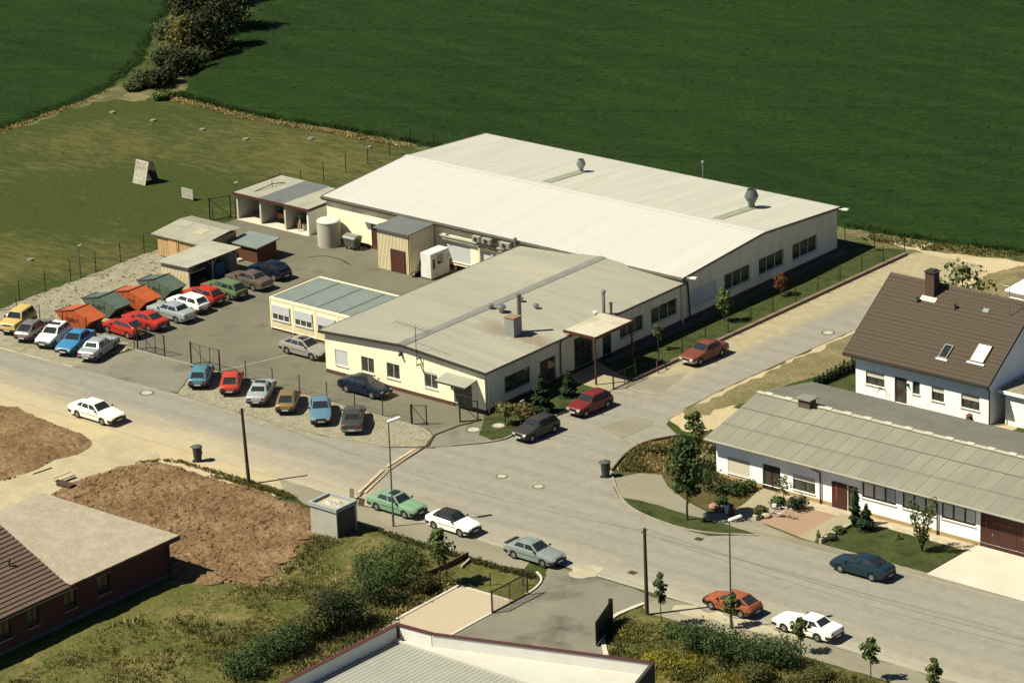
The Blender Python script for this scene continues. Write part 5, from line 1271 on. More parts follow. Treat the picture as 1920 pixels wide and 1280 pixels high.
# kiosk
k = thing('transformer_kiosk', 'grey concrete transformer kiosk with rubbish on its flat roof', 'kiosk', (5.9, -23.6, 0))
mb = MB(); wall(mb, Fr(4.7, -24.6, 1, 0), 2.45, 0, 2.15); wall(mb, Fr(7.15, -24.6, 0, 1), 2.0, 0, 2.15); wall(mb, Fr(4.7, -22.6, 0, -1), 2.0, 0, 2.15); wall(mb, Fr(7.15, -22.6, -1, 0), 2.45, 0, 2.15)
build('wall', mb, mat('grey_washed_concrete', (.42, .41, .345), (.36, .35, .295), 1, rough=.9, fine=.15, fscale=20), k)
mb = MB()
for (a, b, c, d_) in ((4.6, -24.7, 7.25, -24.52), (4.6, -22.68, 7.25, -22.5), (4.6, -24.52, 4.78, -22.68), (7.07, -24.52, 7.25, -22.68)): mb.box(a, b, 2.15, c, d_, 2.42)
build('roof_rim', mb, mat('pale_blue_grey_rim', (.34, .37, .37), rough=.7), k)
mb = MB(); mb.box(4.78, -24.52, 2.15, 7.07, -22.68, 2.22); build('flat_roof', mb, M_path, k)
mb = MB(); fbox(mb, Fr(7.15, -24.6, 0, 1), .12, 1.85, .06, 2.08, .01, .05); build('door', mb, mat('dark_grey_door', (.06, .058, .05), rough=.6), k)
mb = MB(); mb.cyl((7.3, -22.7, 0), (7.3, -22.7, 2.5), .03); build('pipe', mb, M_steel, k)
mb = MB(); N = 12; pts = []
for i in range(N):
    for j in range(N):
        u = i / (N - 1) * 2 - 1; v = j / (N - 1) * 2 - 1; rr = max(0, 1 - (u * u + v * v))
        pts.append((6.0 + u * .8, -23.5 + v * .55, 2.23 + .32 * rr * rng.uniform(.3, 1.1)))
mb.add(pts, [(i * N + j, (i + 1) * N + j, (i + 1) * N + j + 1, i * N + j + 1) for i in range(N - 1) for j in range(N - 1)])
solo('rubbish_heap', mb, mat('white_rubbish', (.55, .52, .45), (.30, .26, .19), 6, rough=.8), 'heap of pale sacking on the kiosk roof', 'rubbish', (6.0, -23.5, 2.22))

# ================================================================== CARS
def interp(x, xs, ys): return float(np.interp(x, xs, ys))

KINDS = {
    # L, W, H, cowl(x,z), windscreen top x, roof end x, rear base(x,z), nose z, tail z, wheelbase, side windows (fractions), bumper
    'sedan':  dict(L=4.40, W=1.69, H=1.38, cowl=(.78, .93), wt=.12, re=-.98, rb=(-1.42, .97), nose=.70, tail=.86, wb=2.58, win=((.05, .47), (.52, .95))),
    'boxsedan': dict(L=4.45, W=1.70, H=1.39, cowl=(.80, .92), wt=.25, re=-1.05, rb=(-1.40, .96), nose=.74, tail=.88, wb=2.60, win=((.05, .45), (.50, .95))),
    'aerosedan': dict(L=4.39, W=1.70, H=1.40, cowl=(.95, .93), wt=.20, re=-.95, rb=(-1.62, .99), nose=.70, tail=.90, wb=2.54, win=((.05, .48), (.52, .93))),
    'bigsedan': dict(L=4.75, W=1.80, H=1.40, cowl=(.90, .92), wt=.25, re=-1.05, rb=(-1.58, .97), nose=.70, tail=.88, wb=2.69, win=((.04, .36), (.40, .72), (.76, .96))),
    'hatch':  dict(L=3.85, W=1.64, H=1.40, cowl=(.80, .93), wt=.22, re=-1.38, rb=(-1.80, .93), nose=.72, tail=.85, wb=2.44, win=((.05, .48), (.53, .94))),
    'fasthatch': dict(L=3.95, W=1.63, H=1.37, cowl=(.78, .92), wt=.20, re=-.95, rb=(-1.82, .90), nose=.70, tail=.82, wb=2.40, win=((.05, .46), (.51, .94))),
    'lift':   dict(L=4.43, W=1.72, H=1.38, cowl=(.92, .93), wt=.20, re=-1.0, rb=(-1.85, .96), nose=.68, tail=.86, wb=2.61, win=((.04, .34), (.38, .68), (.72, .96))),
    'coupe':  dict(L=4.70, W=1.74, H=1.35, cowl=(.72, .90), wt=.10, re=-.92, rb=(-1.50, .95), nose=.72, tail=.88, wb=2.63, win=((.05, .55), (.58, .93))),
    'wedge':  dict(L=4.35, W=1.68, H=1.33, cowl=(.70, .90), wt=.05, re=-.85, rb=(-1.62, .93), nose=.64, tail=.84, wb=2.52, win=((.05, .55), (.59, .92))),
    'cabrio': dict(L=4.02, W=1.64, H=1.38, cowl=(.72, .93), wt=.18, re=-1.05, rb=(-1.45, .97), nose=.70, tail=.90, wb=2.40, win=((.08, .52), (.56, .80))),
    'offroad': dict(L=3.75, W=1.68, H=1.62, cowl=(.72, 1.08), wt=.42, re=-1.55, rb=(-1.72, 1.08), nose=.98, tail=1.02, wb=2.20, win=((.05, .46), (.51, .94))),
    'estate': dict(L=4.25, W=1.66, H=1.42, cowl=(.85, .93), wt=.28, re=-1.62, rb=(-1.98, .93), nose=.72, tail=.84, wb=2.52, win=((.04, .36), (.40, .68), (.72, .96))),
}

def make_car(k, pm, label, cat='car', group=None, bump=None, top=None, extras=(), rims=None):
    s = KINDS[k]; L, W, H = s['L'], s['W'] * .955, s['H']; h = W / 2; xf = L / 2; xr = -L / 2
    cx, cz = s['cowl']; bx, bz = s['rb']; wb = s['wb']; fa = wb / 2 + .03; ra = -wb / 2 + .03; ar = .355; wr = .30
    t = thing('parked_car', label, cat, (0, 0, 0), 0, group)
    xs_ = sorted(set([xr, xr + .04, xr + .12, xr + .25, xf - .25, xf - .12, xf - .04, xf, cx, bx] + [a + ar * math.cos(math.pi * i / 8) for a in (fa, ra) for i in range(9)] + list(np.linspace(xr + .35, xf - .35, 9))))
    def zt(x): return interp(x, [xr, xr + .05, xr + .15, bx, cx, xf - .18, xf - .05, xf], [s['tail'] - .10, s['tail'] - .02, s['tail'] + .03, bz, cz, s['nose'] + .05, s['nose'], s['nose'] - .09])
    def hw(x): return h * (1 - .13 * (abs(x) / xf) ** 7)
    def zb(x):
        z = .24 + .10 * max(0, (abs(x) - xf + .35) / .35)
        for a in (fa, ra):
            if abs(x - a) < ar: z = max(z, wr + math.sqrt(max(0, ar * ar - (x - a) ** 2)))
        return z
    mb = MB(); ring = []
    for x in xs_:
        w = hw(x); b = zb(x); T = zt(x); mid = max(min(.56, T - .14), min(b + .01, T - .10))
        half = [(w * .80, b), (w * .965, b + .005), (w, mid), (w * .985, T - .075), (w * .955, T - .02), (w * .90, T), (w * .45, T + .018)]
        ring.append([(x, y, z) for y, z in half] + [(x, 0, T + .024)] + [(x, -y, z) for y, z in reversed(half)])
    m = len(ring[0]); pts = [p for r_ in ring for p in r_]
    fs = []
    for i in range(len(ring) - 1):
        for j in range(m): fs.append((i * m + j, (i + 1) * m + j, (i + 1) * m + (j + 1) % m, i * m + (j + 1) % m))
    fs.append(tuple(range(m))); fs.append(tuple(range(len(ring) * m - 1, (len(ring) - 1) * m - 1, -1)))
    mb.add(pts, fs)
    body = build('body', mb, pm, t, local=True, smooth=38)
    # cabin
    yb_, yt = h * .915, h * .715
    def cab(f):  # base and top corners with side sign f
        return [Vector((cx, f * yb_ * .97, cz - .01)), Vector((s['wt'], f * yt, H - .05)), Vector((s['re'], f * yt * .97, H - .055)), Vector((bx, f * yb_ * .94, bz - .01))]
    l = cab(1); r = cab(-1); mid = Vector(((s['wt'] + s['re']) / 2, 0, H))
    mb = MB()
    P = l + r; mb.add(P, [(0, 1, 5, 4), (2, 3, 7, 6), (3, 2, 1, 0), (4, 5, 6, 7), (0, 4, 7, 3), (1, 2, 6, 5)])
    rm = top if top else pm
    me_ = bpy.data.meshes.new('cabin'); me_.from_pydata([tuple(v) for v in mb.v], [], mb.f)
    bm = bmesh.new(); bm.from_mesh(me_)
    bmesh.ops.subdivide_edges(bm, edges=[e for e in bm.edges if all(v.co.z > H - .2 for v in e.verts)], cuts=2, use_grid_fill=True)
    for v in bm.verts:
        if v.co.z > H - .2 and abs(v.co.y) < yt * .8 and s['re'] + .06 < v.co.x < s['wt'] - .06:
            u = (v.co.x - s['re']) / (s['wt'] - s['re']); v.co.z += .055 * math.sin(math.pi * max(0, min(1, u))) ** .5 * .6 + .03 * (1 - (v.co.y / yt) ** 2)
    bmesh.ops.bevel(bm, geom=[e for e in bm.edges if len(e.link_faces) == 2 and e.calc_face_angle() > .45], offset=.05, segments=2, affect='EDGES')
    bm.to_mesh(me_); bm.free(); me_.polygons.foreach_set('use_smooth', [True] * len(me_.polygons)); me_.set_sharp_from_angle(angle=R(40))
    link('cabin', me_, t, [rm])
    def pane(name, a, b, c, d, i0, i1, j0, j1, off_=.016, parent=t, m_=M_carglass):
        # quad a(bottom start) b(bottom end) c(top end) d(top start) with insets
        q = []
        for u, v in ((i0, j0), (i1, j0), (i1, j1), (i0, j1)): q.append((a.lerp(b, u)).lerp(d.lerp(c, u), v))
        nr = (q[1] - q[0]).cross(q[3] - q[0]).normalized()
        cen = sum(q, Vector()) / 4
        if nr.dot(cen - Vector(((cx + bx) / 2, 0, .9))) < 0: nr = -nr
        g_ = MB(); g_.slab([tuple(p + nr * off_) for p in q], .02)
        if nr.z < 0: pass
        return build(name, g_, m_, parent, local=True)
    pane('windscreen', r[0], l[0], l[1], r[1], .07, .93, .10, .93)
    pane('rear_window', l[3], r[3], r[2], l[2], .10, .90, .14, .90)
    for f, q in ((1, l), (-1, r)):
        for a, b in s['win']:
            # side panes follow the slanted pillars: bottom corners slide with a/b along the base, top along the roof
            lo0 = q[0].lerp(q[3], a); lo1 = q[0].lerp(q[3], b); hi0 = q[1].lerp(q[2], max(.03, a * 1.0)); hi1 = q[1].lerp(q[2], min(.97, b))
            pane('side_window', lo0, lo1, hi1, hi0, .01, .99, .16, .86)
    # wheels
    for a in (fa, ra):
        for f in (1, -1):
            mb = MB(); y0 = f * (h - .03); y1 = f * (h - .21)
            mb.cyl((a, y0, wr), (a, y1, wr), wr, wr, 18)
            tb = MB(); y2 = f * (h - .018)
            tb.cyl((a, f * (h - .10), wr), (a, y2, wr), .185, .165, 14)
            w_ = build('wheel', tb, rims or M_rim, t, local=True, smooth=40)
            build('tyre', mb, M_tyre, w_, local=True, smooth=40)
    # bumpers
    bm_ = bump or M_bumper
    for f, e in ((1, xf), (-1, xr)):
        mb = MB(); hh = hw(e) + .005
        o = [(e - f * .42, h * .985), (e - f * .10, h * .985), (e + f * .05, hh * .93), (e + f * .07, 0), (e + f * .05, -hh * .93), (e - f * .10, -h * .985), (e - f * .42, -h * .985)]
        o2 = [(e - f * .42, h * .90), (e - f * .16, h * .9), (e - f * .08, hh * .8), (e - f * .06, 0), (e - f * .08, -hh * .8), (e - f * .16, -h * .9), (e - f * .42, -h * .9)]
        pp = o + o2[::-1]
        if f < 0: pp = pp[::-1]
        z0 = .37; n = 7
        P = [(x, y, z) for z in (z0, z0 + .16) for x, y in o] + [(x, y, z) for z in (z0, z0 + .16) for x, y in o2]
        fcs = []
        for i in range(n - 1):
            fcs += [(i, i + 1, n + i + 1, n + i), (n + i, n + i + 1, 3 * n + i + 1, 3 * n + i), (i + 1, i, 2 * n + i, 2 * n + i + 1)]
        mb.add(P, fcs)
        build('bumper', mb, bm_, t, local=True)
        mb = MB(); mb.box(min(e + f * .075, e + f * .085), -.25, .40, max(e + f * .075, e + f * .085), .25, .51); build('number_plate', mb, M_plate, t, local=True)
    zf = s['nose']
    for f in (1, -1):
        y0, y1 = sorted((f * h * .46, f * h * .80)); mb = MB(); mb.box(xf - .06, y0, zf - .17, xf + .012, y1, zf - .03); build('headlight', mb, M_headl, t, local=True)
        y0, y1 = sorted((f * h * .50, f * h * .84)); mb = MB(); mb.box(xr - .012, y0, s['tail'] - .24, xr + .06, y1, s['tail'] - .09); build('tail_light', mb, M_taill, t, local=True)
        mb = MB(); mb.obox((cx - .12, f * (h + .04), cz + .06), .10, .16, .10); build('door_mirror', mb, M_bumper, t, local=True)
        mb = MB(); y = f * (h + .004)
        mb.box(ra + .42, y - .006, .585, fa - .42, y + .006, .615); build('side_trim', mb, M_bumper, t, local=True)
    mb = MB(); mb.box(xf - .05, -h * .44, zf - .16, xf + .008, h * .44, zf - .04); build('grille', mb, M_bumper, t, local=True)
    if 'sunroof' in extras:
        mb = MB(); c = (s['wt'] + s['re']) / 2 + .2; mb.box(c - .25, -.38, H + .015, c + .25, .38, H + .045); build('sunroof', mb, M_carglass, t, local=True)
    if 'spoiler' in extras:
        mb = MB(); mb.box(xr + .02, -h * .8, s['tail'] + .06, xr + .28, h * .8, s['tail'] + .12); build('rear_spoiler', mb, M_bumper, t, local=True)
    if 'hatchvent' in extras:
        mb = MB(); mb.box(-.6, -.45, H + .02, -.1, .45, H + .035); build('roof_panel', mb, M_bumper, t, local=True)
    return t

def park(car, x, y, deg, z=.03):
    car.location = (x, y, z); car.rotation_euler = (0, 0, R(deg))

P_red = paint('paint_red', (.42, .030, .018)); P_red2 = paint('paint_orange_red', (.46, .050, .022)); P_white = paint('paint_white', (1.0, .97, .88)); P_silver = paint('paint_silver_blue', (.44, .48, .49), .35)
P_green = paint('paint_sage_green', (.115, .165, .075)); P_brown = paint('paint_grey_brown', (.15, .115, .095), .3); P_navy = paint('paint_navy', (.002, .008, .022)); P_yellow = paint('paint_yellow', (.58, .42, .12))
P_bs = paint('paint_mauve_silver', (.25, .225, .215), .4); P_blue = paint('paint_sky_blue', (.045, .20, .40)); P_teal = paint('paint_teal_blue', (.085, .22, .28), .1); P_gold = paint('paint_gold', (.27, .19, .085), .3)
P_lblue = paint('paint_light_blue', (.12, .235, .32), .2); P_grey = paint('paint_dark_grey', (.062, .06, .058), .2); P_mint = paint('paint_mint', (.19, .33, .20)); P_char = paint('paint_charcoal', (.045, .04, .035), .1)
P_wine = paint('paint_wine_red', (.16, .018, .018)); P_rust = paint('paint_rust_brown', (.17, .05, .028)); P_orange = paint('paint_burnt_orange', (.32, .095, .038)); P_sedwhite = paint('paint_cream_white', (1.0, .90, .76)); P_tealdark = paint('paint_petrol', (.012, .034, .052), .2)
P_silgreen = paint('paint_grey_green_silver', (.32, .37, .35), .35); P_graysil = paint('paint_warm_silver', (.40, .375, .33), .35)

gA = 'cars nosed up to the skips in the yard'
cars = [
    (make_car('fasthatch', P_red, 'bright red hatchback parked nearest the open yard gate', group=gA), -35.5, -2.65, 177),
    (make_car('wedge', P_red, 'bright red coupe parked between the red hatchback and the silver saloon', group=gA), -35.4, -.35, 176),
    (make_car('boxsedan', P_silver, 'silver blue saloon parked between a red coupe and a white car in the yard', group=gA, bump=M_chrome), -35.0, 2.25, 178),
    (make_car('hatch', P_white, 'white hatchback parked between the silver saloon and a small red car in the yard', group=gA), -35.3, 4.5, 178),
    (make_car('hatch', P_red, 'small red hatchback parked between the white and the sage green car', group=gA), -35.6, 6.55, 178),
    (make_car('estate', P_green, 'sage green estate car parked in front of the open carport', group=gA), -35.3, 8.75, 177),
    (make_car('sedan', P_brown, 'grey brown saloon parked between the green estate and the navy car', group=gA, bump=M_chrome), -35.2, 11.6, 177),
    (make_car('hatch', P_navy, 'navy blue hatchback parked last in the yard row beside the brown hut', group=gA), -35.4, 14.35, 178),
]
gB = 'cars parked on the gravel outside the left fence'
cars += [
    (make_car('offroad', P_yellow, 'yellow boxy car cut off by the left edge of the view', group=gB), -43.6, -6.6, 288),
    (make_car('fasthatch', P_bs, 'mauve grey hatchback showing its tail beside the yellow car', group=gB), -41.35, -7.1, 108),
    (make_car('hatch', P_white, 'white hatchback with a sunroof facing the road beside the skips', group=gB, extras=('sunroof',)), -38.9, -7.2, 288),
    (make_car('sedan', P_blue, 'sky blue saloon facing the road between a white and a silver car', group=gB), -36.35, -7.25, 288),
    (make_car('boxsedan', P_silver, 'silver saloon at the right end of the row beside the yard gate', group=gB), -33.85, -7.15, 108),
]
gC = 'cars parked on the gravel in front of the yard fence'
cars += [
    (make_car('hatch', P_teal, 'teal blue hatchback showing its tail below the right gate leaf', group=gC), -22.7, -7.1, 125),
    (make_car('fasthatch', P_red2, 'orange red hatchback between the teal and the silver car on the gravel', group=gC), -19.75, -6.8, 128),
    (make_car('sedan', P_silver, 'silver grey saloon with a dark roof strip between the orange red and the gold car', group=gC, extras=('sunroof',)), -16.45, -7.0, 122),
    (make_car('fasthatch', P_gold, 'gold brown hatchback parked on the gravel between silver and light blue cars', group=gC), -13.45, -7.25, 126),
    (make_car('sedan', P_lblue, 'light blue saloon facing the road between the gold and the dark grey car', group=gC), -9.95, -7.45, 313),
    (make_car('boxsedan', P_grey, 'dark grey saloon at the right end of the gravel row', group=gC, bump=M_chrome), -6.75, -7.35, 128),
]
gD = 'cars parked close to the office'
cars += [
    (make_car('lift', P_graysil, 'warm silver five-door with a dark sunroof by the site office modules', group=gD, extras=('sunroof',)), -20.1, 1.98, 0),
    (make_car('sedan', P_navy, 'dark navy saloon parked along the cream office front', group=gD), -10.55, -1.75, 0),
    (make_car('hatch', P_char, 'charcoal hatchback parked at the corner kerb by the shrubs', group=gD), 5.85, -1.2, 267),
    (make_car('hatch', P_wine, 'wine red hatchback parked at the kerb near the porch', group=gD), 5.95, 5.05, 267),
    (make_car('sedan', P_rust, 'rust brown saloon parked alone on the side street', group=gD, bump=M_chrome), 6.35, 18.8, 267),
]
gE = 'cars along the main road'
cars += [
    (make_car('bigsedan', P_sedwhite, 'cream white saloon driving on the sandy side of the road', group=gE), -23.75, -17.35, -1),
    (make_car('boxsedan', P_mint, 'mint green saloon with an open sunroof beside the kiosk', group=gE, extras=('sunroof',)), 7.0, -18.15, 0),
    (make_car('cabrio', P_white, 'white convertible with a closed black roof on the road edge', group=gE, top=M_softtop), 12.45, -18.45, -1),
    (make_car('sedan', P_silgreen, 'grey green saloon with a rear spoiler near the driveway', group=gE, extras=('spoiler',)), 20.4, -19.25, -1),
    (make_car('aerosedan', P_tealdark, 'petrol blue saloon parked beside the front lawn of the workshop', group=gE), 39.95, -8.5, 180),
    (make_car('fasthatch', P_orange, 'burnt orange hatchback behind the right street lamp', group=gE), 36.4, -18.35, 180),
    (make_car('coupe', P_white, 'white coupe with long bonnet parked near the young trees', group=gE), 42.5, -18.45, 180),
]
for c, x, y, d in cars: park(c, x, y, d)

# ================================================================== FENCES, GATES
def fence(label, pts, hgt, step, lean=0):
    a0 = pts[0]; t = thing('wire_fence', label, 'fence', (a0[0], a0[1], 0), 0)
    wires = MB(); allp = []
    for (a, b) in zip(pts[:-1], pts[1:]):
        a = Vector(a); b = Vector(b); n = max(1, round((b - a).length / step))
        for i in range(n + (1 if b == Vector(pts[-1]) else 0)): allp.append(a.lerp(b, i / n))
        for z in (.12, .5, .9, hgt - .06): wires.cyl((a.x, a.y, z), (b.x, b.y, z), .004, .004, 4)
        d = (b - a); L = d.length; k = int(L / .5)
        for i in range(k):      # chain link
            p = a + d * (i / k); q = a + d * min(1, (i + 2.0) / k); q2 = a + d * max(0, (i - 2.0) / k)
            wires.cyl((p.x, p.y, .08), (q.x, q.y, hgt - .06), .0018, .0018, 3, caps=False); wires.cyl((p.x, p.y, .08), (q2.x, q2.y, hgt - .06), .0018, .0018, 3, caps=False)
    w = build('wire_mesh', wires, M_iron, t)
    for p in allp[:98]:
        mb = MB(); mb.cyl((p.x, p.y, 0), (p.x, p.y, hgt), .038, .038, 7); mb.cyl((p.x, p.y, hgt), (p.x, p.y, hgt + .03), .048, .03, 7); build('post', mb, M_iron, t)
    return t
fence('dark wire fence between the gravel yard and the meadow', [(-48.5, -4.75), (-48.6, 10), (-48.6, 24.2)], 1.75, 3.1)
fence('dark wire fence between the road parking and the skips', [(-48.4, -4.75), (-32.3, -4.75)], 1.6, 2.7)
fence('dark wire fence with thin posts behind the cars on the gravel', [(-23.0, -4.75), (-3.3, -4.75)], 1.55, 2.75)
fence('dark wire fence running past the garages behind the hall', [(-49.3, 30.4), (-49.5, 48.6), (-38.4, 48.7)], 1.8, 2.9)
fence('dark wire fence along the lawn beside the side street', [(4.55, 12.4), (4.85, 30), (5.2, 48.2), (-1, 48.5)], 1.55, 3.0)
fence('low wire fence by the paver square', [(17.6, -25.2), (20.9, -24.6), (22.6, -23.2)], 1.1, 2.6)

def gate(name, label, p, q, hgt, verts, diag=True, m=M_iron, thick=.035, z0=.08, bars=False):
    p = Vector(p); q = Vector(q); t = thing(name, label, 'gate', (p.x, p.y, 0), 0)
    mb = MB(); P = lambda u, z: (p.x + (q.x - p.x) * u, p.y + (q.y - p.y) * u, z)
    for z in (z0, hgt): mb.cyl(P(0, z), P(1, z), thick, thick, 6)
    for i in range(verts + 1): mb.cyl(P(i / verts, z0), P(i / verts, hgt), thick * (1 if i in (0, verts) else .75), None, 6)
    if diag: mb.cyl(P(0, hgt), P(1 / max(1, verts / 2), z0), thick * .7, None, 6)
    build('gate_frame', mb, m, t)
    mb = MB(); L = (q - p).length; k = max(4, int(L / (.13 if bars else .12)))
    for i in range(1, k): mb.cyl(P(i / k, z0), P(i / k, hgt), .012 if bars else .003, None, 5 if bars else 3)
    if not bars:
        for i in range(1, 9): mb.cyl(P(0, z0 + (hgt - z0) * i / 9), P(1, z0 + (hgt - z0) * i / 9), .003, None, 3)
    build('gate_bars' if bars else 'gate_mesh', mb, m, t)
    mb = MB(); mb.cyl((p.x, p.y, 0), (p.x, p.y, hgt + .1), .06, None, 8); build('post', mb, m, t)
    mb = MB(); mb.cyl((q.x, q.y, 0), (q.x, q.y, hgt + .05), .05, None, 8); build('post', mb, m, t)
    return t
gate('yard_gate', 'dark gate leaf standing left of the yard entrance by the red cars', (-32.1, -4.6), (-29.1, -4.6), 1.75, 3)
gate('yard_gate', 'dark gate leaf standing right of the yard entrance behind the teal car', (-26.2, -4.6), (-23.1, -4.6), 1.75, 3)
gate('foot_gate', 'small open dark gate frame beside the dark grey car', (-3.2, -4.75), (-2.25, -4.2), 1.55, 1)
gate('foot_gate', 'small dark gate frame in front of the glazed office door', (-.55, -2.35), (.35, -1.35), 1.6, 1)
gate('foot_gate', 'dark gate with a bent frame at the porch path', (4.7, 9.5), (4.75, 12.2), 1.25, 2)
gate('meadow_gate', 'dark gate frame open to the meadow behind the wooden shed', (-50.0, 22.4), (-49.2, 24.2), 2.0, 1)
gate('driveway_gate', 'dark barred gate standing open along the paver square', (23.72, -27.8), (23.72, -24.1), 1.55, 2, diag=False, m=mat('dark_brown_iron', (.035, .026, .02), rough=.5), bars=True, thick=.05)
t = thing('driveway_gate', 'dark green solid gate leaf standing open by the planting bed', 'gate', (32.0, -26.2, 0))
mb = MB(); a = Vector((31.3, -24.8)); b = Vector((32.6, -28.0)); d = (b - a).normalized(); nr = Vector((-d.y, d.x)) * .03
mb.prism([tuple(a - nr), tuple(b - nr), tuple(b + nr), tuple(a + nr)], .1, 1.75)
for i in range(22):
    p = a.lerp(b, (i + .5) / 22); mb.prism([tuple(p - nr * 1.6 - d * .03), tuple(p - nr * 1.6 + d * .03), tuple(p + nr * 1.6 + d * .03), tuple(p + nr * 1.6 - d * .03)], .12, 1.72)
build('gate_leaf', mb, mat('bottle_green_iron', (.018, .035, .024), rough=.45), t)
mb = MB(); mb.box(31.2, -24.9, 0, 31.42, -24.68, 1.9); build('post', mb, M_iron, t)
mb = MB(); mb.tube([(5.4, 14.2, .05), (5.1, 14.4, .9), (5.0, 15.2, .9), (5.5, 15.2, .05)], .04)
solo('handrail', mb, M_plinth, 'bent dark handrail at the kerb beyond the porch', 'handrail', (5.2, 14.6, 0))

# ================================================================== STREET THINGS
def lamp(x, y, h_, label, arm=(.55, .2), head=1.0):
    t = thing('street_lamp', label, 'street lamp', (x, y, 0), 0, 'street lamps')
    mb = MB(); mb.cyl((x, y, 0), (x, y, 1.0), .085, .08, 10); mb.cyl((x, y, 1.0), (x, y, h_), .065, .045, 10); build('pole', mb, M_steeld, t, smooth=40)
    mb = MB(); a = math.atan2(arm[1], arm[0]); L = math.hypot(*arm)
    mb.obox((x + arm[0] * .6, y + arm[1] * .6, h_ + .1), .95 * head, .32 * head, .16 * head, a, 0, R(-12)); build('lamp_head', mb, M_lampwhite, t, bevel=.05)
    return t
lamp(8.6, -20.4, 7.85, 'tall grey street lamp beside the mint green saloon', (.35, .55))
lamp(38.0, -20.7, 7.6, 'tall grey street lamp standing by the burnt orange hatchback', (.35, .55))
lamp(-48.6, 5.25, 2.7, 'thin lamp post at the meadow fence above the gravel', (.1, .2), .35)
lamp(-49.5, 25.2, 2.75, 'thin lamp post at the left corner of the garages', (.1, .2), .4)

def pole(x, y, h_, label, lean=(0, 0)):
    t = thing('utility_pole', label, 'utility pole', (x, y, 0), 0, 'wooden utility poles')
    mb = MB(); mb.cyl((x, y, 0), (x + lean[0], y + lean[1], h_), .14, .10, 12); build('mast', mb, M_pole, t, smooth=40)
    mb = MB(); z = h_ - .25; X, Y = x + lean[0], y + lean[1]
    mb.cyl((X, Y - .3, z), (X, Y + .3, z), .02); 
    for s in (-.28, .28): mb.cyl((X, Y + s, z), (X, Y + s, z + .12), .03)
    build('insulators', mb, M_framed, t)
    return t
pole(-5.2, -20.4, 5.7, 'dark leaning wooden pole between bin and kiosk', (-.42, .15)); pole(32.2, -22.1, 6.15, 'dark straight wooden pole beside the driveway entrance', (-.05, 0))
def cable(a, b, sag, label):
    a = Vector(a); b = Vector(b); pts = []
    for i in range(25):
        u = i / 24; p = a.lerp(b, u); p.z -= sag * 4 * u * (1 - u); pts.append(p)
    mb = MB(); mb.tube(pts, .009, 5)
    solo('overhead_cable', mb, M_framed, label, 'cable', pts[0])
cable((-5.62, -20.25, 5.5), (32.15, -22.1, 5.95), .9, 'thin overhead cable between the two wooden poles')
cable((32.15, -22.38, 5.95), (72, -22.4, 6.1), .7, 'thin overhead cable running right from the pole by the driveway, lower of the two')
cable((32.15, -21.82, 6.0), (72, -21.8, 6.2), .6, 'thin overhead cable running right from the pole by the driveway, upper of the two')

def bin_(x, y, label, s=1.0):
    t = thing('wheelie_bin', label, 'bin', (x, y, 0), R(30), 'black rubbish bins')
    t.rotation_euler = (0, 0, R(20)); OFF[t.name] = Vector((0, 0, 0))
    mb = MB(); mb.lathe((0, 0, .03), [(.24 * s, 0), (.31 * s, .95 * s)], 14); build('body', mb, M_plastic, t, local=True, smooth=40)
    mb = MB(); mb.lathe((0, 0, .98 * s), [(.34 * s, 0), (.34 * s, .06), (.2 * s, .14), (.05, .16)], 14); mb.box(-.4 * s, -.2, .96 * s, -.3 * s, .2, 1.02 * s); build('lid', mb, mat('grey_lid', (.075, .085, .082), rough=.6), t, local=True, smooth=40)
    mb = MB(); mb.box(.28 * s, -.08, .6, .315 * s, .08, .8); build('sticker', mb, M_letters, t, local=True)
    for f in (-1, 1):
        mb = MB(); mb.cyl((-.22 * s, f * .2, .09), (-.22 * s, f * .26, .09), .09, None, 10); build('wheel', mb, M_black, t, local=True)
bin_(-11.35, -19.3, 'black rubbish bin standing on the sandy road edge', 1.15); bin_(15.1, -4.7, 'black rubbish bin standing on the bend of the footpath', 1.15)

def cover(x, y, label, r_=.33, ring=True, z=.03, m=None):
    t = thing('manhole_cover', label, 'manhole cover', (x, y, z), 0, 'round manhole covers')
    mb = MB(); mb.cyl((x, y, z - .01), (x, y, z + .006), r_ * 1.38, None, 24); build('surround', mb, mat('dark_patch', (.10, .092, .07), (.13, .118, .09), 3, rough=.9), t)
    mb = MB(); mb.cyl((x, y, z), (x, y, z + .014), r_, None, 24)
    for k in range(6):
        a = k * math.pi / 3; mb.box(x + .6 * r_ * math.cos(a) - .03, y + .6 * r_ * math.sin(a) - .03, z + .012, x + .6 * r_ * math.cos(a) + .03, y + .6 * r_ * math.sin(a) + .03, z + .02)
    build('lid', mb, m or M_concrete, t)
cover(-24.5, -11.3, 'round manhole cover in the road below the yard entrance', .42); cover(8.9, -8.9, 'round manhole cover left of its pair in the road junction'); cover(12.3, -8.9, 'round manhole cover right of its pair in the road junction')
cover(10.9, 29.0, 'round manhole cover in the side street beside the tiled roof', .40); cover(2.3, -1.3, 'pale round manhole cover on the little lawn at the office corner', .42, z=.04); cover(1.3, -3.0, 'pale round manhole cover in the forecourt at the office corner', .45, z=.036)
for x, y, lab in ((27.4, -10.0, 'dark square drain grate at the tip of the verge lawn'), (27.2, -17.2, 'dark square drain grate in the road near the driveway'), (54.2, -20.2, 'dark square drain grate at the lower right road edge')):
    mb = MB(); mb.box(x - .3, y - .25, .02, x + .3, y + .25, .034)
    for k in range(5): mb.box(x - .27 + k * .12, y - .22, .034, x - .21 + k * .12, y + .22, .044)
    solo('drain_grate', mb, mat('rusty_iron', (.07, .045, .03), (.05, .035, .025), 4, rough=.8), lab, 'drain', (x, y, 0), 'drain grates')
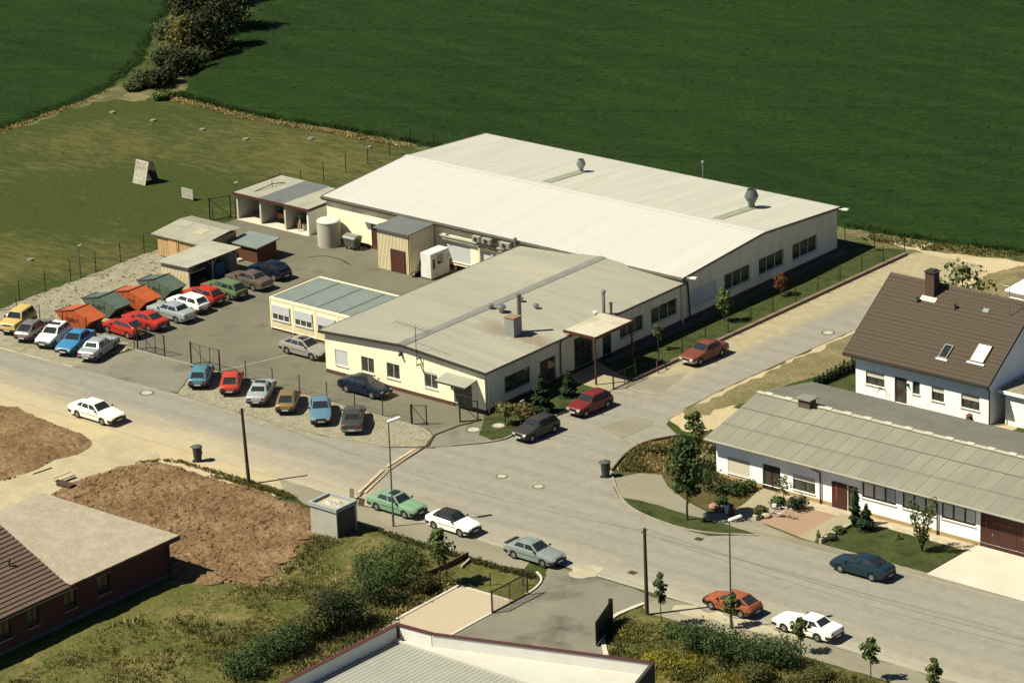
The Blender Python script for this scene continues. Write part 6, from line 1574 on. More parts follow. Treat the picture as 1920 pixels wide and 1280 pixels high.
for i, (px, py) in enumerate(((211, 212), (287, 227), (380, 244), (461, 262), (583, 261), (692, 277), (57, 488))):
    p = G(px, py)
    lab = ['concrete shaft ring on the meadow nearest the hedge end', 'concrete shaft ring on the meadow second from the hedge end', 'concrete shaft ring on the meadow third from the hedge end', 'concrete shaft ring on the meadow fourth from the hedge end', 'concrete shaft ring on the meadow fifth from the hedge end', 'concrete shaft ring on the meadow beside the hall fence', 'concrete shaft ring on the meadow far from the others, near the gravel fence'][i]
    mb = MB(); mb.lathe((p.x, p.y, -.02), [(.30, 0), (.30, .12), (.27, .16), (.12, .17)], 18)
    solo('shaft_ring', mb, mat('lichen_concrete', (.22, .205, .165), (.15, .14, .11), 3, rough=.95), lab, 'shaft cover', (p.x, p.y, 0), 'shaft rings on the meadow', smooth=40)

# meadow signs
t = thing('advert_board', 'weathered white A-shaped board with faded red letters on the meadow', 'sign', (-63, 27, 0))
def board(t, p0, p1, h_, lean, name, m, letters_=True):
    p0 = Vector(p0); p1 = Vector(p1); d = (p1 - p0); L = d.length; d.normalize(); nr = Vector((d.y, -d.x))
    P = lambda u, v, e=0: tuple(Vector((*(p0 + d * u - nr * lean * v / h_ + nr * e), v)))
    mb = MB(); mb.slab([P(0, .02), P(L, .02), P(L, h_), P(0, h_)], .05); b = build(name, mb, m, t)
    if letters_:
        mb = MB()
        for row, (z, hh) in enumerate(((h_ * .80, h_ * .12), (h_ * .64, h_ * .11))):
            n = 5 if row == 0 else 7
            for k in range(n):
                u0 = L * (.12 + .76 * k / n); u1 = u0 + L * .76 / n * .62; tt = (u1 - u0) * .3
                mb.slab([P(u0, z, .012), P(u0 + tt, z, .012), P(u0 + tt, z + hh, .012), P(u0, z + hh, .012)], .008)
                if k % 2 == 0: mb.slab([P(u0 + tt, z + hh * .7, .012), P(u1, z + hh * .7, .012), P(u1, z + hh, .012), P(u0 + tt, z + hh, .012)], .008)
                else: mb.slab([P(u0 + tt, z, .012), P(u1, z, .012), P(u1, z + hh * .3, .012), P(u0 + tt, z + hh * .3, .012)], .008)
                if k % 3 == 0: mb.slab([P(u1 - tt, z, .0125), P(u1, z, .0125), P(u1, z + hh * .66, .0125), P(u1 - tt, z + hh * .66, .0125)], .008)
        build('faded_lettering', mb, M_signred, b)
    return b
board(t, (-63.6, 26.5), (-62.0, 26.5), 2.1, .65, 'board_panel', M_signwhite)
board(t, (-61.9, 28.2), (-63.6, 28.2), 2.1, .65, 'board_panel', mat('bare_board_back', (.09, .075, .055), rough=.9), False)
t = thing('advert_board', 'small plain grey board standing on the meadow beyond the plank shed', 'sign', (-55.9, 25.7, 0))
mb = MB(); mb.box(-56.6, 25.66, .1, -55.2, 25.72, 1.05)
for x in (-56.4, -55.4): mb.box(x, 25.72, 0, x + .08, 25.8, 1.0)
build('board_panel', mb, M_signwhite, t)

# planks over the trench and the hose
r_ = random.Random(9)
def plank(a, b, w, label, grp='planks laid along the hose', z=.05, m=None, h_=.05):
    a = Vector(a); b = Vector(b); c = (a + b) / 2; d = b - a
    mb = MB(); mb.obox((c.x, c.y, z + h_ / 2), d.length, w, h_, math.atan2(d.y, d.x)); solo('plank', mb, m or M_board, label, 'plank', (c.x, c.y, 0), grp)
pA, pB, pC, pD = [Vector(G(*p)[:2]) for p in ((778, 843), (722, 878), (668, 930), (690, 915))]
plank(pA, pA.lerp(pB, .97), .28, 'pale plank lying on the road nearer the office corner, upper piece'); plank(Vector(G(783, 846)[:2]), Vector(G(728, 883)[:2]), .22, 'pale plank lying on the road nearer the office corner, lower piece')
plank(Vector(G(718, 882)[:2]), Vector(G(672, 925)[:2]), .26, 'pale plank lying on the road nearer the kiosk, left piece'); plank(Vector(G(727, 884)[:2]), Vector(G(684, 925)[:2]), .22, 'pale plank lying on the road nearer the kiosk, right piece')
mb = MB(); p = G(660, 935); mb.obox((p.x, p.y, .45), .3, .06, 1.0, .3, .3, .2); solo('plank', mb, M_board, 'short pale board leaning at the kiosk, left of two', 'plank', (p.x, p.y, 0), 'boards by the kiosk')
mb = MB(); p = G(678, 950); mb.obox((p.x, p.y, .35), .45, .06, 1.1, .5, .5, .3); solo('plank', mb, M_board, 'broad pale board leaning at the kiosk, right of two', 'plank', (p.x, p.y, 0), 'boards by the kiosk')
hose = [G(*q, .06) for q in ((902, 786), (880, 793), (862, 797), (838, 806), (815, 815), (808, 826), (804, 834), (790, 842), (730, 880), (690, 914), (664, 940))]
mb = MB(); mb.tube(hose, .06, 6); solo('cable_hose', mb, M_plinth, 'dark brown hose snaking from the office corner across the road', 'hose', hose[0])
kx = [G(*q, .05) for q in ((715, 836), (730, 838), (760, 838), (815, 839))]
mb = MB(); mb.tube(kx, .05, 6); solo('cable_hose', mb, M_framed, 'short dark hose lying along the gravel edge', 'hose', kx[0])
plank(Vector(G(60, 889)[:2]), Vector(G(95, 877)[:2]), .25, 'short pale plank beside the left earth plot', 'planks by the earth plots', .06)
plank(Vector(G(98, 903)[:2]), Vector(G(132, 891)[:2]), .3, 'short pale plank at the path, left of a pair', 'planks by the earth plots', .3, h_=.05); plank(Vector(G(112, 905)[:2]), Vector(G(138, 895)[:2]), .35, 'short pale plank at the path, right of a pair', 'planks by the earth plots', .25)
mb = MB(); p = G(124, 912); mb.box(p.x - .7, p.y - .3, .0, p.x + .7, p.y + .3, .28); solo('pallet', mb, M_pole, 'dark pallet carrying two planks beside the path', 'pallet', (p.x, p.y, 0))
for (a, b, w, lab) in (((865, 1062), (880, 1048), .12, 'pale log at the bank edge above the fence'), ):
    a = G(*a, .3); b = G(*b, .3); mb = MB(); mb.cyl(a, b, .09, .09, 8); solo('log', mb, M_board, lab, 'log', a)
mb = MB(); pp = [G(*q) for q in ((775, 1095), (800, 1085), (830, 1072), (850, 1062), (876, 1048))]
mb2 = MB()
for a, b in zip(pp[:-1], pp[1:]): mb2.add([(a.x, a.y, 0), (b.x, b.y, 0), (b.x, b.y, .55), (a.x, a.y, .55), (a.x + .08, a.y + .08, 0), (b.x + .08, b.y + .08, 0), (b.x + .08, b.y + .08, .55), (a.x + .08, a.y + .08, .55)], [(0, 1, 2, 3), (7, 6, 5, 4), (3, 2, 6, 7)])
solo('board_edging', mb2, M_woodd, 'dark board edging holding the bank above the paver square', 'edging', pp[0])

# bicycle
t = thing('bicycle', 'white bicycle leaning on the pink paving beside the rock garden', 'bicycle', (29.95, -3.75, .035), R(12))
MW = M_lampwhite
def ring(mb, c, r_, tube_, n=20): 
    mb.tube([(c[0] + r_ * math.cos(2 * math.pi * i / n), c[1], c[2] + r_ * math.sin(2 * math.pi * i / n)) for i in range(n + 1)], tube_, 6)
for x in (-.55, .55):
    mb = MB(); ring(mb, (x, 0, .35), .34, .022); w = build('wheel', mb, M_black if False else M_concrete, t, local=True)
    mb = MB()
    for k in range(8): a = k * math.pi / 8; mb.cyl((x - .33 * math.cos(a), 0, .35 - .33 * math.sin(a)), (x + .33 * math.cos(a), 0, .35 + .33 * math.sin(a)), .004, None, 4)
    mb.cyl((x, -.05, .35), (x, .05, .35), .03); build('spokes', mb, M_steel, w, local=True)
mb = MB(); mb.tube([(-.55, 0, .35), (-.12, 0, .32), (.36, 0, .82), (-.2, 0, .85), (-.12, 0, .32)], .028); mb.tube([(-.55, 0, .35), (-.2, 0, .85)], .02); mb.tube([(.55, 0, .35), (.36, 0, .82), (.33, 0, 1.0)], .025); build('frame', mb, MW, t, local=True)
mb = MB(); mb.tube([(.2, -.25, 1.05), (.33, -.12, 1.02), (.33, .12, 1.02), (.2, .25, 1.05)], .018); build('handlebar', mb, M_steel, t, local=True)
mb = MB(); mb.obox((-.24, 0, .96), .26, .14, .07); mb.cyl((-.2, 0, .85), (-.23, 0, .94), .016); build('saddle', mb, M_softtop, t, local=True)
mb = MB(); mb.box(-.8, -.09, .73, -.4, .09, .76); mb.box(-.75, -.1, .74, -.45, .1, .95); build('carrier', mb, MW, t, local=True)

# garden bits
for (x, y, s, lab, m) in ((25.0, -5.0, .42, 'pinkish boulder at the end of the shrub bed', mat('pink_stone', (.36, .20, .14), (.28, .16, .11), 3, rough=.9)), (25.6, -4.5, .35, 'pale grey boulder beside the pinkish one', M_stone), (28.9, -4.2, .35, 'tan stone nearest the pavement in the rock garden', M_stone), (28.8, -3.3, .3, 'tan stone in the middle of the rock garden', M_stone), (28.6, -4.9, .28, 'small tan stone at the corner of the rock garden', M_stone)):
    mb = MB(); prof = [(.02, 0)] + [(s * math.sin(math.pi * k / 8) ** .8, s * .8 * (1 - math.cos(math.pi * k / 8)) / 2 * 1.3) for k in range(1, 8)] + [(.02, s * 1.04)]
    mb.lathe((x, y, -.05), prof, 10); mb.v = [(a + r_.uniform(-.05, .05) * s * 2, b + r_.uniform(-.05, .05) * s * 2, c + r_.uniform(-.03, .03)) for a, b, c in mb.v]
    solo('boulder', mb, m, lab, 'boulder', (x, y, 0), 'garden boulders', smooth=60)
mb = MB(); mb.lathe((26.3, -5.1, 0), [(.22, 0), (.28, .4), (.30, .45), (.26, .45)], 14); solo('flower_tub', mb, M_lampwhite, 'white flower tub between boulders and the entrance path', 'flower tub', (26.3, -5.1, 0), smooth=40)
mb = MB(); mb.lathe((26.7, -5.3, 0), [(.18, 0), (.22, .3), (.12, .6), (.2, .75), (.05, .85)], 12); solo('letter_post', mb, M_brown, 'red brown post standing at the entrance path', 'post', (26.7, -5.3, 0), smooth=40)
mb = MB(); mb.box(34.55, -5.9, 0, 34.75, -5.0, .35); mb.box(34.55, -5.0, 0, 34.7, -1.2, .22); solo('garden_wall', mb, M_concrete, 'low pale wall edging the front lawn beside the slab path', 'wall', (34.6, -4, 0))
mb = MB(); mb.box(28.45, -5.2, 0, 28.75, -4.9, .4); solo('flower_tub', mb, M_concrete, 'square pale tub at the corner of the rock garden', 'flower tub', (28.6, -5.05, 0))
mb = MB(); mb.box(2.35, 1.2, .5, 2.4, 1.65, 1.2); mb.cyl((2.37, 1.42, 0), (2.37, 1.42, .5), .03); solo('name_board', mb, M_lampwhite, 'small white board among the shrubs at the office corner', 'sign', (2.37, 1.42, 0))

# ================================================================== VEGETATION
def leaves(mb, c, rad, n, size, r_, shell=.55, flat=.0, squash=1.0):
    """n leaf quads through an ellipsoid clump, denser towards its skin"""
    for _ in range(n):
        while True:
            v = Vector((r_.uniform(-1, 1), r_.uniform(-1, 1), r_.uniform(-1, 1)))
            if 0.05 < v.length < 1: break
        v = v.normalized() * (shell + (1 - shell) * r_.random()) * (1 if r_.random() < .8 else r_.random())
        p = Vector((c[0] + v.x * rad[0], c[1] + v.y * rad[1], c[2] + v.z * rad[2]))
        nr = (v + Vector((r_.uniform(-1, 1), r_.uniform(-1, 1), r_.uniform(-.3, 1.2))) * .9).normalized()
        a = nr.orthogonal().normalized(); a.rotate(Matrix.Rotation(r_.uniform(0, 6.28), 3, nr)); b = nr.cross(a)
        s = size * (.45 + 1.3 * r_.random() ** 1.8)
        mb.poly([p - a * s * .5, p + b * s * .38 , p + a * s * .5, p - b * s * .38])

def tree(label, x, y, h_, rad, crown0, m, cat='tree', name='tree', n=900, size=.22, clumps=9, seed=1, trunk=.09, group=None, lean=0, conic=False, bare=True):
    r_ = random.Random(seed); t = thing(name, label, cat, (x, y, 0), 0, group)
    mb = MB(); topz = h_ * .9; lx = lean
    n_s = 6; pts = [Vector((x + lx * (i / n_s) + r_.uniform(-.03, .03) * h_ * .3, y + r_.uniform(-.03, .03) * h_ * .3, topz * i / n_s)) for i in range(n_s + 1)]
    pts[0] = Vector((x, y, 0))
    for i in range(n_s): mb.cyl(pts[i], pts[i + 1], trunk * (1 - .8 * i / n_s), trunk * (1 - .8 * (i + 1) / n_s), 8, caps=False)
    cr = MB(); per = n // clumps
    for k in range(clumps):
        u = (k + .5) / clumps; z = crown0 + (h_ - crown0) * (u if conic else (.12 + .80 * u))
        prof = (1 - u) ** .8 + .12 if conic else math.sin(math.pi * (.15 + .78 * u)) ** .7
        a = k * 2.4 + r_.uniform(-.4, .4); d_ = rad * prof * (r_.uniform(.30, .62) if not conic else .25)
        c = Vector((x + lx * z / h_ + d_ * math.cos(a), y + d_ * math.sin(a), z))
        i = min(n_s - 1, int(n_s * max(0, (z - .25 * rad)) / topz)); mb.cyl(pts[i], c, trunk * .32, trunk * .10, 5, caps=False)
        rr = rad * prof * r_.uniform(.5, .72) + .05; leaves(cr, c, (rr, rr, rr * r_.uniform(.6, .85) * (1.0 if not conic else .9)), per, size, r_)
    build('trunk', mb, M_bark, t, smooth=50); build('crown', cr, m, t)
    return t

def bush(label, x, y, h_, rad, m, n=500, size=.17, clumps=6, seed=1, name='shrub', cat='shrub', group=None, squash=1.0):
    r_ = random.Random(seed); t = thing(name, label, cat, (x, y, 0), 0, group)
    mb = MB(); cr = MB()
    for k in range(clumps):
        a = 2.4 * k; d_ = rad * (.55 * r_.random() ** .5 if k else 0); c = Vector((x + d_ * math.cos(a), y + d_ * math.sin(a), h_ * r_.uniform(.38, .62)))
        mb.cyl((x + .1 * math.cos(a), y + .1 * math.sin(a), 0), c, .03, .012, 5, caps=False)
        rr = rad * r_.uniform(.45, .7); leaves(cr, c, (rr, rr, h_ * r_.uniform(.34, .46)), n // clumps, size, r_)
    cr.v = [(a, b, max(.02, c)) for a, b, c in cr.v]
    build('stems', mb, M_bark, t); build('foliage', cr, m, t)
    return t

def conifer(label, x, y, h_, rad, m, seed=1, n=700, name='conifer', group=None, size=.16, p=1.0):
    r_ = random.Random(seed); t = thing(name, label, 'conifer', (x, y, 0), 0, group)
    mb = MB(); mb.cyl((x, y, 0), (x, y, h_ * .95), max(.03, h_ * .022), .01, 7); build('trunk', mb, M_bark, t)
    cr = MB()
    for i in range(n):
        u = 1 - math.sqrt(r_.random()); z = h_ * (.06 + .94 * u); w = rad * (1 - u) ** p + .03
        tier = .72 + .28 * math.cos(z * 9); a = r_.uniform(0, 6.283); d_ = w * tier * r_.uniform(.55, 1.0)
        c = Vector((x + d_ * math.cos(a), y + d_ * math.sin(a), z - .12 * d_)); o = Vector((math.cos(a), math.sin(a), -.25)).normalized(); s_ = o.cross(Vector((0, 0, 1))).normalized()
        sz = size * r_.uniform(.7, 1.4); nn = s_ * .5 * sz; up_ = Vector((0, 0, .25 * sz * r_.uniform(-1, 1)))
        cr.poly([c - o * sz * .6, c + nn + up_, c + o * sz * .8, c - nn - up_])
    build('needles', cr, m, t)
    return t

# hedgerow at the top
hedge = [(345, 112, 4.6, 2.3, L_yellow, 'yellowish flowering tree in the hedgerow'), (382, 112, 5.0, 2.2, L_hedge, 'dark tree of the hedgerow just right of the yellowish one'),
         (412, 96, 5.8, 2.4, L_hedge, 'dark tree of the hedgerow casting its shadow on the right field'), (440, 62, 6.4, 2.6, L_hedge, 'dark tree at the right end of the hedgerow near the upper edge'), (395, 58, 6.0, 2.6, L_hedge, 'dark tree at the back of the hedgerow behind the yellowish one'), (352, 62, 4.6, 2.4, L_hedge, 'dark tree of the hedgerow left of and behind the yellowish one'), (425, 8, 6.6, 3.2, L_hedge, 'dark tree of the hedgerow cut by the upper edge'),
         (318, 88, 3.2, 1.9, L_grey, 'grey green bush on the left flank of the hedgerow beside the yellowish tree'), (306, 128, 2.6, 1.6, L_grey, 'grey green bush in the middle of the lower hedgerow'),
         (340, 140, 3.2, 1.8, L_hedge, 'dark bush below the yellowish tree'), (368, 132, 2.4, 1.6, L_grey, 'olive bush at the right foot of the yellowish tree'), (272, 162, 1.8, 1.5, L_grey, 'grey green bush at the lower left tip of the hedgerow'), (292, 166, 2.1, 1.3, L_hedge, 'dark bush at the lower tip of the hedgerow'), (316, 156, 1.9, 1.2, L_hedge, 'dark bush beside the bare earth at the hedgerow tip'), (302, 186, .9, 1.0, L_mid, 'low green bush at the foot of the hedgerow by the field corner'), (252, 168, 1.0, 1.2, L_grey, 'low grey green bush at the far left tip of the hedgerow')]
for i, (px, py, h_, rad, m, lab) in enumerate(hedge):
    p = G(px, py)
    if h_ > 4: tree(lab, p.x, p.y, h_, rad, h_ * .04, m, n=3800 if h_ > 5 else 3000, size=.25, clumps=20, seed=50 + i, trunk=.22, group='hedgerow trees', name='hedge_tree')
    else: bush(lab, p.x, p.y, h_, rad, m, n=1800, size=.22, clumps=12, seed=80 + i, group='hedgerow bushes', name='hedge_bush')
sheet('bare_earth', PG((296, 160), (312, 152), (328, 155), (320, 168), (300, 172)), M_dirt, .05, amp=.2, step=.4)
sheet('earth_heap_ground', PG((232, 180), (252, 172), (280, 180), (275, 190), (240, 190)), M_dry, .012, amp=.25, step=.5)

# office shrubs
conifer('dark dense fir in front of the office side wall', 3.35, 2.5, 3.3, 1.15, L_con, 3, 1500, size=.24)
conifer('narrower dark fir between the tall fir and the porch', 2.8, 6.4, 2.2, .85, L_con, 4, 800, size=.2)
tree('small pale globe tree at the office corner', 2.6, -.9, 1.7, .85, .75, L_willow, n=700, size=.16, clumps=8, seed=5, trunk=.05)
bush('reddish pale shrub behind the charcoal hatchback', 3.3, .5, 1.7, 1.05, leafmat('leaf_reddish_pale', (.10, .085, .04), (.19, .15, .075), (.08, .08, .03)), 700, .16, 8, 6)
tree('thin green tree beside the shuttered hall window', 2.6, 26.5, 3.0, .85, .5, L_mid, n=550, size=.2, clumps=8, seed=7, trunk=.05)
tree('small copper red tree on the lawn beside the hall', 2.7, 34.1, 2.0, .75, .5, L_red, n=420, size=.17, clumps=7, seed=8, trunk=.04)
tree('thin sapling on the lawn beyond the porch', 2.3, 18.3, 2.3, .5, .7, L_mid, n=220, size=.17, clumps=5, seed=9, trunk=.03)
# workshop gardens
tree('tall dark street tree on the verge lawn', 24.7, -7.75, 6.6, 1.45, 1.5, L_dark, n=3000, size=.24, clumps=16, seed=10, trunk=.09)
tree('slim young tree rising from the corner garden', 18.9, .9, 4.3, .80, 1.4, L_mid, n=900, size=.22, clumps=9, seed=11, trunk=.05)
for i, (x, y, h_, rad, m, lab) in enumerate(((20.4, .6, 1.5, 1.2, L_cream, 'cream flowering shrub at the workshop gable, lower one'), (19.7, 2.6, 1.5, 1.2, L_cream, 'cream flowering shrub at the workshop gable, upper one'), (20.6, -1.3, 1.3, 1.2, L_mid, 'green shrub at the left foot of the workshop wall'), (17.3, 5.4, .9, .8, L_weedd, 'dark green weed clump in the upper corner garden'), (15.3, 1.2, .7, .8, L_weedd, 'dark green weed clump at the kerb bend'),
        (22.6, -2.4, 1.6, 1.2, L_dark, 'dark shrub behind the street tree'), (23.6, -2.3, 1.3, 1.3, L_weedd, 'spreading olive shrub in the middle of the shrub bed'), (24.7, -2.1, 1.2, 1.1, L_dark, 'dark shrub at the right end of the shrub bed'), (25.0, -.9, .8, .6, L_mid, 'small green shrub below the workshop door'), (25.2, -4.3, .8, .6, L_dark, 'small dark shrub beside the white tub'), (28.6, -2.3, .9, .7, L_dark, 'dark creeping shrub over the rock garden, upper one'), (28.3, -3.9, .6, .6, L_weedd, 'creeping green shrub over the rock garden, lower one'), (29.9, -1.9, 1.0, .9, L_con, 'dark shrub behind the white bicycle'), (34.9, -4.9, .5, .5, L_dark, 'dark low hedge clump beside the slab path'), (34.7, -3.6, .5, .5, L_mid, 'green low hedge clump beside the slab path'))):
    bush(lab, x, y, h_, rad, m, 700, .16, 8, 100 + i)
tree('spindly young conifer in the rock garden', 28.3, -1.3, 1.9, .8, .6, L_mid, n=200, size=.18, clumps=7, seed=12, trunk=.03)
conifer('tiny cone conifer in the square pale tub', 28.55, -4.9, .95, .3, L_mid, 13, 260, size=.1)
conifer('tiny yellowish cone conifer by the low pale wall', 34.4, -5.75, 1.0, .28, L_willow, 14, 260, size=.1)
conifer('tall dark column conifer beside the workshop door', 34.9, -2.0, 3.0, .42, L_con, 15, 900, size=.16, p=.35)
conifer('bushy dark conifer on the front lawn', 35.9, -2.2, 2.0, .8, L_con, 16, 800, size=.2)
conifer('tiny golden conifer in the middle of the front lawn', 38.6, -2.3, .6, .35, L_yellow, 17, 220, size=.1)
r2_ = random.Random(21); t = thing('lilac_tree', 'upright many-stemmed green shrub on the front lawn', 'shrub', (41.1, -3.1, 0)); mb = MB(); cr = MB()
for k in range(7):
    a = k * .9; tip = Vector((41.1 + .8 * math.cos(a), -3.1 + .8 * math.sin(a), 3.2 + .5 * math.sin(k * 2.1))); base_ = Vector((41.1, -3.1, 0)); mb.cyl(base_, tip, .035, .012, 6)
    for u in (.3, .45, .6, .75, .9, 1.0): leaves(cr, base_.lerp(tip, u), (.30, .30, .36), 34, .15, r2_)
build('stems', mb, M_bark, t); build('foliage', cr, L_mid, t)
# house conifer row
for i in range(11):
    u = i / 10; p = Vector(G(1528, 726)).lerp(Vector(G(1606, 692)), u)
    conifer('small dark conifer of the row in front of the white house', p.x, p.y, .95 + .35 * u + .1 * math.sin(i * 3), .30, L_con, 200 + i, 200, group='row of small conifers', size=.13)
tree('branching open tree behind the tiled roof', 20.6, 33.2, 6.5, 2.8, 2.0, L_mid, n=620, size=.34, clumps=11, seed=22, trunk=.10)
bush('low yellow flowering patch behind the house roof', 18.6, 45.2, .6, 3.6, L_flower, 2600, .22, 14, 23)
# street saplings by the lower right
for i, (px, py, h_, rad, lab) in enumerate(((1241, 1174, 3.9, .55, 'thin young street tree beside the straight wooden pole'), (1374, 1176, 2.4, .62, 'leafy young street tree in front of the orange hatchback'), (1502, 1226, 2.6, .66, 'leafy young street tree in front of the white coupe'), (1633, 1276, 3.0, .72, 'leafy young street tree right of the white coupe'), (1752, 1330, 3.6, .6, 'thin young street tree at the lower right edge'))):
    p = G(px, py); tree(lab, p.x, p.y, h_, rad, h_ * .38, L_mid if i else L_grey, n=430, size=.22, clumps=7, seed=30 + i, trunk=.045, group='young street trees', lean=-.12)
# bank trees and bushes
tree('slender dark tree on the bank beside the wire fence', 18.0, -26.4, 4.4, .95, 1.5, L_mid, n=1100, size=.22, clumps=9, seed=40, trunk=.08)
bank = [(745, 1100, 3.3, 2.3, L_mid, 'large leafy bush beside the paver square'), (705, 1130, 3.0, 2.2, L_dark, 'large dark bush left of the leafy one'), (690, 1068, 1.3, 1.3, L_mid, 'round green bush on the upper bank'), (755, 1062, 1.8, 1.6, L_weedd, 'brownish bush on the upper bank'),
        (620, 1185, 3.4, 1.7, L_hedge, 'tall dark bush in the middle of the lower bank'), (660, 1175, 2.8, 1.6, L_dark, 'dark green bush right of the tall dark one'), (580, 1200, 2.4, 1.6, L_weedd, 'olive bush left of the tall dark one'), (545, 1225, 2.2, 1.8, L_dark, 'dark green bush above the parapet wall'), (505, 1240, 2.0, 1.7, L_dark, 'dark green bush near the bottom edge, right of two'), (460, 1270, 2.2, 1.8, L_dark, 'dark green bush near the bottom edge, left of two'), (790, 1110, 1.6, 1.1, L_weedd, 'scrubby bush by the board edging')]
for i, (px, py, h_, rad, m, lab) in enumerate(bank):
    p = G(px, py); bush(lab, p.x, p.y, h_, rad, m, 4600, .125, 18, 300 + i, group='bank bushes')
east = [(1312, 1222, 2.3, 1.7, L_dark, 'dark rounded bush at the left of the planting bed row'), (1362, 1238, 2.5, 1.9, L_dark, 'dark rounded bush second in the planting bed row'), (1415, 1248, 2.4, 1.9, L_dark, 'dark rounded bush third in the planting bed row'), (1465, 1252, 2.3, 1.7, L_dark, 'dark rounded bush at the right of the planting bed row'), (1268, 1196, 1.1, 1.1, L_mid, 'mid green low bush at the left of the dark row'), (1420, 1282, 1.5, 1.4, L_weedd, 'olive bush below the dark row'), (1535, 1278, 1.0, 1.4, L_weedd, 'low olive bush right of the dark row'), (1235, 1250, 1.0, 1.3, L_flower, 'low yellow flowering bush by the pale kerb')]
for i, (px, py, h_, rad, m, lab) in enumerate(east):
    p = G(px, py); bush(lab, p.x, p.y, h_, rad, m, 4000, .12, 16, 340 + i, group='planting bed bushes')

def clod_field(name, poly, n, s0, s1, m, seed, label, z=.06):
    r_ = random.Random(seed); xs = [p[0] for p in poly]; ys = [p[1] for p in poly]; mb = MB(); c = 0
    while c < n:
        x = r_.uniform(min(xs), max(xs)); y = r_.uniform(min(ys), max(ys))
        if not bool(inside(poly, np.array([x]), np.array([y]))[0]): continue
        c += 1; s = s0 + (s1 - s0) * r_.random() ** 2.5; zz = z + r_.uniform(-.02, .08)
        q = [Vector((x + s * r_.uniform(.6, 1.2) * math.cos(a), y + s * r_.uniform(.6, 1.2) * math.sin(a), zz + s * r_.uniform(-.1, .25))) for a in (0, 1.25, 2.5, 3.77, 5.0)]
        t_ = Vector((x + r_.uniform(-.3, .3) * s, y + r_.uniform(-.3, .3) * s, zz + s * r_.uniform(.5, .95))); b_ = [Vector((v.x, v.y, 0)) for v in q]
        mb.add(q + [t_] + b_, [(i, (i + 1) % 5, 5) for i in range(5)] + [(6 + i, 6 + (i + 1) % 5, (i + 1) % 5, i) for i in range(5)])
    o = build(name, mb, m); o['kind'] = 'stuff'; tag(o, label, 'earth clods')
clod_field('earth_clods', [(-16, -27.8), (-15, -23), (-13.8, -21.3), (-4.9, -20.9), (1, -21.3), (5.2, -24.6), (6.6, -28), (8, -31), (8, -33.4), (5, -35), (1.9, -36), (-13, -36), (-15, -32)], 2600, .06, .20, M_dirt, 90, 'loose clods and stones over the right earth plot')
clod_field('earth_clods', [(-45, -19.6), (-25, -20.2), (-20, -21.8), (-20.3, -30.6), (-21, -40), (-45, -40)], 1800, .06, .20, M_dirt, 91, 'loose clods and stones over the left earth plot')

# tall grass and weeds: uncountable stuff
def tufts(name, poly, n, h0, h1, m, seed, label, dens=None, blades=5, spread=.16, cat='weeds', z=.05, w=.05):
    r_ = random.Random(seed); xs = [p[0] for p in poly]; ys = [p[1] for p in poly]; mb = MB(); c = 0; tries = 0
    while c < n and tries < n * 30:
        tries += 1; x = r_.uniform(min(xs), max(xs)); y = r_.uniform(min(ys), max(ys))
        if not bool(inside(poly, np.array([x]), np.array([y]))[0]): continue
        if dens is not None and float(vnoise(np.array([x]), np.array([y]), dens[0], seed)[0]) < dens[1] + r_.uniform(-.12, .12): continue
        c += 1; H = r_.uniform(h0, h1)
        for k in range(blades):
            a = r_.uniform(0, 6.283); bx = x + r_.uniform(-spread, spread); by = y + r_.uniform(-spread, spread); q = Vector((math.cos(a), math.sin(a), 0)) * w * r_.uniform(.6, 1.6); l_ = Vector((r_.uniform(-1, 1), r_.uniform(-1, 1), 0)) * H * .85
            mb.poly([(bx - q.x, by - q.y, z), (bx + q.x, by + q.y, z), (bx + l_.x + q.x * .3, by + l_.y + q.y * .3, z + H), (bx + l_.x - q.x * .3, by + l_.y - q.y * .3, z + H * .95)])
    o = build(name, mb, m); o['kind'] = 'stuff'; tag(o, label, cat)
vis = [(6, -22), (22.3, -21.6), (23.3, -24), (18.9, -26), (18.9, -31), (20, -38), (26, -42), (26, -62), (3.0, -62), (3.0, -37), (7.5, -33.8), (8, -31), (6.4, -28), (4.6, -25)]
strip_ = [(7.2, -34.5), (8, -31), (6.6, -27.5), (5.2, -25), (9, -23), (17, -24), (18.8, -26), (18.9, -31), (20, -38), (26, -42), (26, -62), (6.5, -62), (4.6, -46), (5.0, -38)]
tufts('weeds', strip_, 9000, .08, .30, L_weed, 61, 'pale green weeds over the rough bank', (2.2, .38), w=.035)
tufts('weeds', strip_, 4200, .12, .42, L_weedd, 62, 'dark green weeds in clumps over the rough bank', (2.6, .56), w=.04)
tufts('dry_stalks', strip_, 3600, .08, .26, L_straw, 63, 'straw coloured dry stalks on the rough bank', (2.8, .5))
tufts('weed_flowers', strip_, 420, .3, .55, L_cream, 64, 'pale flowering weeds on the rough bank', (3, .6), 3)
bedq = [(31.6, -22.6), (33, -23.2), (44, -22.4), (58, -22.6), (58, -30), (40, -34), (36.8, -31.4), (33.9, -28.4), (31.9, -25.8), (31.3, -23.8)]
tufts('weeds', bedq, 7500, .10, .36, L_weed, 65, 'pale green weeds in the planting bed', (2.6, .45), w=.06)
tufts('weeds', bedq, 4000, .15, .45, L_weedd, 66, 'dark green weeds in the planting bed', (2.4, .52), w=.07)
tufts('weed_flowers', [(32.2, -25), (36, -24.5), (45, -26), (52, -27), (44, -31), (37, -31), (34, -28.5)], 2000, .2, .45, L_flower, 67, 'yellow flowering weeds in the planting bed', (2.2, .5), 4)
tufts('grass_fringe', PG((250, 868), (300, 861), (345, 865), (470, 902), (560, 935), (545, 937), (460, 908), (340, 869), (300, 865), (262, 870)), 380, .04, .13, L_weed, 68, 'green grass fringe along the right earth plot')
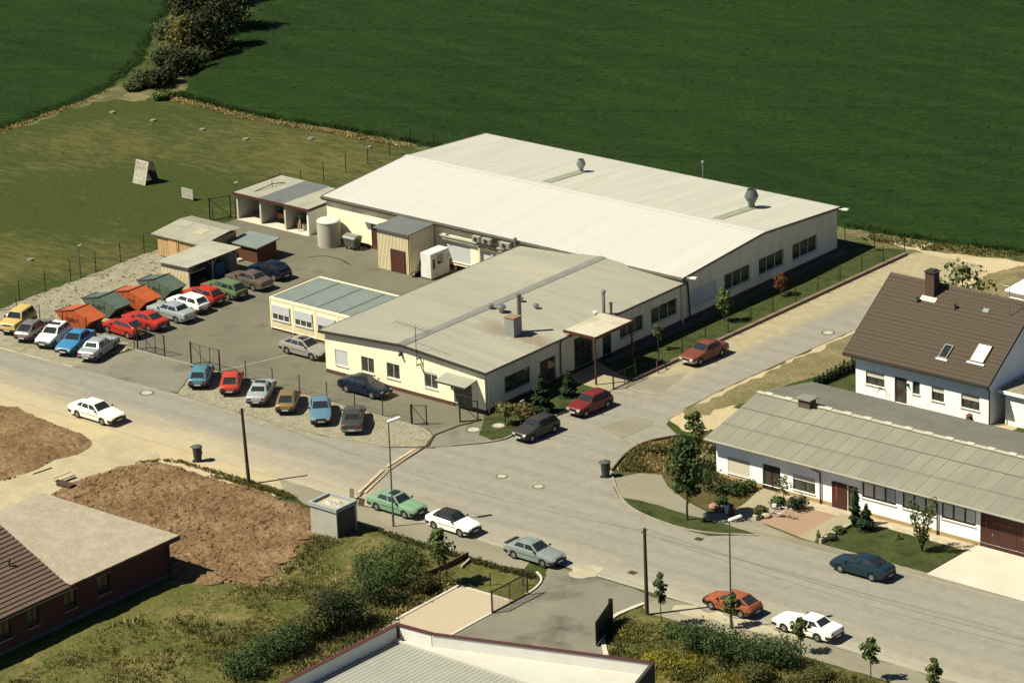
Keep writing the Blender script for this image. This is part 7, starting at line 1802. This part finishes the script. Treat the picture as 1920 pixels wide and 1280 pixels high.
tufts('grass_fringe', PG((395, 893), (470, 905), (530, 922), (545, 935), (470, 914)), 320, .06, .2, L_weed, 69, 'darker grass around the leaning pole')
cg = [(13.6, 1.8), (13.9, -.2), (15.2, -3.4), (18.2, -1.7), (20.6, -3.2), (21.2, 7), (17.4, 8.2), (15, 4.6)]
tufts('weeds', cg, 1500, .1, .32, L_weed, 70, 'mixed weeds in the corner garden', (1.6, .45))
tufts('dry_stalks', cg, 900, .08, .22, L_straw, 71, 'dry stalks in the corner garden')
tufts('field_edge_grass', [(-80, 47.4), (-68, 46.8), (-60, 47.5), (-50, 48.2), (-50, 49.2), (-60, 48.5), (-68, 47.8), (-79, 48.6)], 700, .06, .2, L_straw, 72, 'dry straw grass along the edge of the right field', cat='grass')
tufts('field_edge_grass', [(-85.9, 29), (-85.2, 29), (-85.8, 42), (-87.2, 48), (-86.2, 43)], 260, .06, .2, L_straw, 73, 'dry straw grass along the edge of the left field', cat='grass')
tufts('field_edge_grass', [(0, 49.4), (6, 50.2), (14, 52.4), (30, 55.6), (30, 57), (13, 53.6), (4, 51.6), (0, 50.9)], 600, .08, .25, L_weed, 74, 'dry grass behind the hall along the field', cat='grass')
L_crop = leafmat('crop_blades', (.014, .034, .007), (.034, .064, .013), (.020, .046, .009))
tufts('crop_edge', [(-80.5, 48.7), (-72, 48.2), (-66, 48.3), (-60.5, 49.1), (-50, 49.7), (-39, 50), (-39, 51), (-50, 50.7), (-61, 50.1), (-72, 49.2), (-80, 49.9)], 2200, .2, .42, L_crop, 77, 'upright crop blades along the edge of the right field', cat='crop', w=.03)
tufts('crop_edge', [(-3, 51.5), (4.5, 52.1), (13.5, 53.9), (30, 57.1), (30, 58.2), (13, 55), (4, 53.2), (-3, 52.5)], 1600, .2, .42, L_crop, 78, 'upright crop blades along the field edge behind the hall', cat='crop', w=.03)
tufts('crop_edge', [(-85.9, 29), (-86.3, 38), (-86.9, 43), (-88.3, 48.5), (-91.3, 55), (-92.4, 55), (-89.2, 48.5), (-87.8, 43), (-87, 38), (-86.7, 29)], 900, .12, .3, L_crop, 79, 'upright crop blades along the edge of the left field', cat='crop', w=.03)
tufts('weeds', [(22.2, -21.4), (20, -21.7), (14, -21.8), (8, -21.6), (10, -22.3), (20, -22.3), (22.6, -22)], 600, .12, .32, L_weedd, 75, 'green weeds along the south pavement edge')
tufts('gravel_weeds', [(-48.2, -4.5), (-43, -4.5), (-42, 12), (-48.2, 13.5)], 120, .03, .10, L_weedd, 76, 'small weeds scattered over the grey yard gravel', None, 4, .2)

# ================================================================== LIGHT, SKY, CAMERA
el, az = 52.3, 51.5      # the sun stands behind the viewer's left; shadows run towards +X +Y
w = bpy.data.worlds.new('World'); scene.world = w; w.use_nodes = True
nt = w.node_tree; nt.nodes.clear()
sky = nt.nodes.new('ShaderNodeTexSky'); sky.sky_type = 'NISHITA'; sky.sun_disc = False
sky.sun_elevation = R(el); sky.sun_rotation = R(180 + 90 - az); sky.air_density = .6; sky.dust_density = .2; sky.ozone_density = .6; sky.altitude = 600
bg = nt.nodes.new('ShaderNodeBackground'); bg.inputs[1].default_value = SKY
ow = nt.nodes.new('ShaderNodeOutputWorld')
nt.links.new(sky.outputs[0], bg.inputs[0]); nt.links.new(bg.outputs[0], ow.inputs[0])
sd = bpy.data.lights.new('sun', 'SUN'); sd.energy = SUN; sd.angle = R(.5); sd.color = (1.0, .94, .745)
so = bpy.data.objects.new('sun', sd); COL.objects.link(so)
dv = Vector((math.cos(R(az)) * math.cos(R(el)), math.sin(R(az)) * math.cos(R(el)), -math.sin(R(el))))
so.rotation_euler = dv.to_track_quat('-Z', 'Y').to_euler(); so.location = (-60, -80, 120)

cd = bpy.data.cameras.new('camera'); cam = bpy.data.objects.new('camera', cd); COL.objects.link(cam)
cd.sensor_width = 36; cd.lens = F_PX / 1920 * 36; cd.clip_start = 1; cd.clip_end = 6000
M = Matrix((RT, UP, -FW)).transposed().to_4x4(); M.translation = CAM
cam.matrix_world = M
scene.camera = cam
vs = scene.view_settings; vs.view_transform = 'Standard'; vs.look = 'None'; vs.gamma = 1; vs.use_curve_mapping = False; vs.exposure = EXPO
scene.render.resolution_x = 1024; scene.render.resolution_y = 682
